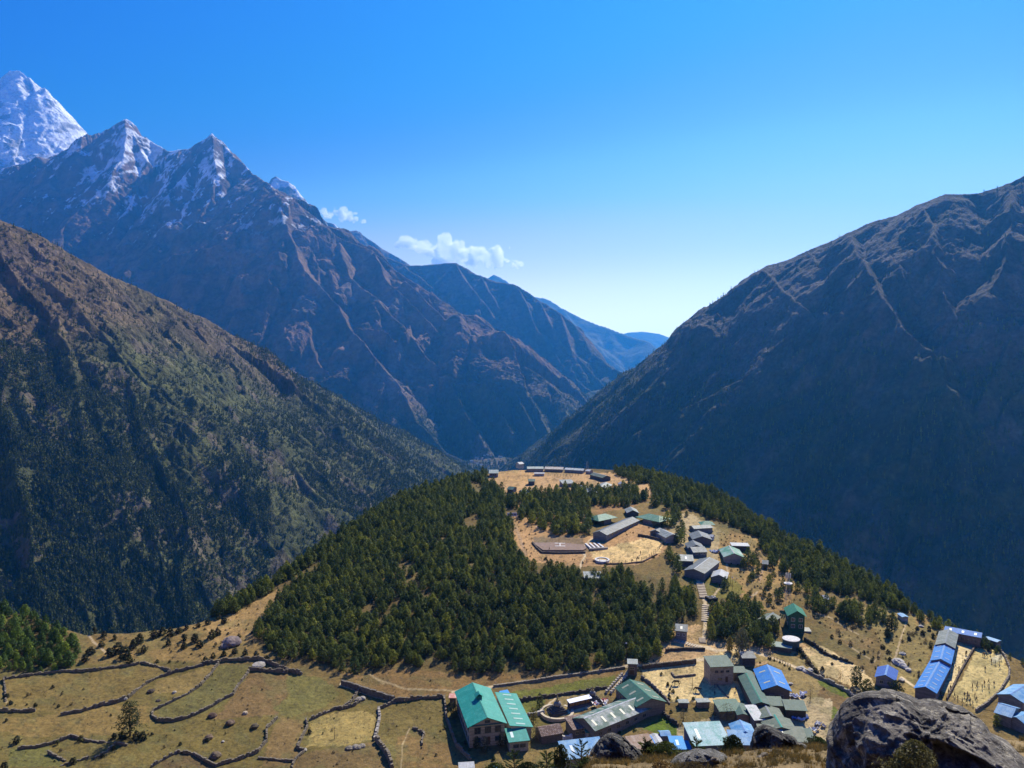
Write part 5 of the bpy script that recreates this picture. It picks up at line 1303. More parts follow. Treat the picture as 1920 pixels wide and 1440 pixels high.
def build_houses():
    r_teal = roof_mat('roof_teal', TEAL, (0.06, 0.37, 0.30), 0.35)
    r_tealf = roof_mat('roof_teal_faded', (0.10, 0.36, 0.33), (0.36, 0.54, 0.55), 0.75, scale=0.35)
    r_dgreen = roof_mat('roof_dark_green', DGREEN, (0.09, 0.18, 0.14), 0.35)
    r_long = roof_mat('roof_patched_green', (0.055, 0.14, 0.11), (0.42, 0.45, 0.43), 0.5, scale=0.25)
    r_mgreen = roof_mat('roof_mid_green', (0.03, 0.10, 0.08), (0.07, 0.14, 0.115), 0.5)
    r_ggreen = roof_mat('roof_grey_green', (0.075, 0.12, 0.09), (0.15, 0.18, 0.13), 0.6)
    r_pgreen = roof_mat('roof_bright_green', (0.05, 0.20, 0.13), (0.12, 0.28, 0.2), 0.5)
    r_blue = roof_mat('roof_blue', BLUE, (0.06, 0.26, 0.56), 0.45)
    r_lblue = roof_mat('roof_light_blue', (0.05, 0.26, 0.55), (0.22, 0.42, 0.60), 0.7, scale=0.4)
    r_vblue = roof_mat('roof_vivid_blue', VBLUE, (0.05, 0.32, 0.66), 0.4)
    r_grey = roof_mat('roof_grey_sheet', (0.085, 0.105, 0.115), (0.16, 0.19, 0.20), 0.6)
    r_pale = roof_mat('roof_pale_sheet', (0.18, 0.22, 0.205), (0.33, 0.36, 0.33), 0.6)
    r_white = roof_mat('roof_white_sheet', (0.46, 0.48, 0.48), (0.32, 0.35, 0.34), 0.4)
    r_slate = roof_mat('roof_stone_slab', (0.34, 0.24, 0.185), (0.50, 0.40, 0.33), 0.5, 0.9, 0.8, stone=True)
    r_rust = roof_mat('roof_rusty', (0.36, 0.24, 0.16), (0.50, 0.40, 0.30), 0.5, 0.8)
    w_cap = plain('ridge_cap_white', (0.42, 0.44, 0.42)); g_cap = plain('ridge_cap_green', (0.06, 0.28, 0.22)); b_cap = plain('ridge_cap_blue', (0.18, 0.32, 0.55)); k_cap = plain('ridge_cap_grey', (0.24, 0.27, 0.27))
    wf = (0.045, 0.10, 0.11)
    H = house
    # ---- monastery corner
    lodge = H('big two-storey lodge with a bright teal gable roof and a small cupola on its ridge', (886, 1280), (914, 1346), 9.6, 5.7, 2.0, r_teal, (0.40, 0.375, 0.30), 'lodge', 'lodge', over=0.6, ext=(0.5, 0.6), cap=g_cap,
        win=dict(col=wf, rows=[('+x', (-0.55, 0.62), (0.9,), 1.7, 1.3), ('+x', (-0.55, 0.05, 0.62), (3.3,), 1.7, 1.8), ('+x', (0.02,), (6.05,), 1.5, 0.8), ('-y', [-0.85 + 0.24 * i for i in range(8)], (0.9, 3.5), 1.2, 1.3)]), door=[('+x', 0.05, 1.3, 2.3)])
    mb = MB(); mb.box(-1.9, -0.3, -0.75, 0.75, 6.8, 8.4); mb.build('cupola', plain('cupola_wood', (0.03, 0.22, 0.19)), lodge)
    cu = MB()
    for s in (1, -1):
        p = [(-2.2, 0, 9.25), (0.0, 0, 9.25), (0.0, s * 1.15, 8.35), (-2.2, s * 1.15, 8.35)]
        roof_slab(cu, p if s < 0 else p[::-1], 0.08)
    cu.build('cupola_roof', r_teal, lodge)
    mb = MB(); mb.box(0, 0.35, -4.9, 4.9, 6.3, 6.45)
    lx = (Vector([float(q) for q in at_z(914, 1346, lodge.location.z + 7.7)]) - Vector([float(q) for q in at_z(886, 1280, lodge.location.z + 7.7)])).length / 2 - 0.5
    mb = MB(); mb.box(lx + 0.01, lx + 0.35, -4.95, 4.95, 5.58, 5.8); mb.build('gable_beam', plain('gable_beam_teal', (0.04, 0.12, 0.13)), lodge)
    H('long low annex with a teal roof and a row of pale skylights beside the lodge', (929, 1298), (957, 1361), 6.2, 3.0, 1.0, r_teal, CREAM, 'annex', 'annex', 'shed', sky=7, skyc=(0.30, 0.46, 0.40), over=0.2, skyside=(1,)).scale = (1, -1, 1)
    H('low green-roofed block with two skylights at the near end of the annex', (946, 1367), (985, 1363), 5.4, 2.6, 0.9, r_teal, (0.40, 0.40, 0.34), 'block', 'annex', 'shed', sky=2, skyc=(0.62, 0.75, 0.7), over=0.3, skyside=(-1,), win=dict(col=(0.1, 0.15, 0.15), rows=[('-y', (-0.3, 0.4), (0.6,), 1.6, 1.0)]))
    H('small dark shed with a red and white flat roof left of the lodge', (842, 1305), (857, 1305), 2.6, 2.4, 0.1, roof_mat('roof_red_white', (0.55, 0.24, 0.18), (0.72, 0.66, 0.6), 0.55), (0.10, 0.085, 0.07), 'shed', 'shed', 'flat')
    H('tiny blue-roofed lean-to at the back corner of the lodge', (936, 1297), (952, 1294), 2.4, 2.2, 0.4, r_vblue, (0.12, 0.13, 0.16), 'shed', 'shed', 'shed', over=0.1)
    # L-shaped green building
    H('long green-roofed building with a patched white streak along its roof in the monastery grounds', (1094, 1347), (1213, 1300.5), 8.6, 3.0, 1.7, r_long, (0.26, 0.22, 0.17), 'long_building', 'building', sky=7, skyc=(0.42, 0.44, 0.34), skyside=(-1, 1), over=0.4, cap=plain('patched_cap', (0.5, 0.52, 0.5), var=0.4),
      win=dict(col=(0.3, 0.25, 0.18), rows=[('-y', [-0.85 + 0.283 * i for i in range(7)], (0.9,), 1.4, 1.1)]))
    H('dark green roofed wing standing across the far end of the long patched building', (1180, 1274), (1222, 1310), 9.2, 3.1, 1.7, r_dgreen, (0.24, 0.2, 0.16), 'wing_building', 'building', sky=3, skyc=(0.34, 0.36, 0.26), over=0.4, cap=plain('green_cap', (0.06, 0.2, 0.15)), win=dict(col=(0.3, 0.25, 0.18), rows=[('-y', (-0.5, 0.0, 0.5), (0.9,), 1.3, 1.1)]))
    gate = H('small gatehouse tower with a pale slab roof on the path below the wood', (1176, 1240), (1196, 1241), 3.6, 3.4, 0.15, r_pale, (0.20, 0.16, 0.13), 'gatehouse', 'gatehouse', 'flat', found=2.5, win=dict(col=(0.5, 0.42, 0.2), rows=[('-y', (-0.1,), (1.8,), 1.4, 0.7)]), door=[('-y', -0.15, 1.6, 1.6)])
    H('stone-slab roofed cottage with a speckled brown roof below the long patched building', (1058, 1345), (1088, 1340), 5.8, 2.5, 0.8, r_slate, (0.20, 0.17, 0.14), 'cottage', 'cottage', 'shed', over=0.35, win=dict(col=(0.5, 0.5, 0.45), rows=[('-y', (-0.4, 0.35), (0.7,), 1.0, 0.9)]))
    H('lower stone-slab roofed cottage with a reddish brown roof beside the leafless tree', (1008, 1364), (1050, 1357), 5.0, 2.3, 1.2, r_slate, (0.16, 0.13, 0.11), 'cottage', 'cottage', over=0.35)
    H('small pale green roofed shed against the end of the long patched building', (1093, 1363), (1112, 1361), 2.6, 2.2, 0.4, r_pgreen, (0.5, 0.5, 0.46), 'shed', 'shed', 'shed', over=0.1)
    H('faded light blue roof half hidden behind the pointed boulder', (1046, 1391), (1124, 1382), 6.5, 2.6, 1.3, r_lblue, (0.3, 0.28, 0.25), 'house', 'house', 'shed', over=0.4, sky=2, skyc=(0.6, 0.68, 0.72), skyside=(-1,))
    H('rusty tan roof between the pointed boulder and the light blue sheds', (1172, 1382), (1216, 1376), 5.4, 2.5, 1.1, r_rust, (0.22, 0.17, 0.13), 'house', 'house', 'shed', over=0.3)
    H('narrow shed with blue sheets left of the vivid blue roof', (1214, 1378), (1224, 1396), 2.6, 2.3, 0.5, r_blue, (0.3, 0.3, 0.3), 'shed', 'shed', over=0.15)
    H('narrow shed with pale sheets against the narrow blue shed', (1226, 1375), (1238, 1397), 2.4, 2.2, 0.3, r_white, (0.3, 0.3, 0.3), 'shed', 'shed', over=0.1)
    H('small mid-blue roofed shed behind the vivid blue roof', (1236, 1372), (1256, 1371), 2.8, 2.2, 0.5, r_lblue, (0.2, 0.2, 0.22), 'shed', 'shed', over=0.15)
    H('vivid bright blue roof with a pale square patch in the village front row', (1252, 1381), (1280, 1381), 5.2, 2.6, 0.7, r_vblue, (0.2, 0.2, 0.22), 'house', 'house', 'shed', over=0.2, sky=1, skyc=(0.45, 0.68, 0.8), skyside=(-1,))
    H('small blue lean-to roof right of the vivid blue roof', (1277, 1389), (1294, 1390), 3.2, 2.0, 0.5, r_vblue, (0.2, 0.2, 0.22), 'shed', 'shed', 'shed', over=0.15)
    H('wide weathered teal and white roof in the village front row', (1280, 1356), (1350, 1353), 9.2, 3.2, 1.5, r_tealf, (0.13, 0.15, 0.24), 'house', 'house', 'shed', over=0.4, sky=2, skyc=(0.62, 0.68, 0.6), skyside=(-1,))
    H('blue gabled wing of the pair of blue roofs right of the wide teal roof', (1387, 1350), (1398, 1372), 5.6, 3.0, 1.1, r_lblue, (0.28, 0.25, 0.22), 'house', 'house', over=0.3, cap=b_cap)
    H('blue cross roof in front of the blue gabled wing', (1362, 1369), (1412, 1371), 5.0, 3.0, 1.2, r_lblue, (0.24, 0.20, 0.17), 'house', 'house', 'shed', over=0.3)
    H('roof half bright green and half white-washed beside the leafless tree', (1396, 1323), (1417, 1322), 6.6, 2.8, 1.0, roof_mat('roof_green_white', (0.03, 0.22, 0.13), (0.55, 0.57, 0.55), 0.95, scale=0.3), (0.3, 0.26, 0.22), 'house', 'house', 'shed', over=0.3)
    H('narrow dark green roof left of the half white-washed roof', (1384, 1317), (1394, 1339), 3.2, 2.6, 0.4, r_mgreen, (0.28, 0.2, 0.15), 'house', 'house', over=0.2)
    H('dull green shed roof behind the leafless trees', (1336, 1313), (1380, 1311), 5.4, 2.4, 0.7, r_dgreen, (0.2, 0.17, 0.13), 'house', 'house', 'shed', over=0.3)
    H('olive grey gabled roof right of the half white-washed roof', (1434, 1321), (1446, 1343), 7.4, 2.8, 1.0, r_ggreen, (0.3, 0.26, 0.2), 'house', 'house', over=0.3, cap=k_cap)
    H('grey-green gabled roof in front of the olive grey roof', (1452, 1340), (1466, 1364), 8.0, 2.8, 1.1, r_ggreen, (0.28, 0.25, 0.2), 'house', 'house', over=0.3, cap=g_cap)
    H('long grey-green roof low in the village front row left of the big boulder', (1418, 1358), (1506, 1364), 6.0, 2.6, 1.0, r_ggreen, (0.26, 0.22, 0.17), 'house', 'house', 'shed', over=0.3, sky=1, skyc=(0.4, 0.43, 0.36), skyside=(-1,))
    H('small green roofed block at the right end of the long grey-green roof', (1503, 1366), (1521, 1367), 3.6, 2.4, 0.6, r_mgreen, (0.3, 0.27, 0.22), 'shed', 'shed', 'shed', over=0.2)
    H('long narrow dark green roof beside the horse yard', (1394, 1254), (1428, 1317), 4.6, 3.0, 0.7, r_mgreen, (0.10, 0.09, 0.08), 'stable', 'stable', over=0.3, cap=plain('green_cap', (0.06, 0.2, 0.15)))
    H('small tan-walled hut with a dark green roof at the top of the horse yard', (1370, 1250), (1395, 1250), 3.2, 2.6, 0.5, r_mgreen, (0.34, 0.27, 0.16), 'hut', 'hut', 'shed', over=0.2)
    H('blue gabled barn standing alone on the dry field', (1438.5, 1246), (1457, 1285), 7.4, 3.4, 1.5, r_blue, (0.16, 0.13, 0.11), 'barn', 'barn', over=0.6, sky=2, skyc=(0.42, 0.40, 0.38), cap=b_cap, win=dict(col=(0.4, 0.35, 0.3), rows=[('+x', (-0.4, 0.4), (0.8,), 1.1, 1.1)]), door=[('+x', 0.0, 1.2, 2.1)])
    H('dark green roofed shed in front of the blue barn', (1432, 1306), (1464, 1307), 4.0, 2.6, 0.7, r_mgreen, (0.22, 0.19, 0.15), 'shed', 'shed', 'shed', over=0.3)
    H('dark green roofed shed with an open posted front right of the blue barn shed', (1466, 1312), (1507, 1314), 4.2, 2.5, 0.8, r_mgreen, (0.07, 0.06, 0.05), 'shed', 'shed', 'shed', over=0.5)
    st = H('two-storey stone house with a teal roof at the head of the horse yard', (1319, 1231), (1363, 1229), 6.0, 5.2, 0.9, r_mgreen, (0.46, 0.38, 0.28), 'stone_house', 'house', 'shed', over=0.15, ext=(0.1, 0.1), found=2.0,
           win=dict(col=(0.25, 0.2, 0.15), rows=[('-y', (-0.45, 0.02, 0.5), (3.1,), 1.1, 0.8), ('-y', (-0.15,), (0.8,), 1.2, 0.8)]), door=[('-y', 0.42, 0.9, 1.9)])
    # ---- yard edges
    H('long whitish stone shed with a pale flat roof at the bottom of the horse yard', (1305, 1314), (1330, 1313), 2.2, 1.6, 0.1, r_pale, (0.3, 0.25, 0.2), 'shed', 'shed', 'flat')
    H('tiny pale-roofed stone pen left of the long whitish shed', (1271, 1315), (1291, 1315), 2.0, 1.4, 0.1, r_pale, (0.2, 0.17, 0.14), 'shed', 'shed', 'flat')
    H('grey slate-roofed open shed below the pale broadleaf tree', (1385, 1222), (1412, 1222), 3.6, 2.2, 0.6, r_grey, (0.08, 0.08, 0.09), 'shed', 'shed', 'shed', over=0.3)
    # ---- east side
    gh = H('tall narrow green house of two storeys with white windows', (1487, 1131), (1495, 1146), 5.2, 5.4, 1.6, roof_mat('roof_deep_green', (0.03, 0.20, 0.12), (0.05, 0.25, 0.15), 0.3), (0.04, 0.11, 0.07), 'green_house', 'house', over=0.7, ext=(0.5, 0.5), wallmat=plain('green_boards', (0.04, 0.115, 0.075)),
           win=dict(col=(0.55, 0.58, 0.52), rows=[('+x', (-0.5, 0.5), (0.8, 3.1), 1.3, 1.3), ('-y', (-0.5, 0.3), (0.8, 3.1), 1.0, 1.2)]))
    H('greyish green gabled roof among the dark pines left of the tall green house', (1434, 1160), (1450, 1149), 5.2, 2.4, 0.9, r_ggreen, (0.2, 0.18, 0.15), 'house', 'house', over=0.3, cap=k_cap)
    H('small white and stone shack at the lower edge of the wood', (1266, 1170), (1290, 1172), 4.2, 2.6, 0.8, r_grey, (0.24, 0.23, 0.23), 'shack', 'shack', 'shed', over=0.2, sky=1, skyc=(0.72, 0.68, 0.5), skyside=(-1,), win=dict(col=(0.7, 0.7, 0.68), rows=[('-y', (-0.5, 0.5), (0.8,), 0.9, 0.9)]))
    # ---- school
    H('middle section of the long school building, plain blue roof', (1772, 1206), (1764, 1236), 5.2, 3.0, 1.0, r_blue, (0.24, 0.2, 0.17), 'school_wing', 'school building', over=0.4, ext=(0.0, 0.0), sky=3, skyc=(0.26, 0.36, 0.5), cap=b_cap)
    H('far section of the long school building, its roof of grey sheets', (1779, 1180), (1772, 1206), 5.2, 3.0, 1.1, roof_mat('roof_school_grey', (0.15, 0.18, 0.16), (0.26, 0.29, 0.26), 0.6), (0.24, 0.2, 0.17), 'school_wing', 'school building', over=0.4, ext=(0.2, 0.0), cap=k_cap)
    H('near section of the long school building with rows of white ridges on a blue roof', (1764, 1236), (1735, 1288), 5.4, 3.0, 1.1, r_blue, (0.16, 0.15, 0.16), 'school_wing', 'school building', over=0.4, ext=(0.0, 0.4), sky=7, skyc=(0.26, 0.36, 0.5), cap=b_cap)
    H('bright blue school block closing the far end of the school yard', (1772, 1174), (1842, 1187), 5.0, 3.0, 0.8, r_blue, (0.24, 0.19, 0.17), 'school_block', 'school building', sky=3, skyc=(0.45, 0.6, 0.8), over=0.35, win=dict(col=(0.2, 0.2, 0.25), rows=[('-y', (-0.7, -0.35, 0.0, 0.35, 0.7), (0.8,), 1.1, 1.1)]))
    H('low shed with a pale blue roof beyond the playground', (1849, 1194), (1874, 1202), 2.4, 2.0, 0.2, r_lblue, (0.2, 0.2, 0.2), 'shed', 'shed', over=0.2)
    H('small single house with a deep blue gable roof beside the bright green tree', (1665, 1247), (1660, 1266), 5.2, 2.6, 1.1, roof_mat('roof_deep_blue', (0.025, 0.11, 0.42), (0.05, 0.17, 0.48), 0.3), (0.3, 0.3, 0.32), 'house', 'house', over=0.4, cap=b_cap, win=dict(col=(0.5, 0.5, 0.5), rows=[('+x', (-0.4, 0.4), (0.8,), 1.0, 1.0)]))
    H('tiny shed with a light blue roof high on the dry slope', (1688, 1149), (1698, 1156), 2.2, 1.8, 0.3, r_lblue, (0.5, 0.5, 0.48), 'shed', 'shed', over=0.15)
    H('light blue hipped roof at the right edge above the boulder', (1894, 1302), (1925, 1283), 6.5, 3.0, 1.2, r_lblue, (0.3, 0.27, 0.24), 'house', 'house', over=0.4, cap=b_cap)
    H('grey-blue gabled roof with a dormer at the right edge above the boulder', (1872, 1318), (1906, 1328), 7.4, 3.2, 1.3, r_lblue, (0.28, 0.25, 0.22), 'house', 'house', over=0.5, cap=b_cap)
    H('blue-grey lower roof at the right edge of the frame', (1905, 1345), (1935, 1335), 5.0, 2.8, 1.0, r_lblue, (0.26, 0.24, 0.22), 'house', 'house', over=0.4)
    # ---- hill middle: barracks and offices
    H('green hipped roof office left of the long grey barrack', (1120, 966), (1135, 963), 8.5, 2.2, 1.68, r_pgreen, (0.3, 0.27, 0.22), 'office', 'office', 'hip', over=0.5)
    H('long grey sheet-roofed barrack above the helicopter pad', (1124, 996), (1186, 969), 6.8, 2.1, 1.26, r_grey, (0.20, 0.22, 0.24), 'barrack', 'barrack', over=0.4, cap=k_cap, win=dict(col=(0.5, 0.5, 0.45), rows=[('-y', [-0.85 + 0.19 * i for i in range(10)], (0.9,), 0.9, 1.0)]))
    H('small dark gabled hut at the far end of the long grey barrack', (1182, 950), (1187, 957), 5.6, 1.9, 1.26, r_pale, (0.12, 0.11, 0.11), 'hut', 'hut', over=0.3)
    H('green hipped roof office with a lower front wing in the middle of the hill', (1217, 963), (1236, 967), 9.8, 2.2, 1.68, r_pgreen, (0.32, 0.29, 0.24), 'office', 'office', 'hip', over=0.5)
    H('grey roofed house with white trim between the sports ground and the pines', (1236, 990), (1262, 1002), 6.6, 2.2, 1.26, r_pale, (0.4, 0.38, 0.35), 'house', 'house', over=0.3, cap=w_cap)
    H('dark-roofed annex against the white-trimmed grey house', (1229, 994), (1238, 990), 5.6, 2.0, 1.05, r_grey, (0.16, 0.16, 0.17), 'house', 'house', over=0.3)
    H('long low pale grey building at the head of the eastern camp', (1296, 986), (1332, 984), 5.6, 2.0, 0.73, r_pale, (0.22, 0.24, 0.25), 'barrack', 'barrack', over=0.3)
    H('small green hipped roof behind the long low pale grey building', (1322, 977), (1328, 977), 5.9, 2.2, 1.26, r_pgreen, (0.3, 0.27, 0.22), 'hut', 'hut', 'hip', over=0.3)
    H('grey gabled house with a bright side below the long low pale building', (1309, 995), (1317, 1006), 8.1, 2.1, 1.37, r_grey, (0.14, 0.14, 0.15), 'house', 'house', over=0.4, cap=k_cap)
    H('dark grey gabled house left in the eastern camp', (1299, 1013), (1306, 1022), 6.6, 2.1, 1.37, r_grey, (0.14, 0.14, 0.15), 'house', 'house', over=0.4, cap=k_cap)
    H('pale green-grey roofed long house in front of the dark grey gabled house', (1294, 1026), (1321, 1025), 6.8, 2.0, 1.26, r_pale, (0.16, 0.19, 0.22), 'house', 'house', over=0.4, win=dict(col=(0.6, 0.6, 0.55), rows=[('-y', (-0.5, 0.2, 0.6), (0.8,), 1.0, 1.0)]))
    H('small pale-roofed house at the edge of the pines below the eastern camp', (1271, 1040), (1299, 1041), 6.1, 2.0, 0.84, r_pale, (0.16, 0.15, 0.15), 'house', 'house', 'shed', over=0.3, sky=1, skyc=(0.7, 0.72, 0.68), skyside=(-1,))
    H('long grey corrugated hall with a pale ridge at the top of the stairway', (1301, 1067), (1331, 1045), 8.1, 2.0, 1.16, r_grey, (0.22, 0.22, 0.22), 'hall', 'hall', over=0.4, cap=w_cap)
    H('small white-roofed house in a round garden right of the stairway', (1352, 1067), (1348, 1078), 5.6, 2.0, 1.16, r_white, (0.2, 0.2, 0.21), 'house', 'house', over=0.3)
    H('house with one dark green and one pale roof slope in the eastern camp', (1367, 1023), (1377, 1038), 8.1, 2.3, 1.58, roof_mat('roof_two_tone', (0.05, 0.24, 0.15), (0.3, 0.42, 0.36), 0.6, scale=0.2), (0.42, 0.40, 0.35), 'house', 'house', over=0.4, cap=w_cap)
    H('long whitish flat-roofed store with a dark open front in the eastern camp', (1370, 1020), (1404, 1021), 5.4, 2.2, 0.21, r_white, (0.09, 0.07, 0.06), 'store', 'store', 'flat')
    H('tiny white tent-like hut at the back of the eastern camp', (1331, 1002), (1339, 1003), 3.2, 1.4, 0.73, r_white, (0.6, 0.6, 0.58), 'hut', 'hut', over=0.1)
    H('pale hut alone on the bare ground right of the eastern camp', (1429, 1050), (1441, 1051), 4.4, 1.7, 1.05, r_pale, (0.25, 0.24, 0.23), 'hut', 'hut', over=0.2)
    H('pale roof almost swallowed by pines below the helicopter pad', (1093, 1072), (1126, 1072), 5.6, 1.9, 0.84, r_pale, (0.3, 0.28, 0.25), 'house', 'house', 'shed', over=0.3)
    H('small white-roofed shelter beneath the east pines, left of the tall green house', (1541, 1116), (1553, 1116), 3.7, 1.6, 1.05, r_white, (0.5, 0.5, 0.48), 'shelter', 'shelter', over=0.2)
    # ---- hill top
    H('white-walled hall with a pale green roof at the left end of the hilltop', (917, 881), (935, 881), 7.3, 2.7, 1.37, roof_mat('roof_mint', (0.34, 0.42, 0.36), (0.44, 0.5, 0.44), 0.5), (0.42, 0.42, 0.42), 'hall', 'hall', over=0.5, win=dict(col=(0.2, 0.2, 0.22), rows=[('-y', (-0.6, -0.1, 0.4), (1.0,), 1.2, 1.2)]))
    H('teal-roofed hut below the white-walled hilltop hall', (903, 896), (915, 896), 5.5, 1.9, 0.95, r_mgreen, (0.15, 0.18, 0.18), 'hut', 'hut', over=0.4)
    H('white arched shelter on the far rim of the hilltop', (970, 867), (979, 866), 4.4, 1.6, 0.95, r_white, (0.6, 0.58, 0.52), 'shelter', 'shelter', over=0.3)
    H('leftmost of three long pale barracks along the far rim, green-tinted roof', (988, 875), (1019, 875), 6.1, 1.9, 0.84, roof_mat('roof_mint', (0.34, 0.42, 0.36), (0.44, 0.5, 0.44), 0.5), (0.4, 0.38, 0.35), 'barrack', 'barrack', over=0.3)
    H('middle of three long barracks along the far rim, streaky beige roof', (1022, 875), (1057, 876), 6.6, 1.9, 0.95, roof_mat('roof_beige', (0.42, 0.38, 0.32), (0.56, 0.52, 0.45), 0.5), (0.3, 0.27, 0.24), 'barrack', 'barrack', over=0.3)
    H('right of three long barracks along the far rim, mottled grey roof', (1060, 877), (1096, 879), 5.6, 1.9, 0.73, roof_mat('roof_mottled', (0.30, 0.36, 0.36), (0.46, 0.5, 0.5), 0.6), (0.3, 0.32, 0.35), 'barrack', 'barrack', over=0.3)
    H('low white block in front of the beige-roofed barrack', (1001, 886), (1021, 886), 3.9, 1.4, 0.42, r_white, (0.6, 0.56, 0.48), 'block', 'hut', over=0.2)
    H('small white-roofed hut right of the three long barracks', (1101, 880), (1109, 881), 4.4, 1.7, 0.73, r_white, (0.4, 0.4, 0.4), 'hut', 'hut', over=0.2)
    H('long greenish roof descending the right shoulder of the hilltop', (1113, 886), (1138, 892), 6.1, 2.0, 1.05, r_ggreen, (0.12, 0.13, 0.14), 'barrack', 'barrack', over=0.3, cap=w_cap)
    H('square pale grey roof in the middle of the hilltop among the pines', (1048, 900), (1071, 899), 7.1, 2.0, 0.95, r_pale, (0.3, 0.28, 0.25), 'house', 'house', 'shed', over=0.3)
    H('small teal-roofed hut right of the hilltop parade ground', (990, 898), (1003, 898), 5.4, 2.3, 0.95, r_mgreen, (0.12, 0.13, 0.15), 'hut', 'hut', over=0.3)
    H('teal roof just below the parade ground', (954, 912), (966, 913), 5.4, 2.0, 1.05, r_mgreen, (0.14, 0.17, 0.17), 'hut', 'hut', over=0.4)
    H('larger teal roof among the pines below the parade ground', (976, 919), (990, 918), 6.1, 2.2, 1.16, r_mgreen, (0.14, 0.17, 0.17), 'house', 'house', over=0.4)
    H('grey gabled house with a reddish side on the right of the hilltop', (1126, 912), (1136, 904), 7.3, 2.0, 1.26, r_pale, (0.36, 0.26, 0.2), 'house', 'house', over=0.3)
    H('small grey gabled hut left of the reddish gabled house', (1106, 913), (1110, 920), 5.4, 1.9, 1.05, r_pale, (0.2, 0.19, 0.18), 'hut', 'hut', over=0.3)
    H('white tent-shaped roof among the hilltop pines', (1087, 910), (1094, 910), 4.9, 0.9, 1.26, r_white, (0.6, 0.6, 0.56), 'tent', 'tent', 'hip', over=0.2)
    H('white tent on the right shoulder of the hilltop', (1163, 903), (1172, 905), 3.9, 1.1, 1.05, r_white, (0.6, 0.6, 0.56), 'tent', 'tent', over=0.2)
    H('white peaked tent right of the shoulder tent', (1182, 908), (1187, 908), 3.9, 0.9, 1.26, r_white, (0.6, 0.6, 0.56), 'tent', 'tent', 'hip', over=0.2)
    H('small cream-walled hut with a flat top at the right end of the hilltop', (1186, 915), (1197, 915), 3.9, 1.6, 0.11, r_white, (0.5, 0.42, 0.28), 'hut', 'hut', 'flat')
    # white board with marks on the left of the hilltop
    e = thing('notice_board', 'white board with dark lettering marks at the left edge of the hilltop clearing', 'sign', G(960, 972), R(4))
    MB().box(-2.4, 2.4, -0.06, 0.06, 1.0, 2.9).build('board', plain('white_board', (0.75, 0.72, 0.72)), e)
    for i, (a, b) in enumerate(((-1.9, -1.3), (-1.0, -0.2), (0.1, 0.7), (1.0, 1.9))):
        MB().box(a, b, -0.10, -0.06 - 0.002, 1.6, 2.3).build('lettering', plain('dark_lettering', (0.12, 0.08, 0.09)), e)
    for s in (-2, 2): MB().box(s - 0.08, s + 0.08, 0.062, 0.2, -0.5, 2.6).build('post', plain('board_post', (0.3, 0.2, 0.12)), e)
    # far settlement on the valley floor
    pts = [(884, 866), (890, 869), (896, 872), (903, 873), (899, 868), (908, 854), (914, 852), (921, 856), (916, 862), (917, 868), (905, 861), (895, 859), (939, 858), (912, 873)]
    X, Y, Z, s, gx, gy, D, K = MOUNTAINS['snowy_mountain']
    cols = [(0.72, 0.68, 0.62), (0.62, 0.5, 0.42), (0.66, 0.66, 0.68)]
    PX, PY = project(X, Y, Z)
    lab = ['pale house in the far settlement on the valley floor', 'reddish-walled house in the far settlement on the valley floor', 'whitish house in the far settlement on the valley floor']
    proto = {}
    for i, (px, py) in enumerate(pts):
        k = i % 3
        m = (Y > 3600) & (Y < 5200)
        d = np.where(m, (PX - px) ** 2 + (PY - py) ** 2, 1e9)
        j = np.unravel_index(np.argmin(d), d.shape)
        loc = (float(X[j]), float(Y[j]), float(Z[j]))
        if k not in proto:
            e = thing('far_house', lab[k], 'house', loc, random.uniform(-0.4, 0.4), 'houses of the far settlement')
            MB().box(-9, 9, -4.5, 4.5, -6, 6).build('wall', plain('far_wall_%d' % k, cols[k]), e)
            mb = MB()
            for sgn in (1, -1):
                p = [(-10, 0, 9.5), (10, 0, 9.5), (10, sgn * 5.5, 5.6), (-10, sgn * 5.5, 5.6)]
                roof_slab(mb, p if sgn < 0 else p[::-1], 0.4)
            mb.build('roof', [r_white, r_rust, r_pale][k], e)
            proto[k] = e
        else:
            copy_tree(proto[k], loc, random.uniform(-0.5, 0.5), random.uniform(0.6, 1.2))
# ------------------------------------------------------------------ walls, yards and small things
def stone_wall(label, pts, h=1.1, w=0.45, col=(0.19, 0.16, 0.115), group='dry stone field walls', name='stone_wall', step=0.75, ragged=0.35):
    """dry stone wall of separate rough blocks following the ground"""
    mb = MB()
    P = [G(x, y) for x, y in pts]
    k = 0
    c0 = P[0].copy()
    for a, b in zip(P[:-1], P[1:]):
        L = (b - a).length; n = max(1, int(L / step)); ang = math.atan2(b.y - a.y, b.x - a.x)
        for i in range(n):
            q = a.lerp(b, (i + 0.5) / n)
            gz = ground_z(q.x, q.y) - c0.z
            hh = h * 0.68 * random.uniform(1 - ragged, 1 + ragged)
            for z0, z1, ww in ((-0.6, hh * 0.55, w * 1.15), (hh * 0.55 + 0.002, hh, w * 0.9)):
                l = L / n / 2 * random.uniform(0.85, 1.08)
                cx_, cy_ = q.x - c0.x, q.y - c0.y
                mb.box(cx_ - l, cx_ + l, cy_ - ww / 2, cy_ + ww / 2, gz + z0, gz + z1, 0.07, ang, (cx_, cy_))
    o = mb.build(name, plain('dry_stone_%02x' % int(col[0] * 255), col, 0.95, 0.45, 1.3, bump=0.08), None)
    o.location = c0
    return tag(o, label, 'wall', group, 'thing')
def D3(pts, ox=0, oy=1100, s=3.0): return [(ox + x / s, oy + y / s) for x, y in pts]
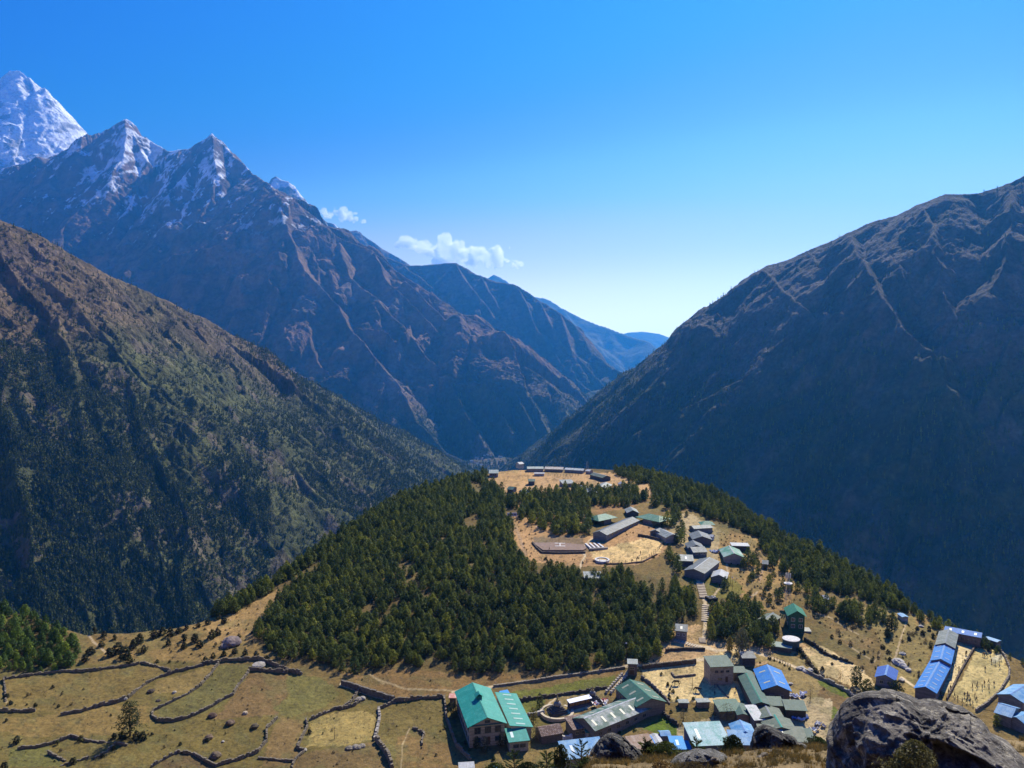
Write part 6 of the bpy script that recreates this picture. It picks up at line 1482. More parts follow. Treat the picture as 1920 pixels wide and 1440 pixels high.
def build_walls():
    W = stone_wall
    W('longest dark field wall, curving up from lower left to the corner by the wood', D3([(340, 720), (450, 705), (560, 670), (660, 650), (720, 625), (780, 580), (830, 545), (900, 510), (1000, 475), (1100, 455), (1170, 430), (1240, 425)]), 1.3)
    W('field wall on the left side of the long narrow olive field', D3([(860, 700), (960, 655), (1060, 605), (1130, 555), (1180, 500), (1230, 435)]), 1.2)
    W('field wall hooking round the lower end of the long narrow olive field', D3([(890, 755), (980, 755), (1060, 735), (1150, 700), (1250, 640), (1310, 610), (1340, 560), (1400, 480)]), 1.2)
    W('short stub wall joining the two walls of the olive field', D3([(860, 700), (855, 730), (890, 755)]), 1.1)
    W('upper wall bounding the fields below the wood', D3([(1240, 420), (1350, 415), (1450, 410), (1520, 435), (1600, 465), (1700, 495)]), 1.6)
    W('straight short wall below the pale rubble patch near the wood', D3([(1400, 470), (1500, 475), (1620, 480)]), 1.3)
    W('track wall along the lower edge of the young pine grove', D3([(20, 520), (100, 510), (200, 495), (330, 480), (480, 475), (600, 460), (720, 445), (800, 430), (960, 475)]), 1.0)
    W('short wall at the left edge of the frame below the grove', D3([(0, 700), (80, 705), (200, 700)]), 1.3)
    W('wall running down the left edge below the grove', D3([(20, 520), (30, 580), (32, 650)]), 1.0)
    W('low broken wall in the lower left field', D3([(100, 910), (220, 900), (320, 870), (400, 840), (500, 870), (620, 885)]), 0.8)
    W('short slanting wall at the bottom left', D3([(270, 935), (370, 985)]), 0.9)
    W('scrubby wall climbing from the bottom edge below the lone pine', D3([(340, 1015), (500, 965)]), 0.8)
    W('broken wall beneath the bushes of the lone pine', D3([(530, 970), (600, 935), (650, 890), (720, 895)]), 1.0)
    W('arched wall round the dark field at the bottom of the frame', D3([(850, 1015), (920, 975), (1000, 935), (1090, 945), (1160, 985), (1210, 1010)]), 1.1)
    W('long wall curving up the middle of the lower fields', D3([(1210, 1010), (1340, 975), (1450, 930), (1500, 870), (1500, 800), (1560, 740)]), 1.2)
    W('low crumbled wall across the foot of the narrow field', D3([(1450, 965), (1600, 980), (1660, 985)]), 0.7)
    W('wall down the left side of the pale worn field', D3([(1720, 750), (1730, 790), (1700, 850), (1670, 910), (1710, 930)]), 1.3)
    W('low wall leaving the bottom of the pale worn field', D3([(1710, 930), (1660, 975), (1640, 1018)]), 0.8)
    W('wall along the top of the pale worn field', D3([(1740, 755), (1830, 715), (1890, 690), (1920, 690), (2000, 665), (2022, 640)]), 1.3)
    Z2 = lambda p: [(640 + x / 5.143, 1160 + y / 5.143) for x, y in p]
    W('tall straight wall with a pale top left of the big bare field', Z2([(0, 640), (90, 665), (170, 690), (340, 745), (510, 800)]), 2.4, 0.8, (0.16, 0.14, 0.11), ragged=0.06)
    W('curved wall along the top of the big bare field beside the lodge', Z2([(350, 880), (430, 850), (520, 800), (640, 790), (780, 770), (900, 770), (1000, 760)]), 1.5)
    W('pale stone wall down the left side of the big bare field', Z2([(360, 880), (370, 960), (355, 1030), (345, 1080), (320, 1170)]), 1.5, 0.7, (0.34, 0.31, 0.26))
    W('wall standing in for dark ditch shadow below the pale wall of the big bare field', Z2([(340, 1180), (400, 1270), (450, 1340), (490, 1440)]), 2.2, 0.8)  # added blocks stand in for the dark shadow along the ditch
    W('fallen wall crossing from the tall wall towards the pale worn field', Z2([(170, 700), (80, 820), (0, 880)]), 1.2)
    W('short crooked bank wall in the middle of the big bare field', Z2([(690, 1055), (760, 1085), (800, 1110), (775, 1180), (780, 1220)]), 0.8)
    W('dark wall down the side of the lodge field', Z2([(990, 770), (1005, 860), (1010, 950), (1060, 1090), (1110, 1230), (1180, 1300), (1250, 1370)]), 1.4, 0.5)
    g = 'walls of the village and paths'
    W('long pale-topped wall beside the road below the wood', [(925, 1288), (960, 1284), (1000, 1278), (1037, 1271.5), (1090, 1265), (1133, 1259), (1172, 1253)], 1.0, 0.7, (0.24, 0.205, 0.15), g, ragged=0.08)
    W('garden wall between the two green gardens right of the lodge', [(962, 1315), (1000, 1311), (1040, 1306), (1090, 1299), (1140, 1290)], 1.3, 0.5, (0.12, 0.10, 0.08), g)
    W('tumbled pale stones at the left end of the stupa garden', [(975, 1346), (990, 1342), (1003, 1341), (1020, 1336)], 1.0, 0.7, (0.45, 0.42, 0.36), g, step=1.1)
    W('dark terrace wall under the approach to the stone house', [(1204, 1255), (1230, 1251), (1262, 1248), (1305, 1243)], 1.9, 0.7, (0.10, 0.085, 0.065), g, ragged=0.05)
    W('dark terrace wall at the foot of the stepped path', [(1248, 1222), (1280, 1219), (1322, 1220)], 1.4, 0.7, (0.09, 0.075, 0.06), g, ragged=0.06)
    W('low kerb wall of the small terrace left of the stone house', [(1259, 1262), (1265, 1270), (1285, 1268), (1304, 1266)], 0.7, 0.5, (0.2, 0.17, 0.13), g, ragged=0.1)
    W('low dividing wall across the horse yard', [(1335, 1270), (1342, 1282), (1352, 1295), (1366, 1308)], 0.5, 0.4, (0.22, 0.18, 0.13), g, ragged=0.2)
    W('fence wall along the right of the long patched building', [(1202, 1270), (1220, 1283), (1240, 1302), (1256, 1322)], 1.1, 0.35, (0.25, 0.22, 0.18), g)
    W('wall in front of the long patched building', [(1118, 1374), (1150, 1364), (1190, 1348), (1225, 1333), (1246, 1318)], 1.0, 0.4, (0.22, 0.19, 0.14), g)
    W('dark boundary wall left of the wide teal roof', [(1243, 1340), (1255, 1350), (1272, 1362)], 1.4, 0.5, (0.09, 0.08, 0.06), g)
    W('white-washed ruined wall below the stone-slab cottages', [(1044, 1374), (1050, 1388), (1068, 1386), (1090, 1379), (1100, 1366)], 1.6, 0.6, (0.68, 0.64, 0.56), g, ragged=0.45)
    W('light terrace wall below the sandy fields', [(1497, 1253), (1515, 1262), (1540, 1272), (1565, 1284), (1590, 1298), (1605, 1312)], 1.2, 0.6, (0.30, 0.27, 0.2), g)
    W('dark hedge wall above the sandy terrace field', [(1508, 1200), (1530, 1212), (1545, 1225), (1570, 1236), (1600, 1245)], 1.2, 0.6, (0.07, 0.06, 0.04), g)
    W('wall between the sandy field and the field behind the barn', [(1500, 1218), (1515, 1240), (1530, 1262), (1545, 1272)], 1.2, 0.7, (0.08, 0.065, 0.045), g)
    W('curved retaining wall along the right of the playground', [(1870, 1215), (1884, 1232), (1893, 1255), (1892, 1270), (1875, 1298), (1850, 1322), (1830, 1334)], 1.3, 0.5, (0.24, 0.2, 0.14), g, ragged=0.1)
    W('dark wall between the school yard and the playground', [(1828, 1214), (1815, 1236), (1800, 1262), (1788, 1288), (1775, 1312)], 1.0, 0.5, (0.14, 0.11, 0.08), g, ragged=0.1)
    W('front retaining wall of the helicopter pad', [(998, 1018), (1006, 1028), (1016, 1037), (1050, 1038), (1098, 1037)], 1.0, 0.7, (0.12, 0.09, 0.07), g, ragged=0.05)
    W('rim wall along the lower edge of the sports ground', [(1112, 1052), (1140, 1058), (1172, 1058), (1205, 1054), (1232, 1040)], 0.7, 0.6, (0.17, 0.12, 0.085), g, ragged=0.15)
    W('dark retaining wall above the sports ground', [(1196, 1005), (1215, 1008), (1238, 1014)], 1.5, 0.6, (0.10, 0.09, 0.09), g, ragged=0.04)
    W('rounded stone rim of the round garden beside the white-roofed house', [(1336, 1088), (1332, 1075), (1338, 1064), (1345, 1058)], 0.7, 0.4, (0.3, 0.25, 0.18), g)
    # fences of posts and rails
    def fence(label, pts, n, h=1.5):
        P = [G(x, y) for x, y in pts]; c0 = P[0]
        e = thing('post_fence', label, 'fence', c0)
        wd = plain('fence_wood', (0.16, 0.12, 0.08))
        tot = sum((b - a).length for a, b in zip(P[:-1], P[1:])); pos = []
        for i in range(n):
            d = tot * i / (n - 1)
            for a, b in zip(P[:-1], P[1:]):
                L = (b - a).length
                if d <= L + 1e-6: q = a.lerp(b, d / L); break
                d -= L
            pos.append(q - c0)
        for q in pos: MB().box(q.x - 0.07, q.x + 0.07, q.y - 0.07, q.y + 0.07, q.z - 0.3, q.z + h).build('post', wd, e)
        mb = MB()
        for a, b in zip(pos[:-1], pos[1:]):
            for z in (h * 0.5, h * 0.9): mb.tube((a.x, a.y, a.z + z), (b.x, b.y, b.z + z), 0.035, None, 4)
        mb.build('rail', wd, e)
    fence('thin post fence round the near side of the sports ground', [(1100, 1055), (1140, 1057), (1180, 1056), (1215, 1048), (1236, 1030), (1246, 1012)], 22)
    fence('wire fence of thin posts below the hilltop barracks', [(1040, 894), (1062, 893), (1085, 892)], 9, 1.8)
    fence('posts along the dry path behind the blue barn', [(1440, 1234), (1452, 1238), (1465, 1243), (1482, 1252)], 9, 1.1)

def build_yard_things():
    wood = plain('old_wood', (0.14, 0.10, 0.07)); white = plain('white_paint', (0.6, 0.585, 0.55)); dark = plain('dark_metal', (0.05, 0.05, 0.055)); stone = plain('pale_stone', (0.36, 0.33, 0.28), 0.9, 0.3, 2, bump=0.05)
    # helicopter pad with its letter
    c = G(1050, 1022)
    e = thing('helicopter_pad', 'grey gravel helicopter pad with a big white H painted on it', 'helipad', c)
    poly = [(1004, 1011), (1060, 1008), (1088, 1012), (1100, 1029), (1094, 1034), (1018, 1035), (1002, 1020)]
    P = [G(x, y) - c for x, y in poly]; zt = sum(p.z for p in P) / len(P) + 0.12
    mb = MB(); n = len(P)
    mb.add([(p.x, p.y, zt - 1.5) for p in P] + [(p.x, p.y, zt) for p in P], [tuple(range(n)), tuple(range(2 * n - 1, n - 1, -1))] + [(i, i + n, (i + 1) % n + n, (i + 1) % n) for i in range(n)])
    mb.build('slab', plain('pad_gravel', (0.235, 0.165, 0.125), 0.95, 0.2, 0.6), e)
    h = MB(); s = 2.3
    h.box(-s * 1.0, s * 1.0, 1.05, 1.5, zt + 0.004, zt + 0.03); h.box(-s * 1.0, s * 1.0, -1.5, -1.05, zt + 0.004, zt + 0.03); h.box(-0.22, 0.22, -1.048, 1.048, zt + 0.004, zt + 0.03)
    hm = h.build('letter_mark', white, e); hm.rotation_euler = (0, 0, R(-3)); hm.scale = (1.0, 1.9, 1)
    # rows of white seats beside the pad
    e = thing('stone_terraces', 'small block of white striped benches between the pad and the sports ground', 'benches', G(1116, 1024), R(12))
    for i in range(4): MB().box(-3.6 + i * 1.9, -2.8 + i * 1.9, -4, 4, -0.3, 0.5).build('bench', white, e)
    MB().box(-4.2, 4.2, -5.2, -4.4, -0.3, 0.5).build('edge_stone', stone, e)
    # white oval basin
    e = thing('basin', 'white oval ring basin at the lower edge of the sports ground', 'basin', G(1129, 1051))
    mb = MB(); n = 28; vs = []; 
    for r_, z in ((1.0, -0.3), (1.0, 0.55), (0.78, 0.55), (0.78, 0.1)):
        vs += [(3.1 * r_ * math.cos(2 * math.pi * i / n), 3.6 * r_ * math.sin(2 * math.pi * i / n), z) for i in range(n)]
    mb.add(vs, [(k * n + i, k * n + (i + 1) % n, (k + 1) * n + (i + 1) % n, (k + 1) * n + i) for k in range(3) for i in range(n)] + [tuple(range(3 * n, 4 * n))])
    mb.build('rim', white, e)
    # flagpoles, lamp posts
    def pole(px, py, h, label, ball=None, name='pole', cat='pole'):
        e = thing(name, label, cat, G(px, py))
        mb = MB(); mb.cyl(0, 0, -0.4, h, 0.08, 0.05, 8); mb.build('shaft', wood, e)
        if ball:
            mb = MB(); mb.lathe([(h, 0.02), (h + 0.1, ball * 0.8), (h + ball, ball), (h + ball * 1.9, 0.05)], n=10); mb.build('lamp_head', white, e)
    pole(1174, 1232, 4.4, 'pole with a small white head at the edge of the wood behind the gatehouse', 0.28, 'lamp_post', 'lamp post')
    pole(1373, 1106, 4.6, 'pole with a white head on the grass right of the round garden', 0.3, 'lamp_post', 'lamp post')
    pole(1048, 1021, 2.6, 'short dark windsock pole standing on the helicopter pad')
    pole(627, 1386, 3.4, 'wooden post with a cross arm in the pale worn field')
    pole(1298, 1291, 4.0, 'thin bare pole in the horse yard')
    pole(1065, 903, 6.5, 'tall thin trunk-like pole left of the square pale roof')
    pole(1370, 1094, 4.5, 'thin pole left of the lamp on the grass')
    # telecom masts
    def mast(px, py, h, label, dish):
        e = thing('radio_mast', label, 'mast', G(px, py))
        mb = MB(); w = 1.0
        for sx, sy in ((1, 1), (1, -1), (-1, -1), (-1, 1)): mb.tube((sx * w, sy * w, -0.5), (sx * 0.35, sy * 0.35, h), 0.06, 0.04, 4)
        k = 7
        for i in range(k):
            z0, z1 = h * i / k, h * (i + 1) / k
            a, b = w - (w - 0.35) * i / k, w - (w - 0.35) * (i + 1) / k
            for (x0, y0), (x1, y1) in (((1, 1), (1, -1)), ((1, -1), (-1, -1)), ((-1, -1), (-1, 1)), ((-1, 1), (1, 1))):
                mb.tube((x0 * a, y0 * a, z0), (x1 * b, y1 * b, z1), 0.03, None, 4); mb.tube((x0 * b, y0 * b, z1), (x1 * b, y1 * b, z1), 0.03, None, 4)
        mb.build('lattice', plain('mast_steel', (0.35, 0.37, 0.38)), e)
        if dish:
            mb = MB(); mb.lathe([(h * 0.62, 0.2), (h * 0.63, 1.5), (h * 0.66, 1.6), (h * 0.68, 0.3)], n=16); mb.build('dish', white, e)
            for i in range(6):
                a = i * 1.05; MB().box(math.cos(a) * 0.9 - 0.12, math.cos(a) * 0.9 + 0.12, math.sin(a) * 0.9 - 0.12, math.sin(a) * 0.9 + 0.12, h * 0.82, h * 0.98).build('antenna', white, e)
    mast(1477, 1130, 11.5, 'lattice radio mast with white dishes behind the tall green house', True)
    mast(1101, 884, 6.5, 'small lattice mast on the far rim of the hilltop', False)
    # water tank and slab
    e = thing('water_tank', 'round dark water tank with a white lid right of the grey slab', 'water tank', G(1483, 1212))
    mb = MB(); mb.cyl(0, 0, -1, 2.6, 2.75, None, 28); mb.build('tank_wall', plain('tank_wall', (0.07, 0.10, 0.10)), e)
    mb = MB(); mb.lathe([(2.6, 2.85), (2.72, 2.9), (2.8, 2.7), (2.86, 0.1)], n=28); mb.build('lid', white, e)
    c = G(1466, 1215)
    e = thing('concrete_slab', 'pale grey-green slab roof beside the round water tank', 'slab', c, R(-22)); mb = MB(); mb.box(-3.3, 3.3, -2.4, 2.4, 0.9, 1.15); mb.build('slab_top', plain('slab_top', (0.26, 0.32, 0.27)), e)
    mb = MB(); mb.box(-3.0, 3.0, -2.1, 2.1, -1.5, 0.898); mb.build('slab_base', plain('slab_base', (0.1, 0.1, 0.09)), e)
    c = G(1500, 1181)
    e = thing('terrace', 'pale concrete terrace with a dark front under the tall green house', 'terrace', c, R(-8)); MB().box(-4.2, 3.6, -1.5, 2.5, -0.02, 0.15).build('terrace_top', plain('terrace_top', (0.42, 0.42, 0.37)), e)
    MB().box(-4.1, 3.5, -1.4, 2.4, -2.2, -0.022).build('terrace_wall', stone, e)
    # junction of black tanks on the stairway
    e = thing('tank_group', 'dark square cistern with white valve caps beside the stone stairway', 'cistern', G(1334, 1124), R(20))
    mb = MB(); mb.box(-1.8, 1.8, -1.6, 1.6, -0.8, 0.9); mb.build('cistern', plain('cistern', (0.035, 0.035, 0.04)), e)
    for x, y in ((-1, 0.8), (0.6, 0.5), (0.2, -1.0), (1.3, -0.3)): MB().cyl(x, y, 0.9, 1.15, 0.28, None, 10).build('valve_cap', white, e)
    # steps
    def stairs(label, a, b, n, w):
        A, B = G(*a), G(*b); e = thing('stairway', label, 'stairs', A)
        d = B - A; ang = math.atan2(d.y, d.x); L = math.hypot(d.x, d.y)
        for i in range(n):
            q = d * ((i + 0.5) / n); gz = ground_z(A.x + q.x, A.y + q.y) - A.z
            mb = MB(); l = L / n / 2 * 0.62
            mb.box(q.x - l, q.x + l, q.y - w / 2, q.y + w / 2, gz - 0.5, gz + 0.28, 0.03, ang, (q.x, q.y)); mb.build('step', plain('step_stone', (0.5, 0.42, 0.3), 0.9, 0.2, 1), e)
    stairs('upper flight of the pale stone stairway between the pines', (1312, 1092), (1320, 1122), 10, 3.0)
    stairs('lower flight of the pale stone stairway between the pines', (1323, 1134), (1322, 1166), 9, 2.6)
    stairs('stepped ramp coming down from the wood to the stone house', (1264, 1200), (1318, 1216), 12, 2.2)
    stairs('steps down from the road to the terrace of the stone house', (1316, 1196), (1318, 1206), 5, 2.2)
    # pale posts lining the steps below the gatehouse
    first = None
    for i in range(9):
        for s in (0, 1):
            x = 1166 - i * 3.6 + s * 9.0; y = 1266 + i * 4.0 + s * 1.2
            if first is None:
                first = thing('prayer_stone', 'small white stone post beside the steps below the gatehouse', 'stone post', G(x, y), 0.5, 'white stone posts beside the gatehouse steps')
                MB().box(-0.32, 0.32, -0.25, 0.25, -0.3, 0.55, 0.04).build('post_block', white, first); MB().box(-0.42, 0.42, -0.33, 0.33, 0.552, 0.7, 0.03).build('cap', stone, first)
            else: copy_tree(first, G(x, y), random.uniform(0, 3))
    # stupas
    def stupa(px, py, s, label):
        e = thing('stupa', label, 'stupa', G(px, py)); e.scale = (s, s, s)
        gm = plain('stupa_stone', (0.085, 0.08, 0.08), 0.9, 0.4, 2, bump=0.05)
        mb = MB()
        for i, (w, z0, z1) in enumerate(((3.0, -0.8, 0.7), (2.5, 0.702, 1.3), (2.0, 1.302, 1.8), (1.6, 1.802, 2.2))): mb.box(-w, w, -w, w, z0, z1, rz=R(20))
        mb.build('stepped_base', gm, e)
        mb = MB(); mb.lathe([(2.2, 1.1), (2.5, 1.35), (3.1, 1.45), (3.7, 1.1), (4.0, 0.5)], n=20); mb.build('dome', plain('stupa_dome', (0.22, 0.2, 0.18)), e, True)
        MB().box(-0.5, 0.5, -0.5, 0.5, 4.0, 4.6, rz=R(20)).build('harmika', plain('stupa_box', (0.4, 0.3, 0.15)), e)
        mb = MB(); mb.lathe([(4.6, 0.42), (5.4, 0.28), (6.2, 0.12), (6.6, 0.03)], n=12); mb.build('spire', plain('stupa_gold', (0.5, 0.36, 0.12), 0.5), e)
    stupa(1045, 1334, 0.78, 'larger dark stone stupa with a golden spire in a round walled court')
    stupa(1111, 1312, 0.68, 'smaller dark stupa at the far end of the prayer-wheel shed')
    e = thing('court_wall', 'pale round kerb encircling the larger stupa', 'kerb', G(1044, 1336)); mb = MB(); n = 40
    vs = []
    for r_, z in ((5.0, -0.6), (5.0, 0.45), (4.2, 0.45), (4.2, -0.2)): vs += [(r_ * math.cos(2 * math.pi * i / n), r_ * math.sin(2 * math.pi * i / n), z) for i in range(n)]
    mb.add(vs, [(k * n + i, k * n + (i + 1) % n, (k + 1) * n + (i + 1) % n, (k + 1) * n + i) for k in range(3) for i in range(n)]); mb.build('kerb_ring', plain('kerb_stone', (0.5, 0.42, 0.29)), e)
    A, B = G(1066, 1331), G(1106, 1319); c = (A + B) / 2; L = (B - A).length
    e = thing('prayer_wheel_shed', 'long narrow prayer-wheel shed with a bright white-blue roof between the two stupas', 'prayer wheel shed', c, math.atan2(B.y - A.y, B.x - A.x))
    MB().box(-L / 2, L / 2, -0.7, 0.7, -0.6, 0.6).build('plinth', plain('shed_plinth', (0.12, 0.12, 0.14)), e)
    MB().box(-L / 2, L / 2, 0.3, 0.6, 0.602, 2.1).build('back_wall', plain('shed_back', (0.10, 0.12, 0.18)), e)
    mb = MB(); roof_slab(mb, [(-L / 2 - 0.2, -0.9, 2.2), (L / 2 + 0.2, -0.9, 2.2), (L / 2 + 0.2, 0.8, 2.6), (-L / 2 - 0.2, 0.8, 2.6)], 0.1); mb.build('roof', plain('shed_roof_pale', (0.62, 0.68, 0.78), 0.4), e)
    for i in range(14):
        x = -L / 2 + 0.5 + (L - 1) * i / 13; mb = MB(); mb.cyl(x, -0.2, 0.75, 1.75, 0.24, None, 10); mb.build('prayer_wheel', plain('wheel_brass', (0.35, 0.2, 0.08), 0.5), e)
    for i in range(5): x = -L / 2 + 0.1 + (L - 0.2) * i / 4; MB().box(x - 0.06, x + 0.06, -0.62, -0.5, 0.602, 2.1).build('post', wood, e)
    # flags and laundry
    for px, py, lab, cols in ((1124, 1316, 'heap of white and red prayer flags beside the smaller stupa', ((0.75, 0.72, 0.68), (0.55, 0.18, 0.14), (0.72, 0.68, 0.62))),
                              (1495, 1303, 'white sheets spread over the bushes right of the blue barn', ((0.74, 0.74, 0.76), (0.66, 0.68, 0.74), (0.75, 0.74, 0.72))), (1503, 1348, 'blue and white laundry hanging in the yard left of the big boulder', ((0.7, 0.72, 0.76), (0.08, 0.2, 0.55), (0.72, 0.72, 0.72))),
                              (1341, 1035, 'blue and white tarpaulins heaped in the eastern camp', ((0.7, 0.72, 0.76), (0.10, 0.2, 0.42), (0.7, 0.7, 0.7))), (1532, 1366, 'white stone and cloth heap at the right end of the village row', ((0.7, 0.68, 0.62), (0.5, 0.45, 0.4), (0.25, 0.3, 0.42)))):
        e = thing('cloths', lab, 'cloths', G(px, py))
        for i in range(7):
            mb = MB(); n = 6; w, l = random.uniform(0.8, 1.8), random.uniform(1.0, 2.2); ox, oy = random.uniform(-2.4, 2.4), random.uniform(-2.2, 2.2); a = random.uniform(0, 3)
            vs = []; fs = []
            for u in range(n):
                for v in range(n):
                    x = (u / (n - 1) - 0.5) * w; y = (v / (n - 1) - 0.5) * l; z = 0.35 + 0.25 * math.sin(u * 1.7 + i) + 0.2 * math.cos(v * 1.3 + i * 2)
                    vs.append((ox + x * math.cos(a) - y * math.sin(a), oy + x * math.sin(a) + y * math.cos(a), z + 0.12 * i * 0.3))
            k = len(vs); vs += [(x, y, z - 0.03) for x, y, z in vs]
            for u in range(n - 1):
                for v in range(n - 1):
                    q = u * n + v; fs += [(q, q + 1, q + n + 1, q + n), (k + q + n, k + q + n + 1, k + q + 1, k + q)]
            mb.add(vs, fs); c_ = cols[i % 3]; mb.build('sheet', plain('cloth_%02x%02x' % (int(c_[0] * 255), int(c_[2] * 255)), c_), e)
    # painted word-like white strokes on the slope
    e = thing('painted_stones', 'white-painted stones forming strokes on the slope above the pad', 'painted stones', G(1013, 990))
    for i, (x, y, l, a) in enumerate(((-1.6, 0.9, 1.6, 0.2), (-0.9, -0.3, 1.4, 1.2), (0.5, 0.2, 1.4, -0.5), (1.6, -0.6, 1.6, 0.3), (0.2, -1.2, 1.2, 0.9))): MB().box(x - l / 2, x + l / 2, y - 0.25, y + 0.25, -0.2, 0.4, 0.05, a).build('stone', white, e)
    # rocks out in the fields
    def rock(px, py, s, label, col, group=None, cat='rock', sq=0.6):
        bm = bmesh.new(); bmesh.ops.create_icosphere(bm, subdivisions=3, radius=1)
        o1 = random.uniform(0, 50)
        for v in bm.verts:
            d = v.co.normalized(); n = fbm(np.array([d.x * 1.5 + o1]), np.array([d.y * 1.5 + d.z * 2.1 + o1]), 4, 7)[0]
            v.co = d * (0.65 + 0.7 * float(n)); v.co.z *= sq
        me = bpy.data.meshes.new('rock'); bm.to_mesh(me); bm.free(); me.materials.append(plain('rock_%02x' % int(col[0] * 255), col, 0.9, 0.45, 1.5, bump=0.1))
        o = link('rock', me); o.location = G(px, py, s * 0.15); o.scale = (s, s * 0.9, s); o.rotation_euler = (0, 0, random.uniform(0, 6)); tag(o, label, cat, group)
    rock(436, 1207, 3.2, 'big pinkish-grey boulder on the saddle left of the wood', (0.24, 0.19, 0.165)); rock(423, 1213, 1.8, 'smaller boulder touching the big pinkish boulder on the saddle', (0.2, 0.16, 0.14)); rock(486, 1248, 2.4, 'pale rubble slab at the corner of the walls below the wood', (0.30, 0.275, 0.23), sq=0.2)
    for i, (x, y, s, c) in enumerate(((655, 1405, 1.1, (0.22, 0.19, 0.14)), (668, 1403, 1.3, (0.25, 0.22, 0.17)), (678, 1400, 1.0, (0.26, 0.23, 0.18)), (283, 1298, 1.2, (0.08, 0.06, 0.045)), (297, 1315, 0.8, (0.09, 0.07, 0.05)), (327, 1299, 0.7, (0.34, 0.31, 0.25)), (399, 1344, 1.4, (0.11, 0.07, 0.05)), (431, 1357, 1.4, (0.13, 0.09, 0.06)), (391, 1385, 1.3, (0.13, 0.09, 0.06)),
                                      (404, 1418, 1.5, (0.12, 0.09, 0.06)), (234, 1311, 0.8, (0.34, 0.3, 0.24)), (418, 1391, 0.45, (0.38, 0.35, 0.3)), (460, 1338, 0.9, (0.45, 0.36, 0.25)), (478, 1363, 1.1, (0.1, 0.08, 0.05)), (571, 1407, 0.7, (0.34, 0.31, 0.26)), (672, 1313, 1.2, (0.27, 0.24, 0.2)), (680, 1310, 1.0, (0.3, 0.27, 0.22)))):
        rock(x, y, s, 'loose rock lying in the walled fields', c, 'loose rocks in the fields')
    for x, y, s in ((1692, 1227, 1.1), (1684, 1243, 2.0), (1690, 1248, 1.6), (1696, 1252, 1.3), (1703, 1257, 1.1), (1690, 1276, 1.0), (1502, 1255, 1.5), (1511, 1260, 1.3), (1520, 1258, 1.2), (1727, 1175, 0.9), (1482, 1283, 0.8)): rock(x, y, s, 'whitish rock on the dry slope', (0.42, 0.39, 0.33), 'whitish rocks on the dry slope', sq=0.5)
# ------------------------------------------------------------------ people and horses
def skin_mesh(name, joints, edges, radii, sub=1, root=0):
    """one continuous body grown over a skeleton"""
    me = bpy.data.meshes.new(name); me.from_pydata(joints, edges, []); me.update()
    o = bpy.data.objects.new(name, me); C.objects.link(o)
    md = o.modifiers.new('skin', 'SKIN')
    for i, r_ in enumerate(radii):
        sv = me.skin_vertices[0].data[i]; sv.radius = (r_, r_) if not isinstance(r_, tuple) else r_
        sv.use_root = (i == root)
    ms = o.modifiers.new('sub', 'SUBSURF'); ms.levels = sub; ms.render_levels = sub
    dg = bpy.context.evaluated_depsgraph_get()
    out = bpy.data.meshes.new_from_object(o.evaluated_get(dg))
    bpy.data.objects.remove(o); bpy.data.meshes.remove(me)
    out.name = name
    out.polygons.foreach_set('use_smooth', [True] * len(out.polygons))
    return out
def person_mesh(pose, top, legs):
    st = {'stand': (0.0, 0.0, 0.25, 0.22), 'walk': (0.26, 0.2, 0.2, 0.2), 'run': (0.4, 0.35, 0.45, 0.35), 'wave': (0.1, 0.1, 0.3, 0.2)}[pose]
    sp, kb, ar, _ = st
    J = [(0, 0, 0.95), (0, 0.02, 1.2), (0, 0.03, 1.42), (0, 0.02, 1.52), (0, 0.03, 1.64), (0, 0.04, 1.74),
         (0.10, 0, 0.90), (0.11, sp * 0.55, 0.50), (0.11, sp, 0.09), (0.11, sp + 0.15, 0.04),
         (-0.10, 0, 0.90), (-0.11, -sp * 0.2, 0.50), (-0.11, -sp - kb * 0.3, 0.10), (-0.11, -sp - kb * 0.3 + 0.15, 0.05),
         (0.19, 0.02, 1.40), (0.25, -ar * 0.4, 1.14), (0.25, ar * 0.2, 0.92), (0.25, ar * 0.35, 0.84),
         (-0.19, 0.02, 1.40), (-0.25, ar * 0.4, 1.14) if pose != 'wave' else (-0.36, 0.1, 1.5), (-0.25, ar * 0.8, 0.95) if pose != 'wave' else (-0.4, 0.18, 1.75), (-0.25, ar * 0.9, 0.87) if pose != 'wave' else (-0.4, 0.2, 1.83)]
    E = [(0, 1), (1, 2), (2, 3), (3, 4), (4, 5), (0, 6), (6, 7), (7, 8), (8, 9), (0, 10), (10, 11), (11, 12), (12, 13), (2, 14), (14, 15), (15, 16), (16, 17), (2, 18), (18, 19), (19, 20), (20, 21)]
    Rr = [(0.16, 0.12), (0.15, 0.11), (0.17, 0.11), 0.055, 0.10, 0.07, 0.10, 0.07, 0.045, 0.04, 0.10, 0.07, 0.045, 0.04, 0.065, 0.05, 0.037, 0.03, 0.065, 0.05, 0.037, 0.03]
    me = skin_mesh('body', J, E, Rr)
    skin = plain('skin', (0.30, 0.17, 0.10)); a = plain('jacket_%02x%02x%02x' % tuple(int(q * 255) for q in top), top); b = plain('trousers_%02x' % int(legs[2] * 255), legs)
    for m in (skin, a, b): me.materials.append(m)
    for p in me.polygons:
        z = p.center.z; x = abs(p.center.x)
        p.material_index = 0 if (z > 1.49 and not (pose == 'wave' and x > 0.2 and z < 1.75)) or (x > 0.2 and 0.75 < z < 0.88) else (1 if z > 0.86 else 2)
    return me
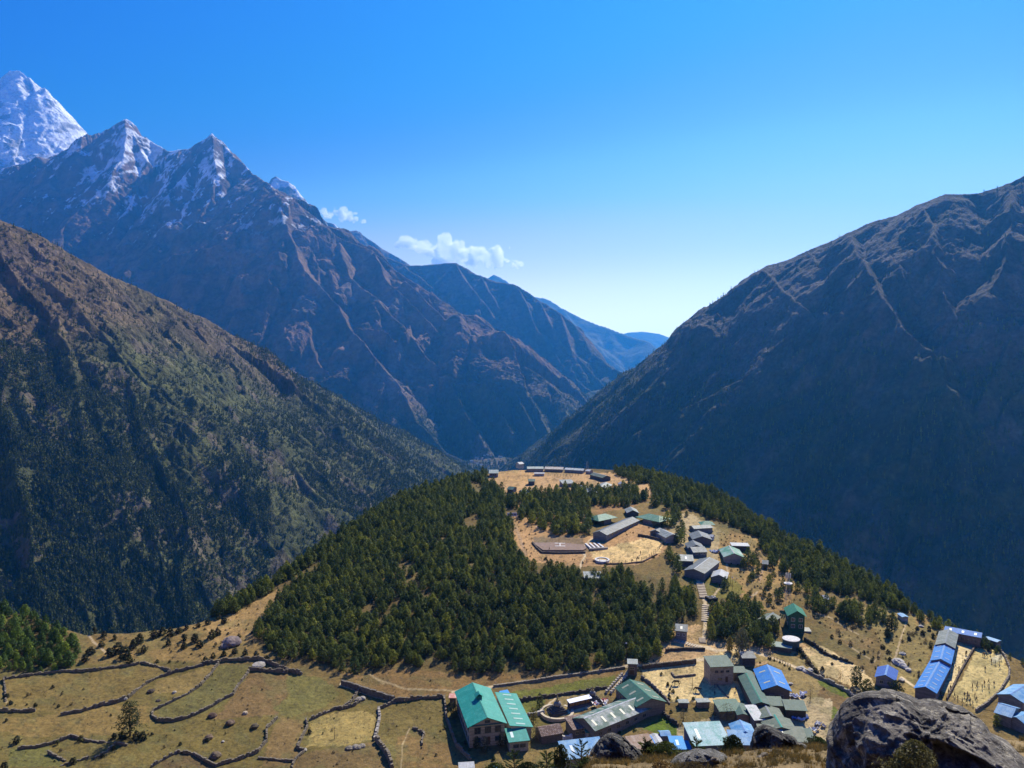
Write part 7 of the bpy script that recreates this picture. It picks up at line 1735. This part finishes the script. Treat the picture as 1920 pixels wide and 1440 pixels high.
def hair_mesh():
    bm = bmesh.new(); bmesh.ops.create_icosphere(bm, subdivisions=2, radius=0.115)
    for v in bm.verts:
        v.co.y -= 0.012; v.co.z = v.co.z * 1.05 + 1.715
    bmesh.ops.delete(bm, geom=[v for v in bm.verts if v.co.z < 1.66 or (v.co.y > 0.05 and v.co.z < 1.73)], context='VERTS')
    me = bpy.data.meshes.new('hair'); bm.to_mesh(me); bm.free(); me.materials.append(plain('hair', (0.02, 0.017, 0.015)))
    return me
def build_people():
    hair = hair_mesh()
    tops = [(0.04, 0.05, 0.10), (0.10, 0.03, 0.03), (0.02, 0.02, 0.025), (0.05, 0.08, 0.16)]
    M = {}
    def person(px, py, k, pose, label, group=None, s=0.86):
        key = (k, pose)
        if key not in M: M[key] = person_mesh(pose, tops[k], (0.03, 0.03, 0.045) if k % 2 else (0.025, 0.022, 0.02))
        e = thing('person', label, 'person', G(px, py, 0.0), random.uniform(0, 6.28), group)
        link('body', M[key], e); link('hair', hair, e)
        e.scale = (s,) * 3
    g1 = 'pupils playing on the far field'; l1 = 'person in dark clothes playing on the sandy playground beside the school'
    P5 = lambda x, y: (1550 + x / 4.5, 1120 + y / 4.5)
    play = [(1318, 500), (1332, 502), (1350, 505), (1380, 490), (1422, 570), (1455, 535), (1470, 530), (1458, 598), (1336, 618), (1230, 768), (1265, 770), (1272, 745), (1312, 775), (1330, 740), (1368, 725), (1370, 788), (1412, 745), (1105, 868),
            (1078, 845), (1145, 892), (1163, 840), (1187, 835), (1180, 892), (1200, 855), (1210, 890), (1250, 848), (1265, 872), (1232, 912), (1185, 855), (1390, 555)]
    poses = ['stand', 'walk', 'run', 'wave']
    for i, (x, y) in enumerate(play):
        person(*P5(x, y), i % 4, poses[(i * 3) % 4], beside('person in dark clothes on the sandy playground', *P5(x, y), [(1848, 1231, 'near its far end'), (1872, 1240, 'by its far right rim'), (1866, 1247, 'right of its middle'), (1847, 1257, 'alone at its centre'), (1832, 1291, 'in the row across it'), (1853, 1290, 'at the right of the row'),
            (1792, 1310, 'by the dark dividing wall'), (1812, 1314, 'in the nearest crowd'), (1829, 1314, 'right of the nearest crowd')]), g1)
    g2 = 'pupils in the school yard'; l2 = 'person in dark clothes standing in the pale yard of the long blue school'
    for i, (x, y) in enumerate([(1172, 490), (1180, 485), (1165, 555), (1043, 598), (1062, 588), (1090, 595), (1110, 618), (1120, 620), (1044, 780), (1025, 810), (938, 820), (948, 825), (960, 828), (920, 825), (968, 855), (935, 852), (1150, 565)]):
        person(*P5(x, y), (i + 1) % 4, poses[i % 3], beside('person in dark clothes in the pale school yard', *P5(x, y), [(1811, 1228, 'at its far end'), (1808, 1244, 'alone by the dividing wall'), (1788, 1252, 'halfway along the blue building'), (1797, 1257, 'in the pair by the dividing wall'), (1780, 1297, 'near its lower right corner'), (1761, 1303, 'in the cluster at its lower end')]), g2)
    person(1406, 1275, 2, 'stand', 'person in black crouched shape standing by the hut at the head of the horse yard'.replace('crouched shape ', ''))
    person(1379.5, 1296, 2, 'walk', 'lone person walking in the yard beside the long dark green stable')
    person(1340, 1290, 0, 'walk', 'person by the low dividing wall in the horse yard, upper one'); person(1340, 1304, 2, 'stand', 'person by the low dividing wall in the horse yard, lower one')
    person(1201, 1040, 2, 'stand', 'lone person on the tan sports ground on the hill', s=1.0)
    person(1030, 1033, 1, 'stand', 'person on the front edge of the helicopter pad', s=1.0)
    # horses: one body surface with a mane and tail
    def horse(px, py, rz, s, col, label, graze=False):
        hd = (1.12, 0, 0.62) if graze else (1.22, 0, 1.50); nk = (0.92, 0, 0.98) if graze else (0.92, 0, 1.38); mz = (1.22, 0, 0.32) if graze else (1.52, 0, 1.32)
        J = [(0, 0, 1.02), (0.45, 0, 1.05), (0.66, 0, 1.12), nk, hd, mz, (-0.42, 0, 1.08), (-0.62, 0, 1.06)]
        E = [(0, 1), (1, 2), (2, 3), (3, 4), (4, 5), (0, 6), (6, 7)]
        Rr = [0.27, 0.28, 0.24, 0.15, 0.13, 0.085, 0.27, 0.20]
        for sx, base in ((0.52, 1), (-0.55, 6)):
            for sy in (0.15, -0.15):
                b0 = len(J); st_ = random.uniform(-0.12, 0.12)
                if sx > 0: J += [(sx, sy, 0.80), (sx + st_ * 0.6, sy, 0.45), (sx + st_, sy, 0.08), (sx + st_ + 0.06, sy, 0.02)]
                else: J += [(sx, sy, 0.82), (sx + 0.08, sy, 0.60), (sx - 0.12 + st_, sy, 0.38), (sx - 0.05 + st_, sy, 0.03)]
                E += [(base, b0), (b0, b0 + 1), (b0 + 1, b0 + 2), (b0 + 2, b0 + 3)]; Rr += [0.13, 0.075, 0.05, 0.055]
        me = skin_mesh('body', J, E, Rr, 1); me.materials.append(plain('horse_coat_%02x' % int(col[0] * 255), col, 0.7, 0.2, 3))
        e = thing('horse', label, 'horse', G(px, py), rz); e.scale = (s,) * 3
        link('body', me, e)
        m = plain('horse_hair', (0.012, 0.01, 0.009)); mb = MB(); mb.tube((-0.78, 0, 1.10), (-0.98, 0, 0.75), 0.06, 0.08, 6).tube((-0.98, 0, 0.75), (-1.0, 0, 0.42), 0.08, 0.02, 6); mb.build('tail', m, e)
        mb = MB(); a = Vector((0.62, 0, 1.32)); b = Vector(hd) + Vector((-0.06, 0, 0.15))
        for i in range(6): q = a.lerp(b, i / 5); mb.tube(q, q + Vector((-0.10, 0.05 * (-1) ** i, -0.16)), 0.05, 0.02, 5)
        mb.build('mane', m, e)
        mb = MB(); h_ = Vector(hd)
        for sy in (0.06, -0.06): mb.tube(h_ + Vector((-0.02, sy, 0.10)), h_ + Vector((0.0, sy * 1.3, 0.24)), 0.035, 0.008, 5)
        mb.build('ears', m, e)
    horse(1269, 1284, R(175), 1.15, (0.035, 0.022, 0.016), 'dark brown pony grazing in the upper left of the horse yard', True)
    horse(1309, 1297, R(170), 1.15, (0.045, 0.028, 0.018), 'dark pony grazing in the middle of the horse yard', True)
    horse(1256, 1298, R(60), 1.0, (0.02, 0.018, 0.018), 'black pony at the left edge of the horse yard')
    horse(1366, 1277, R(100), 0.85, (0.03, 0.025, 0.02), 'small black pony facing the stone house in the horse yard')
    horse(1361, 1270, R(200), 0.7, (0.05, 0.03, 0.02), 'smallest foal near the corner of the stone house')

# ------------------------------------------------------------------ foreground ledge
def boulder_mat(name, base, lich, dark, k=1.0):
    m, nt, p = new_mat(name)
    n1 = noise_node(nt, 0.9 * k, 6, 0.75, 'obj', 0.4); n2 = noise_node(nt, 3.5 * k, 6, 0.75, 'obj', 0.6); n3 = noise_node(nt, 14 * k, 5, 0.7, 'obj')
    c = mixc(nt, ramp(nt, n1, [(0.42, 0.0), (0.6, 1.0)]), dark, base)
    c = mixc(nt, ramp(nt, n2, [(0.53, 0.0), (0.60, 1.0)]), c, lich)
    c = mixc(nt, 1.0, c, ramp(nt, n3, [(0.3, 0.55), (0.7, 1.3)]), 'MULTIPLY')
    nt.links.new(c, p.inputs['Base Color']); p.inputs['Roughness'].default_value = 0.92; p.inputs['Specular IOR Level'].default_value = 0.2
    b = N(nt, 'ShaderNodeBump'); b.inputs['Strength'].default_value = 0.9; b.inputs['Distance'].default_value = 0.12
    ad = N(nt, 'ShaderNodeMath', operation='ADD'); nt.links.new(n2, ad.inputs[0]); nt.links.new(n3, ad.inputs[1])
    nt.links.new(ad.outputs[0], b.inputs['Height']); nt.links.new(b.outputs[0], p.inputs['Normal'])
    return m
def boulder(outline, Y, depth, mat, label, lean=0.0, seed=1, rough=0.10, sub=6, slope=None, name='boulder', facets=0.12):
    """a closed rock whose outline follows the traced one; lean pushes its lower part towards the viewer"""
    pts = [Vector([float(q) for q in at_depth(x, y, Y)]) for x, y in outline]
    cx = sum(p.x for p in pts) / len(pts); cz = sum(p.z for p in pts) / len(pts)
    ang = np.array([math.atan2(p.z - cz, p.x - cx) for p in pts]); rad = np.array([math.hypot(p.z - cz, p.x - cx) for p in pts])
    o_ = np.argsort(ang); ang, rad = ang[o_], rad[o_]
    ang3 = np.r_[ang - 2 * math.pi, ang, ang + 2 * math.pi]; rad3 = np.tile(rad, 3)
    bm = bmesh.new(); bmesh.ops.create_icosphere(bm, subdivisions=sub, radius=1)
    co = np.array([v.co[:] for v in bm.verts])
    th = np.arctan2(co[:, 2], co[:, 0]); rho = np.hypot(co[:, 0], co[:, 2])
    r_ = np.interp(th, ang3, rad3)
    n = fbm(co[:, 0] * 2 + seed * 7 + co[:, 1] * 1.3, co[:, 2] * 2 + co[:, 1] * 1.7, 5, seed) - 0.5
    n2 = ridged(co[:, 0] * 3.2 + seed + co[:, 1], co[:, 2] * 3.2 - co[:, 1] * 2.1, 4, seed + 9, 0.6) - 0.45
    q = 1 + n * rough * 1.6 * (1 - rho ** 4 * 0.7) + n2 * rough * 0.8
    X = cx + rho * r_ * np.cos(th) * q; Zz = cz + rho * r_ * np.sin(th) * q
    flat = np.sign(co[:, 1]) * np.abs(co[:, 1]) ** 0.75
    Yv = Y + depth * 0.5 + flat * depth * (1 + n * rough * 3 + n2 * rough * 2.4)
    # broken, slabby faces: every patch of the rock is pushed to its own plane
    rs = np.random.default_rng(seed); cen = rs.normal(0, 1, (26, 3)); cen /= np.linalg.norm(cen, axis=1)[:, None]; nrm = cen + rs.normal(0, 0.28, cen.shape)
    own = np.argmax(co @ cen.T, axis=1)
    step = np.einsum('ij,ij->i', co, nrm[own]); step = (step - 1) * facets + rs.uniform(-0.5, 0.5, 26)[own] * facets * 0.35
    Yv = Yv + flat * depth * step * 2.0; q2 = 1 + step * (1 - rho ** 6) * 0.9
    X = cx + (X - cx) * q2; Zz = cz + (Zz - cz) * q2
    if slope: Yv = Yv + slope(X, Zz, cx, cz)
    Yv = Yv + lean * (Zz - cz)
    X = X * Yv / Y; Zz = Zz * Yv / Y
    c0 = Vector((cx, Y + depth * 0.5, cz))
    for v, x, y, z in zip(bm.verts, X, Yv, Zz): v.co = Vector((x, y, z)) - c0
    me = bpy.data.meshes.new(name); bm.to_mesh(me); bm.free(); me.materials.append(mat)
    me.polygons.foreach_set('use_smooth', [True] * len(me.polygons))
    o = link(name, me); o.location = c0
    tag(o, label, 'boulder')
    return o
def near_point(px, Y, up=0.0):
    z = float(near_z(np.array([float(px)]), Y)[0]) if True else 0
    x = (px - CX) / F_PX * Y
    return Vector((x, Y, z + up))
def build_foreground():
    grey = boulder_mat('lichen_granite', (0.27, 0.245, 0.205), (0.45, 0.41, 0.32), (0.095, 0.088, 0.078))
    darkg = boulder_mat('dark_granite', (0.13, 0.122, 0.11), (0.24, 0.225, 0.18), (0.045, 0.045, 0.042), 1.3)
    tan = boulder_mat('tan_granite', (0.36, 0.30, 0.22), (0.5, 0.44, 0.34), (0.18, 0.15, 0.11), 1.5)
    boulder([(1549, 1430), (1550, 1385), (1558, 1358), (1572, 1334), (1594, 1312), (1625, 1298), (1650, 1297), (1656, 1293), (1690, 1300), (1722, 1312), (1745, 1310), (1790, 1322), (1825, 1340), (1852, 1362), (1858, 1374), (1885, 1388), (1905, 1410), (1935, 1440), (1980, 1500), (1960, 1600), (1780, 1660), (1600, 1600), (1560, 1500)],
            11.0, 1.3, grey, 'huge dark granite boulder with lichen in the lower right corner', lean=0.3, seed=3, rough=0.10, sub=7, slope=lambda X, Z, cx, cz: 1.1 * smooth(-0.9, 0.5, X - cx) * (Z - cz) * (Z > cz - 0.8) + 0.0, facets=0.16)
    boulder([(1100, 1450), (1106, 1418), (1118, 1392), (1132, 1378), (1148, 1374), (1164, 1380), (1182, 1396), (1205, 1418), (1226, 1434), (1240, 1465), (1210, 1520), (1130, 1520)], 15.6, 0.7, darkg, 'pointed dark boulder standing at the bottom centre with a sunlit right side', lean=0.3, seed=5, rough=0.10)
    boulder([(1402, 1411), (1408, 1388), (1418, 1364), (1430, 1358), (1448, 1364), (1470, 1376), (1495, 1392), (1520, 1406), (1560, 1420), (1610, 1434), (1600, 1460), (1500, 1470), (1430, 1440)], 15.4, 0.8, darkg, 'leaning slab boulder with a long sunlit back sloping down to the right', lean=0.2, seed=8, rough=0.10)
    boulder([(1245, 1440), (1262, 1422), (1290, 1409), (1320, 1405), (1348, 1409), (1366, 1420), (1376, 1440), (1350, 1480), (1270, 1480)], 14.5, 0.7, boulder_mat('pale_granite', (0.26, 0.25, 0.22), (0.36, 0.35, 0.32), (0.14, 0.135, 0.12), 2), 'low rounded grey boulder between the pointed boulder and the leaning slab', lean=0.9, seed=11, rough=0.06)
    r = random.Random(4)
    for i, (x, y, w, h) in enumerate([(1432, 1423, 16, 12), (1452, 1412, 20, 7), (1456, 1430, 14, 12), (1476, 1434, 13, 10), (1492, 1428, 10, 8), (1340, 1424, 9, 5), (1516, 1430, 12, 7), (1556, 1427, 18, 6), (1545, 1437, 12, 7), (1585, 1436, 14, 6), (1620, 1440, 14, 7), (1412, 1434, 10, 7), (1396, 1437, 8, 6), (1500, 1440, 16, 8)]):
        n = 9; pts = [(x + w * math.cos(6.283 * k / n) * r.uniform(0.75, 1.15), y + h * math.sin(6.283 * k / n) * r.uniform(0.75, 1.15)) for k in range(n)]
        b = boulder(pts, 14.2 - 0.04 * (y - 1420), 0.14, tan, 'small sunlit tan stone beneath the leaning slab boulder', lean=0.6, seed=20 + i, rough=0.12, sub=4, name='stone')
        b['category'] = 'stone'; b['group'] = 'small stones beneath the leaning slab boulder'
    # young firs and bushes on the ledge
    fm = foliage_mat('fir_needles', (0.03, 0.048, 0.018), (0.085, 0.115, 0.035), transl=0.25)
    bark = plain('fir_bark', (0.11, 0.08, 0.055))
    def fir(px, py_top, Y, h, label, w=0.34):
        """a young fir: leader, whorls of drooping branches with needle sprays"""
        base = Vector([float(q) for q in at_depth(px, py_top, Y)]) - Vector((0, 0, h))
        e = thing('young_fir', label, 'fir', base)
        mb = MB(); mb.tube((0, 0, -0.6), (0, 0, h), 0.022, 0.006, 6)
        V = []; Fq = []
        nb = 8
        for i in range(nb):
            t = 0.12 + 0.86 * i / nb; L = w * (1.12 - t) * 1.1 + 0.03
            for j in range(4):
                a = j * 1.57 + i * 0.7 + r.uniform(-0.2, 0.2); up = r.uniform(0.25, 0.7)
                p0 = Vector((0, 0, h * t)); p1 = p0 + Vector((math.cos(a) * L, math.sin(a) * L, L * up))
                mb.tube(p0, p1, 0.008, 0.003, 4)
                d = (p1 - p0).normalized(); side = d.cross(Vector((0, 0, 1))).normalized()
                m_ = 8
                for q in range(m_):
                    c = p0.lerp(p1, 0.2 + 0.85 * q / m_)
                    for s in (-1, 1, 0):
                        dd = (d * 0.8 + side * s * 0.8 + Vector((0, 0, 0.25))).normalized() * 0.06
                        wv = dd.cross(Vector((r.uniform(-1, 1), r.uniform(-1, 1), r.uniform(-1, 1)))).normalized() * 0.007
                        b0 = len(V); V += [tuple(c - wv), tuple(c + wv), tuple(c + dd + wv * 0.5), tuple(c + dd - wv * 0.5)]; Fq.append((b0, b0 + 1, b0 + 2, b0 + 3))
        link('needles', mesh_np('needles', V, Fq, [fm]), e); mb.build('stem', bark, e)
    for px, py, Y, h, lab, w in ((964, 1404, 17.5, 1.0, 'leftmost young fir at the bottom edge', 0.32), (1025, 1408, 17.5, 0.8, 'young fir at the bottom edge left of the rounded bush', 0.3), (1090, 1388, 17.0, 1.1, 'young fir in front of the faded blue roof', 0.36),
                                 (1211, 1386, 17.5, 0.9, 'young fir just right of the pointed boulder', 0.34), (1227, 1394, 17.0, 0.8, 'second young fir right of the pointed boulder', 0.3), (1306, 1384, 17.0, 0.9, 'young fir in front of the wide weathered teal roof', 0.3), (1370, 1382, 17.0, 0.9, 'young fir in front of the blue cross roof', 0.3)):
        fir(px, py, Y, h, lab, w)
    def bush(px, py, Y, w, h, label, col, n=900, leaf=0.05, name='bush', seed=1):
        c = Vector([float(q) for q in at_depth(px, py, Y)])
        m = foliage_mat(name + '_leaves_%d' % seed, *col, transl=0.25)
        v, f = leaf_cloud(n, lambda t: w / 2 * math.sqrt(max(0.03, 1 - t * t)), 0.0, h, leaf, seed, limbs=14)
        e = thing(name, label, 'bush', c); link('foliage', mesh_np('foliage', v, f, [m]), e)
        mb = MB()
        for i in range(7): a = i * 0.9; mb.tube((0, 0, -0.3), (math.cos(a) * w * 0.28, math.sin(a) * w * 0.28, h * 0.6), 0.015, 0.004, 4)
        mb.build('stem', bark, e)
    dk = ((0.022, 0.034, 0.014), (0.06, 0.075, 0.022)); gr = ((0.045, 0.065, 0.018), (0.11, 0.135, 0.035)); yl = ((0.10, 0.09, 0.03), (0.20, 0.17, 0.06)); br = ((0.13, 0.085, 0.035), (0.26, 0.17, 0.07))
    bush(1052, 1432, 16.5, 0.55, 0.42, 'dark rounded juniper bush left of the pointed boulder', dk, 900, 0.035, 'bush', 41)
    bush(1100, 1440, 15.5, 0.6, 0.2, 'green low juniper at the foot of the pointed boulder, left side', gr, 900, 0.035, 'bush', 42)
    bush(1250, 1418, 16.2, 1.1, 0.30, 'green juniper bush between the pointed boulder and the rounded grey boulder', gr, 1800, 0.035, 'bush', 43)
    bush(1215, 1412, 16.6, 0.5, 0.25, 'dark juniper clump against the right of the pointed boulder', dk, 800, 0.035, 'bush', 44)
    bush(1375, 1410, 16.2, 0.75, 0.36, 'dark green juniper bush left of the leaning slab boulder', dk, 1500, 0.035, 'bush', 45)
    bush(1388, 1432, 15.2, 0.45, 0.22, 'yellow-green juniper under the leaning slab boulder', gr, 800, 0.03, 'bush', 46)
    bush(1715, 1452, 9.6, 0.95, 0.42, 'yellowish bush growing against the front of the huge boulder', yl, 3200, 0.028, 'bush', 47)
    bush(1535, 1402, 16.8, 0.8, 0.22, 'fresh green low bush left of the huge boulder', ((0.06, 0.085, 0.02), (0.12, 0.15, 0.035)), 1200, 0.035, 'bush', 48)
    bush(1300, 1448, 13.5, 0.8, 0.16, 'rusty brown heather at the bottom edge before the rounded grey boulder', br, 1300, 0.025, 'heather', 49)
    bush(1240, 1444, 13.8, 0.6, 0.16, 'rusty brown heather at the bottom edge right of the pointed boulder', br, 1000, 0.025, 'heather', 50)
    bush(1400, 1450, 13.2, 0.7, 0.16, 'rusty brown heather at the bottom edge under the leaning slab', br, 1100, 0.025, 'heather', 51)
    bush(990, 1450, 16.5, 1.0, 0.22, 'dark green low juniper at the bottom edge below the green block', dk, 1300, 0.035, 'bush', 52)
    bush(928, 1448, 17.5, 0.9, 0.2, 'olive low juniper at the bottom edge below the lodge', gr, 1100, 0.035, 'bush', 53)
    # small things in the bottom strip
    H = house
    H('white corrugated shed roof cut by the bottom edge left of centre', (859, 1431), (889, 1429), 2.4, 2.0, 0.2, roof_mat('roof_white_sheet', (0.68, 0.70, 0.70), (0.45, 0.5, 0.47), 0.4), (0.4, 0.4, 0.4), 'shed', 'shed', 'shed', over=0.1)
    H('tiny bright blue roof cut by the bottom edge left of centre', (920, 1436), (936, 1434), 2.4, 2.0, 0.4, roof_mat('roof_vivid_blue', VBLUE, (0.08, 0.42, 0.80), 0.4), (0.3, 0.3, 0.3), 'shed', 'shed', 'shed', over=0.1)
    # dry grass on the ledge
    rr = np.random.default_rng(9)
    V = []; Fq = []
    for i in range(26):
        a = rr.uniform(0, 6.28); l = rr.uniform(0.06, 0.16); b = np.array([rr.normal(0, 0.03), rr.normal(0, 0.03), 0]); t = b + np.array([math.cos(a) * l * 0.5, math.sin(a) * l * 0.5, l]); w = np.array([-math.sin(a), math.cos(a), 0]) * 0.006
        k = len(V); V += [b - w, b + w, t + w * 0.2, t - w * 0.2]; Fq.append((k, k + 1, k + 2, k + 3))
    gm = foliage_mat('dry_grass', (0.13, 0.095, 0.04), (0.24, 0.175, 0.075), transl=0.3)
    n = 5200; Y = rr.uniform(10.5, 17.2, n); px = rr.uniform(1060, 1960, n); X = (px - CX) / F_PX * Y
    z = near_z(px, Y) + (fbm(X / 1.5 + 5, Y / 1.5, 4, 5) - 0.5) * np.minimum(0.45, 0.03 * Y)
    m = fbm(X * 1.2, Y * 1.2, 3, 90) > 0.42
    Scatter('grass', 'short dry grass on the rocky ledge in the foreground', [[(np.array(V), np.array(Fq), gm)]], np.stack([X, Y, z], -1)[m], rr.uniform(0, 6.28, m.sum()), rr.uniform(0.25, 0.75, (m.sum(), 1)).repeat(3, 1), np.zeros(m.sum(), int))

# ------------------------------------------------------------------ clouds beyond the haze
def cloud(label, blobs, Y, seed):
    mdl = None
    bm = bmesh.new(); r = random.Random(seed)
    cs = [at_depth(x, y, Y) for x, y, _ in blobs]; c0 = Vector([float(q) for q in cs[0]])
    for (x, y, w), p in zip(blobs, cs):
        R0 = w / F_PX * Y
        for k in range(9):
            d = Vector((r.gauss(0, 0.75), r.gauss(0, 0.6), r.gauss(0, 0.28))) * R0
            bmesh.ops.create_icosphere(bm, subdivisions=4, radius=R0 * r.uniform(0.22, 0.62), matrix=Matrix.Translation(Vector([float(q) for q in p]) - c0 + d) @ Matrix.Diagonal((1, 1, 0.72, 1)))
    co = np.array([v.co[:] for v in bm.verts]); s = blobs[0][2] / F_PX * Y
    n = fbm(co[:, 0] / s * 1.6 + seed, co[:, 2] / s * 1.6 + co[:, 1] / s * 1.3, 6, seed, 0.6) - 0.5
    for v, q in zip(bm.verts, n):
        v.co += v.normal * float(q) * s * 1.3
    me = bpy.data.meshes.new('cloud'); bm.to_mesh(me); bm.free()
    if 'cloud' not in _mats:
        m = bpy.data.materials.new('cloud'); m.use_nodes = True; nt = m.node_tree; nt.nodes.clear()
        out = nt.nodes.new('ShaderNodeOutputMaterial'); pv = nt.nodes.new('ShaderNodeVolumePrincipled')
        pv.inputs['Color'].default_value = (1, 1, 1, 1); pv.inputs['Density'].default_value = 0.009; pv.inputs['Anisotropy'].default_value = 0.6
        tc = nt.nodes.new('ShaderNodeTexCoord'); nz = nt.nodes.new('ShaderNodeTexNoise'); nz.inputs['Scale'].default_value = 1 / 420.0; nz.inputs['Detail'].default_value = 5; nz.inputs['Roughness'].default_value = 0.65
        nt.links.new(tc.outputs['Object'], nz.inputs['Vector'])
        mr = nt.nodes.new('ShaderNodeMapRange'); mr.inputs[1].default_value = 0.34; mr.inputs[2].default_value = 0.50; mr.inputs[3].default_value = 0.0; mr.inputs[4].default_value = 0.0055
        nt.links.new(nz.outputs[0], mr.inputs[0]); nt.links.new(mr.outputs[0], pv.inputs['Density'])
        nt.links.new(pv.outputs[0], out.inputs['Volume'])
        _mats['cloud'] = m
    me.materials.append(_mats['cloud'])
    o = link('cloud', me); o.location = c0; tag(o, label, kind='structure')
    rm = o.modifiers.new('merge', 'REMESH'); rm.mode = 'VOXEL'; rm.voxel_size = s * 0.05
def build_clouds():
    cloud('long white cumulus cloud above the ridge', [(860, 482, 30), (765, 458, 12), (790, 462, 17), (820, 466, 22), (845, 472, 26), (885, 480, 22), (935, 470, 15), (925, 482, 18), (950, 490, 14), (970, 498, 9)], 42000, 3)
    cloud('smaller white cloud touching the icy ridge', [(640, 405, 14), (612, 402, 10), (625, 402, 12), (655, 408, 11), (672, 413, 6)], 42000, 5)
# ------------------------------------------------------------------ build
build_ground()
build_mountains()
build_houses()
build_walls()
build_yard_things()
build_people()
build_pines()
far_forest()
build_shrubs()
build_foreground()
build_clouds()
make_haze()
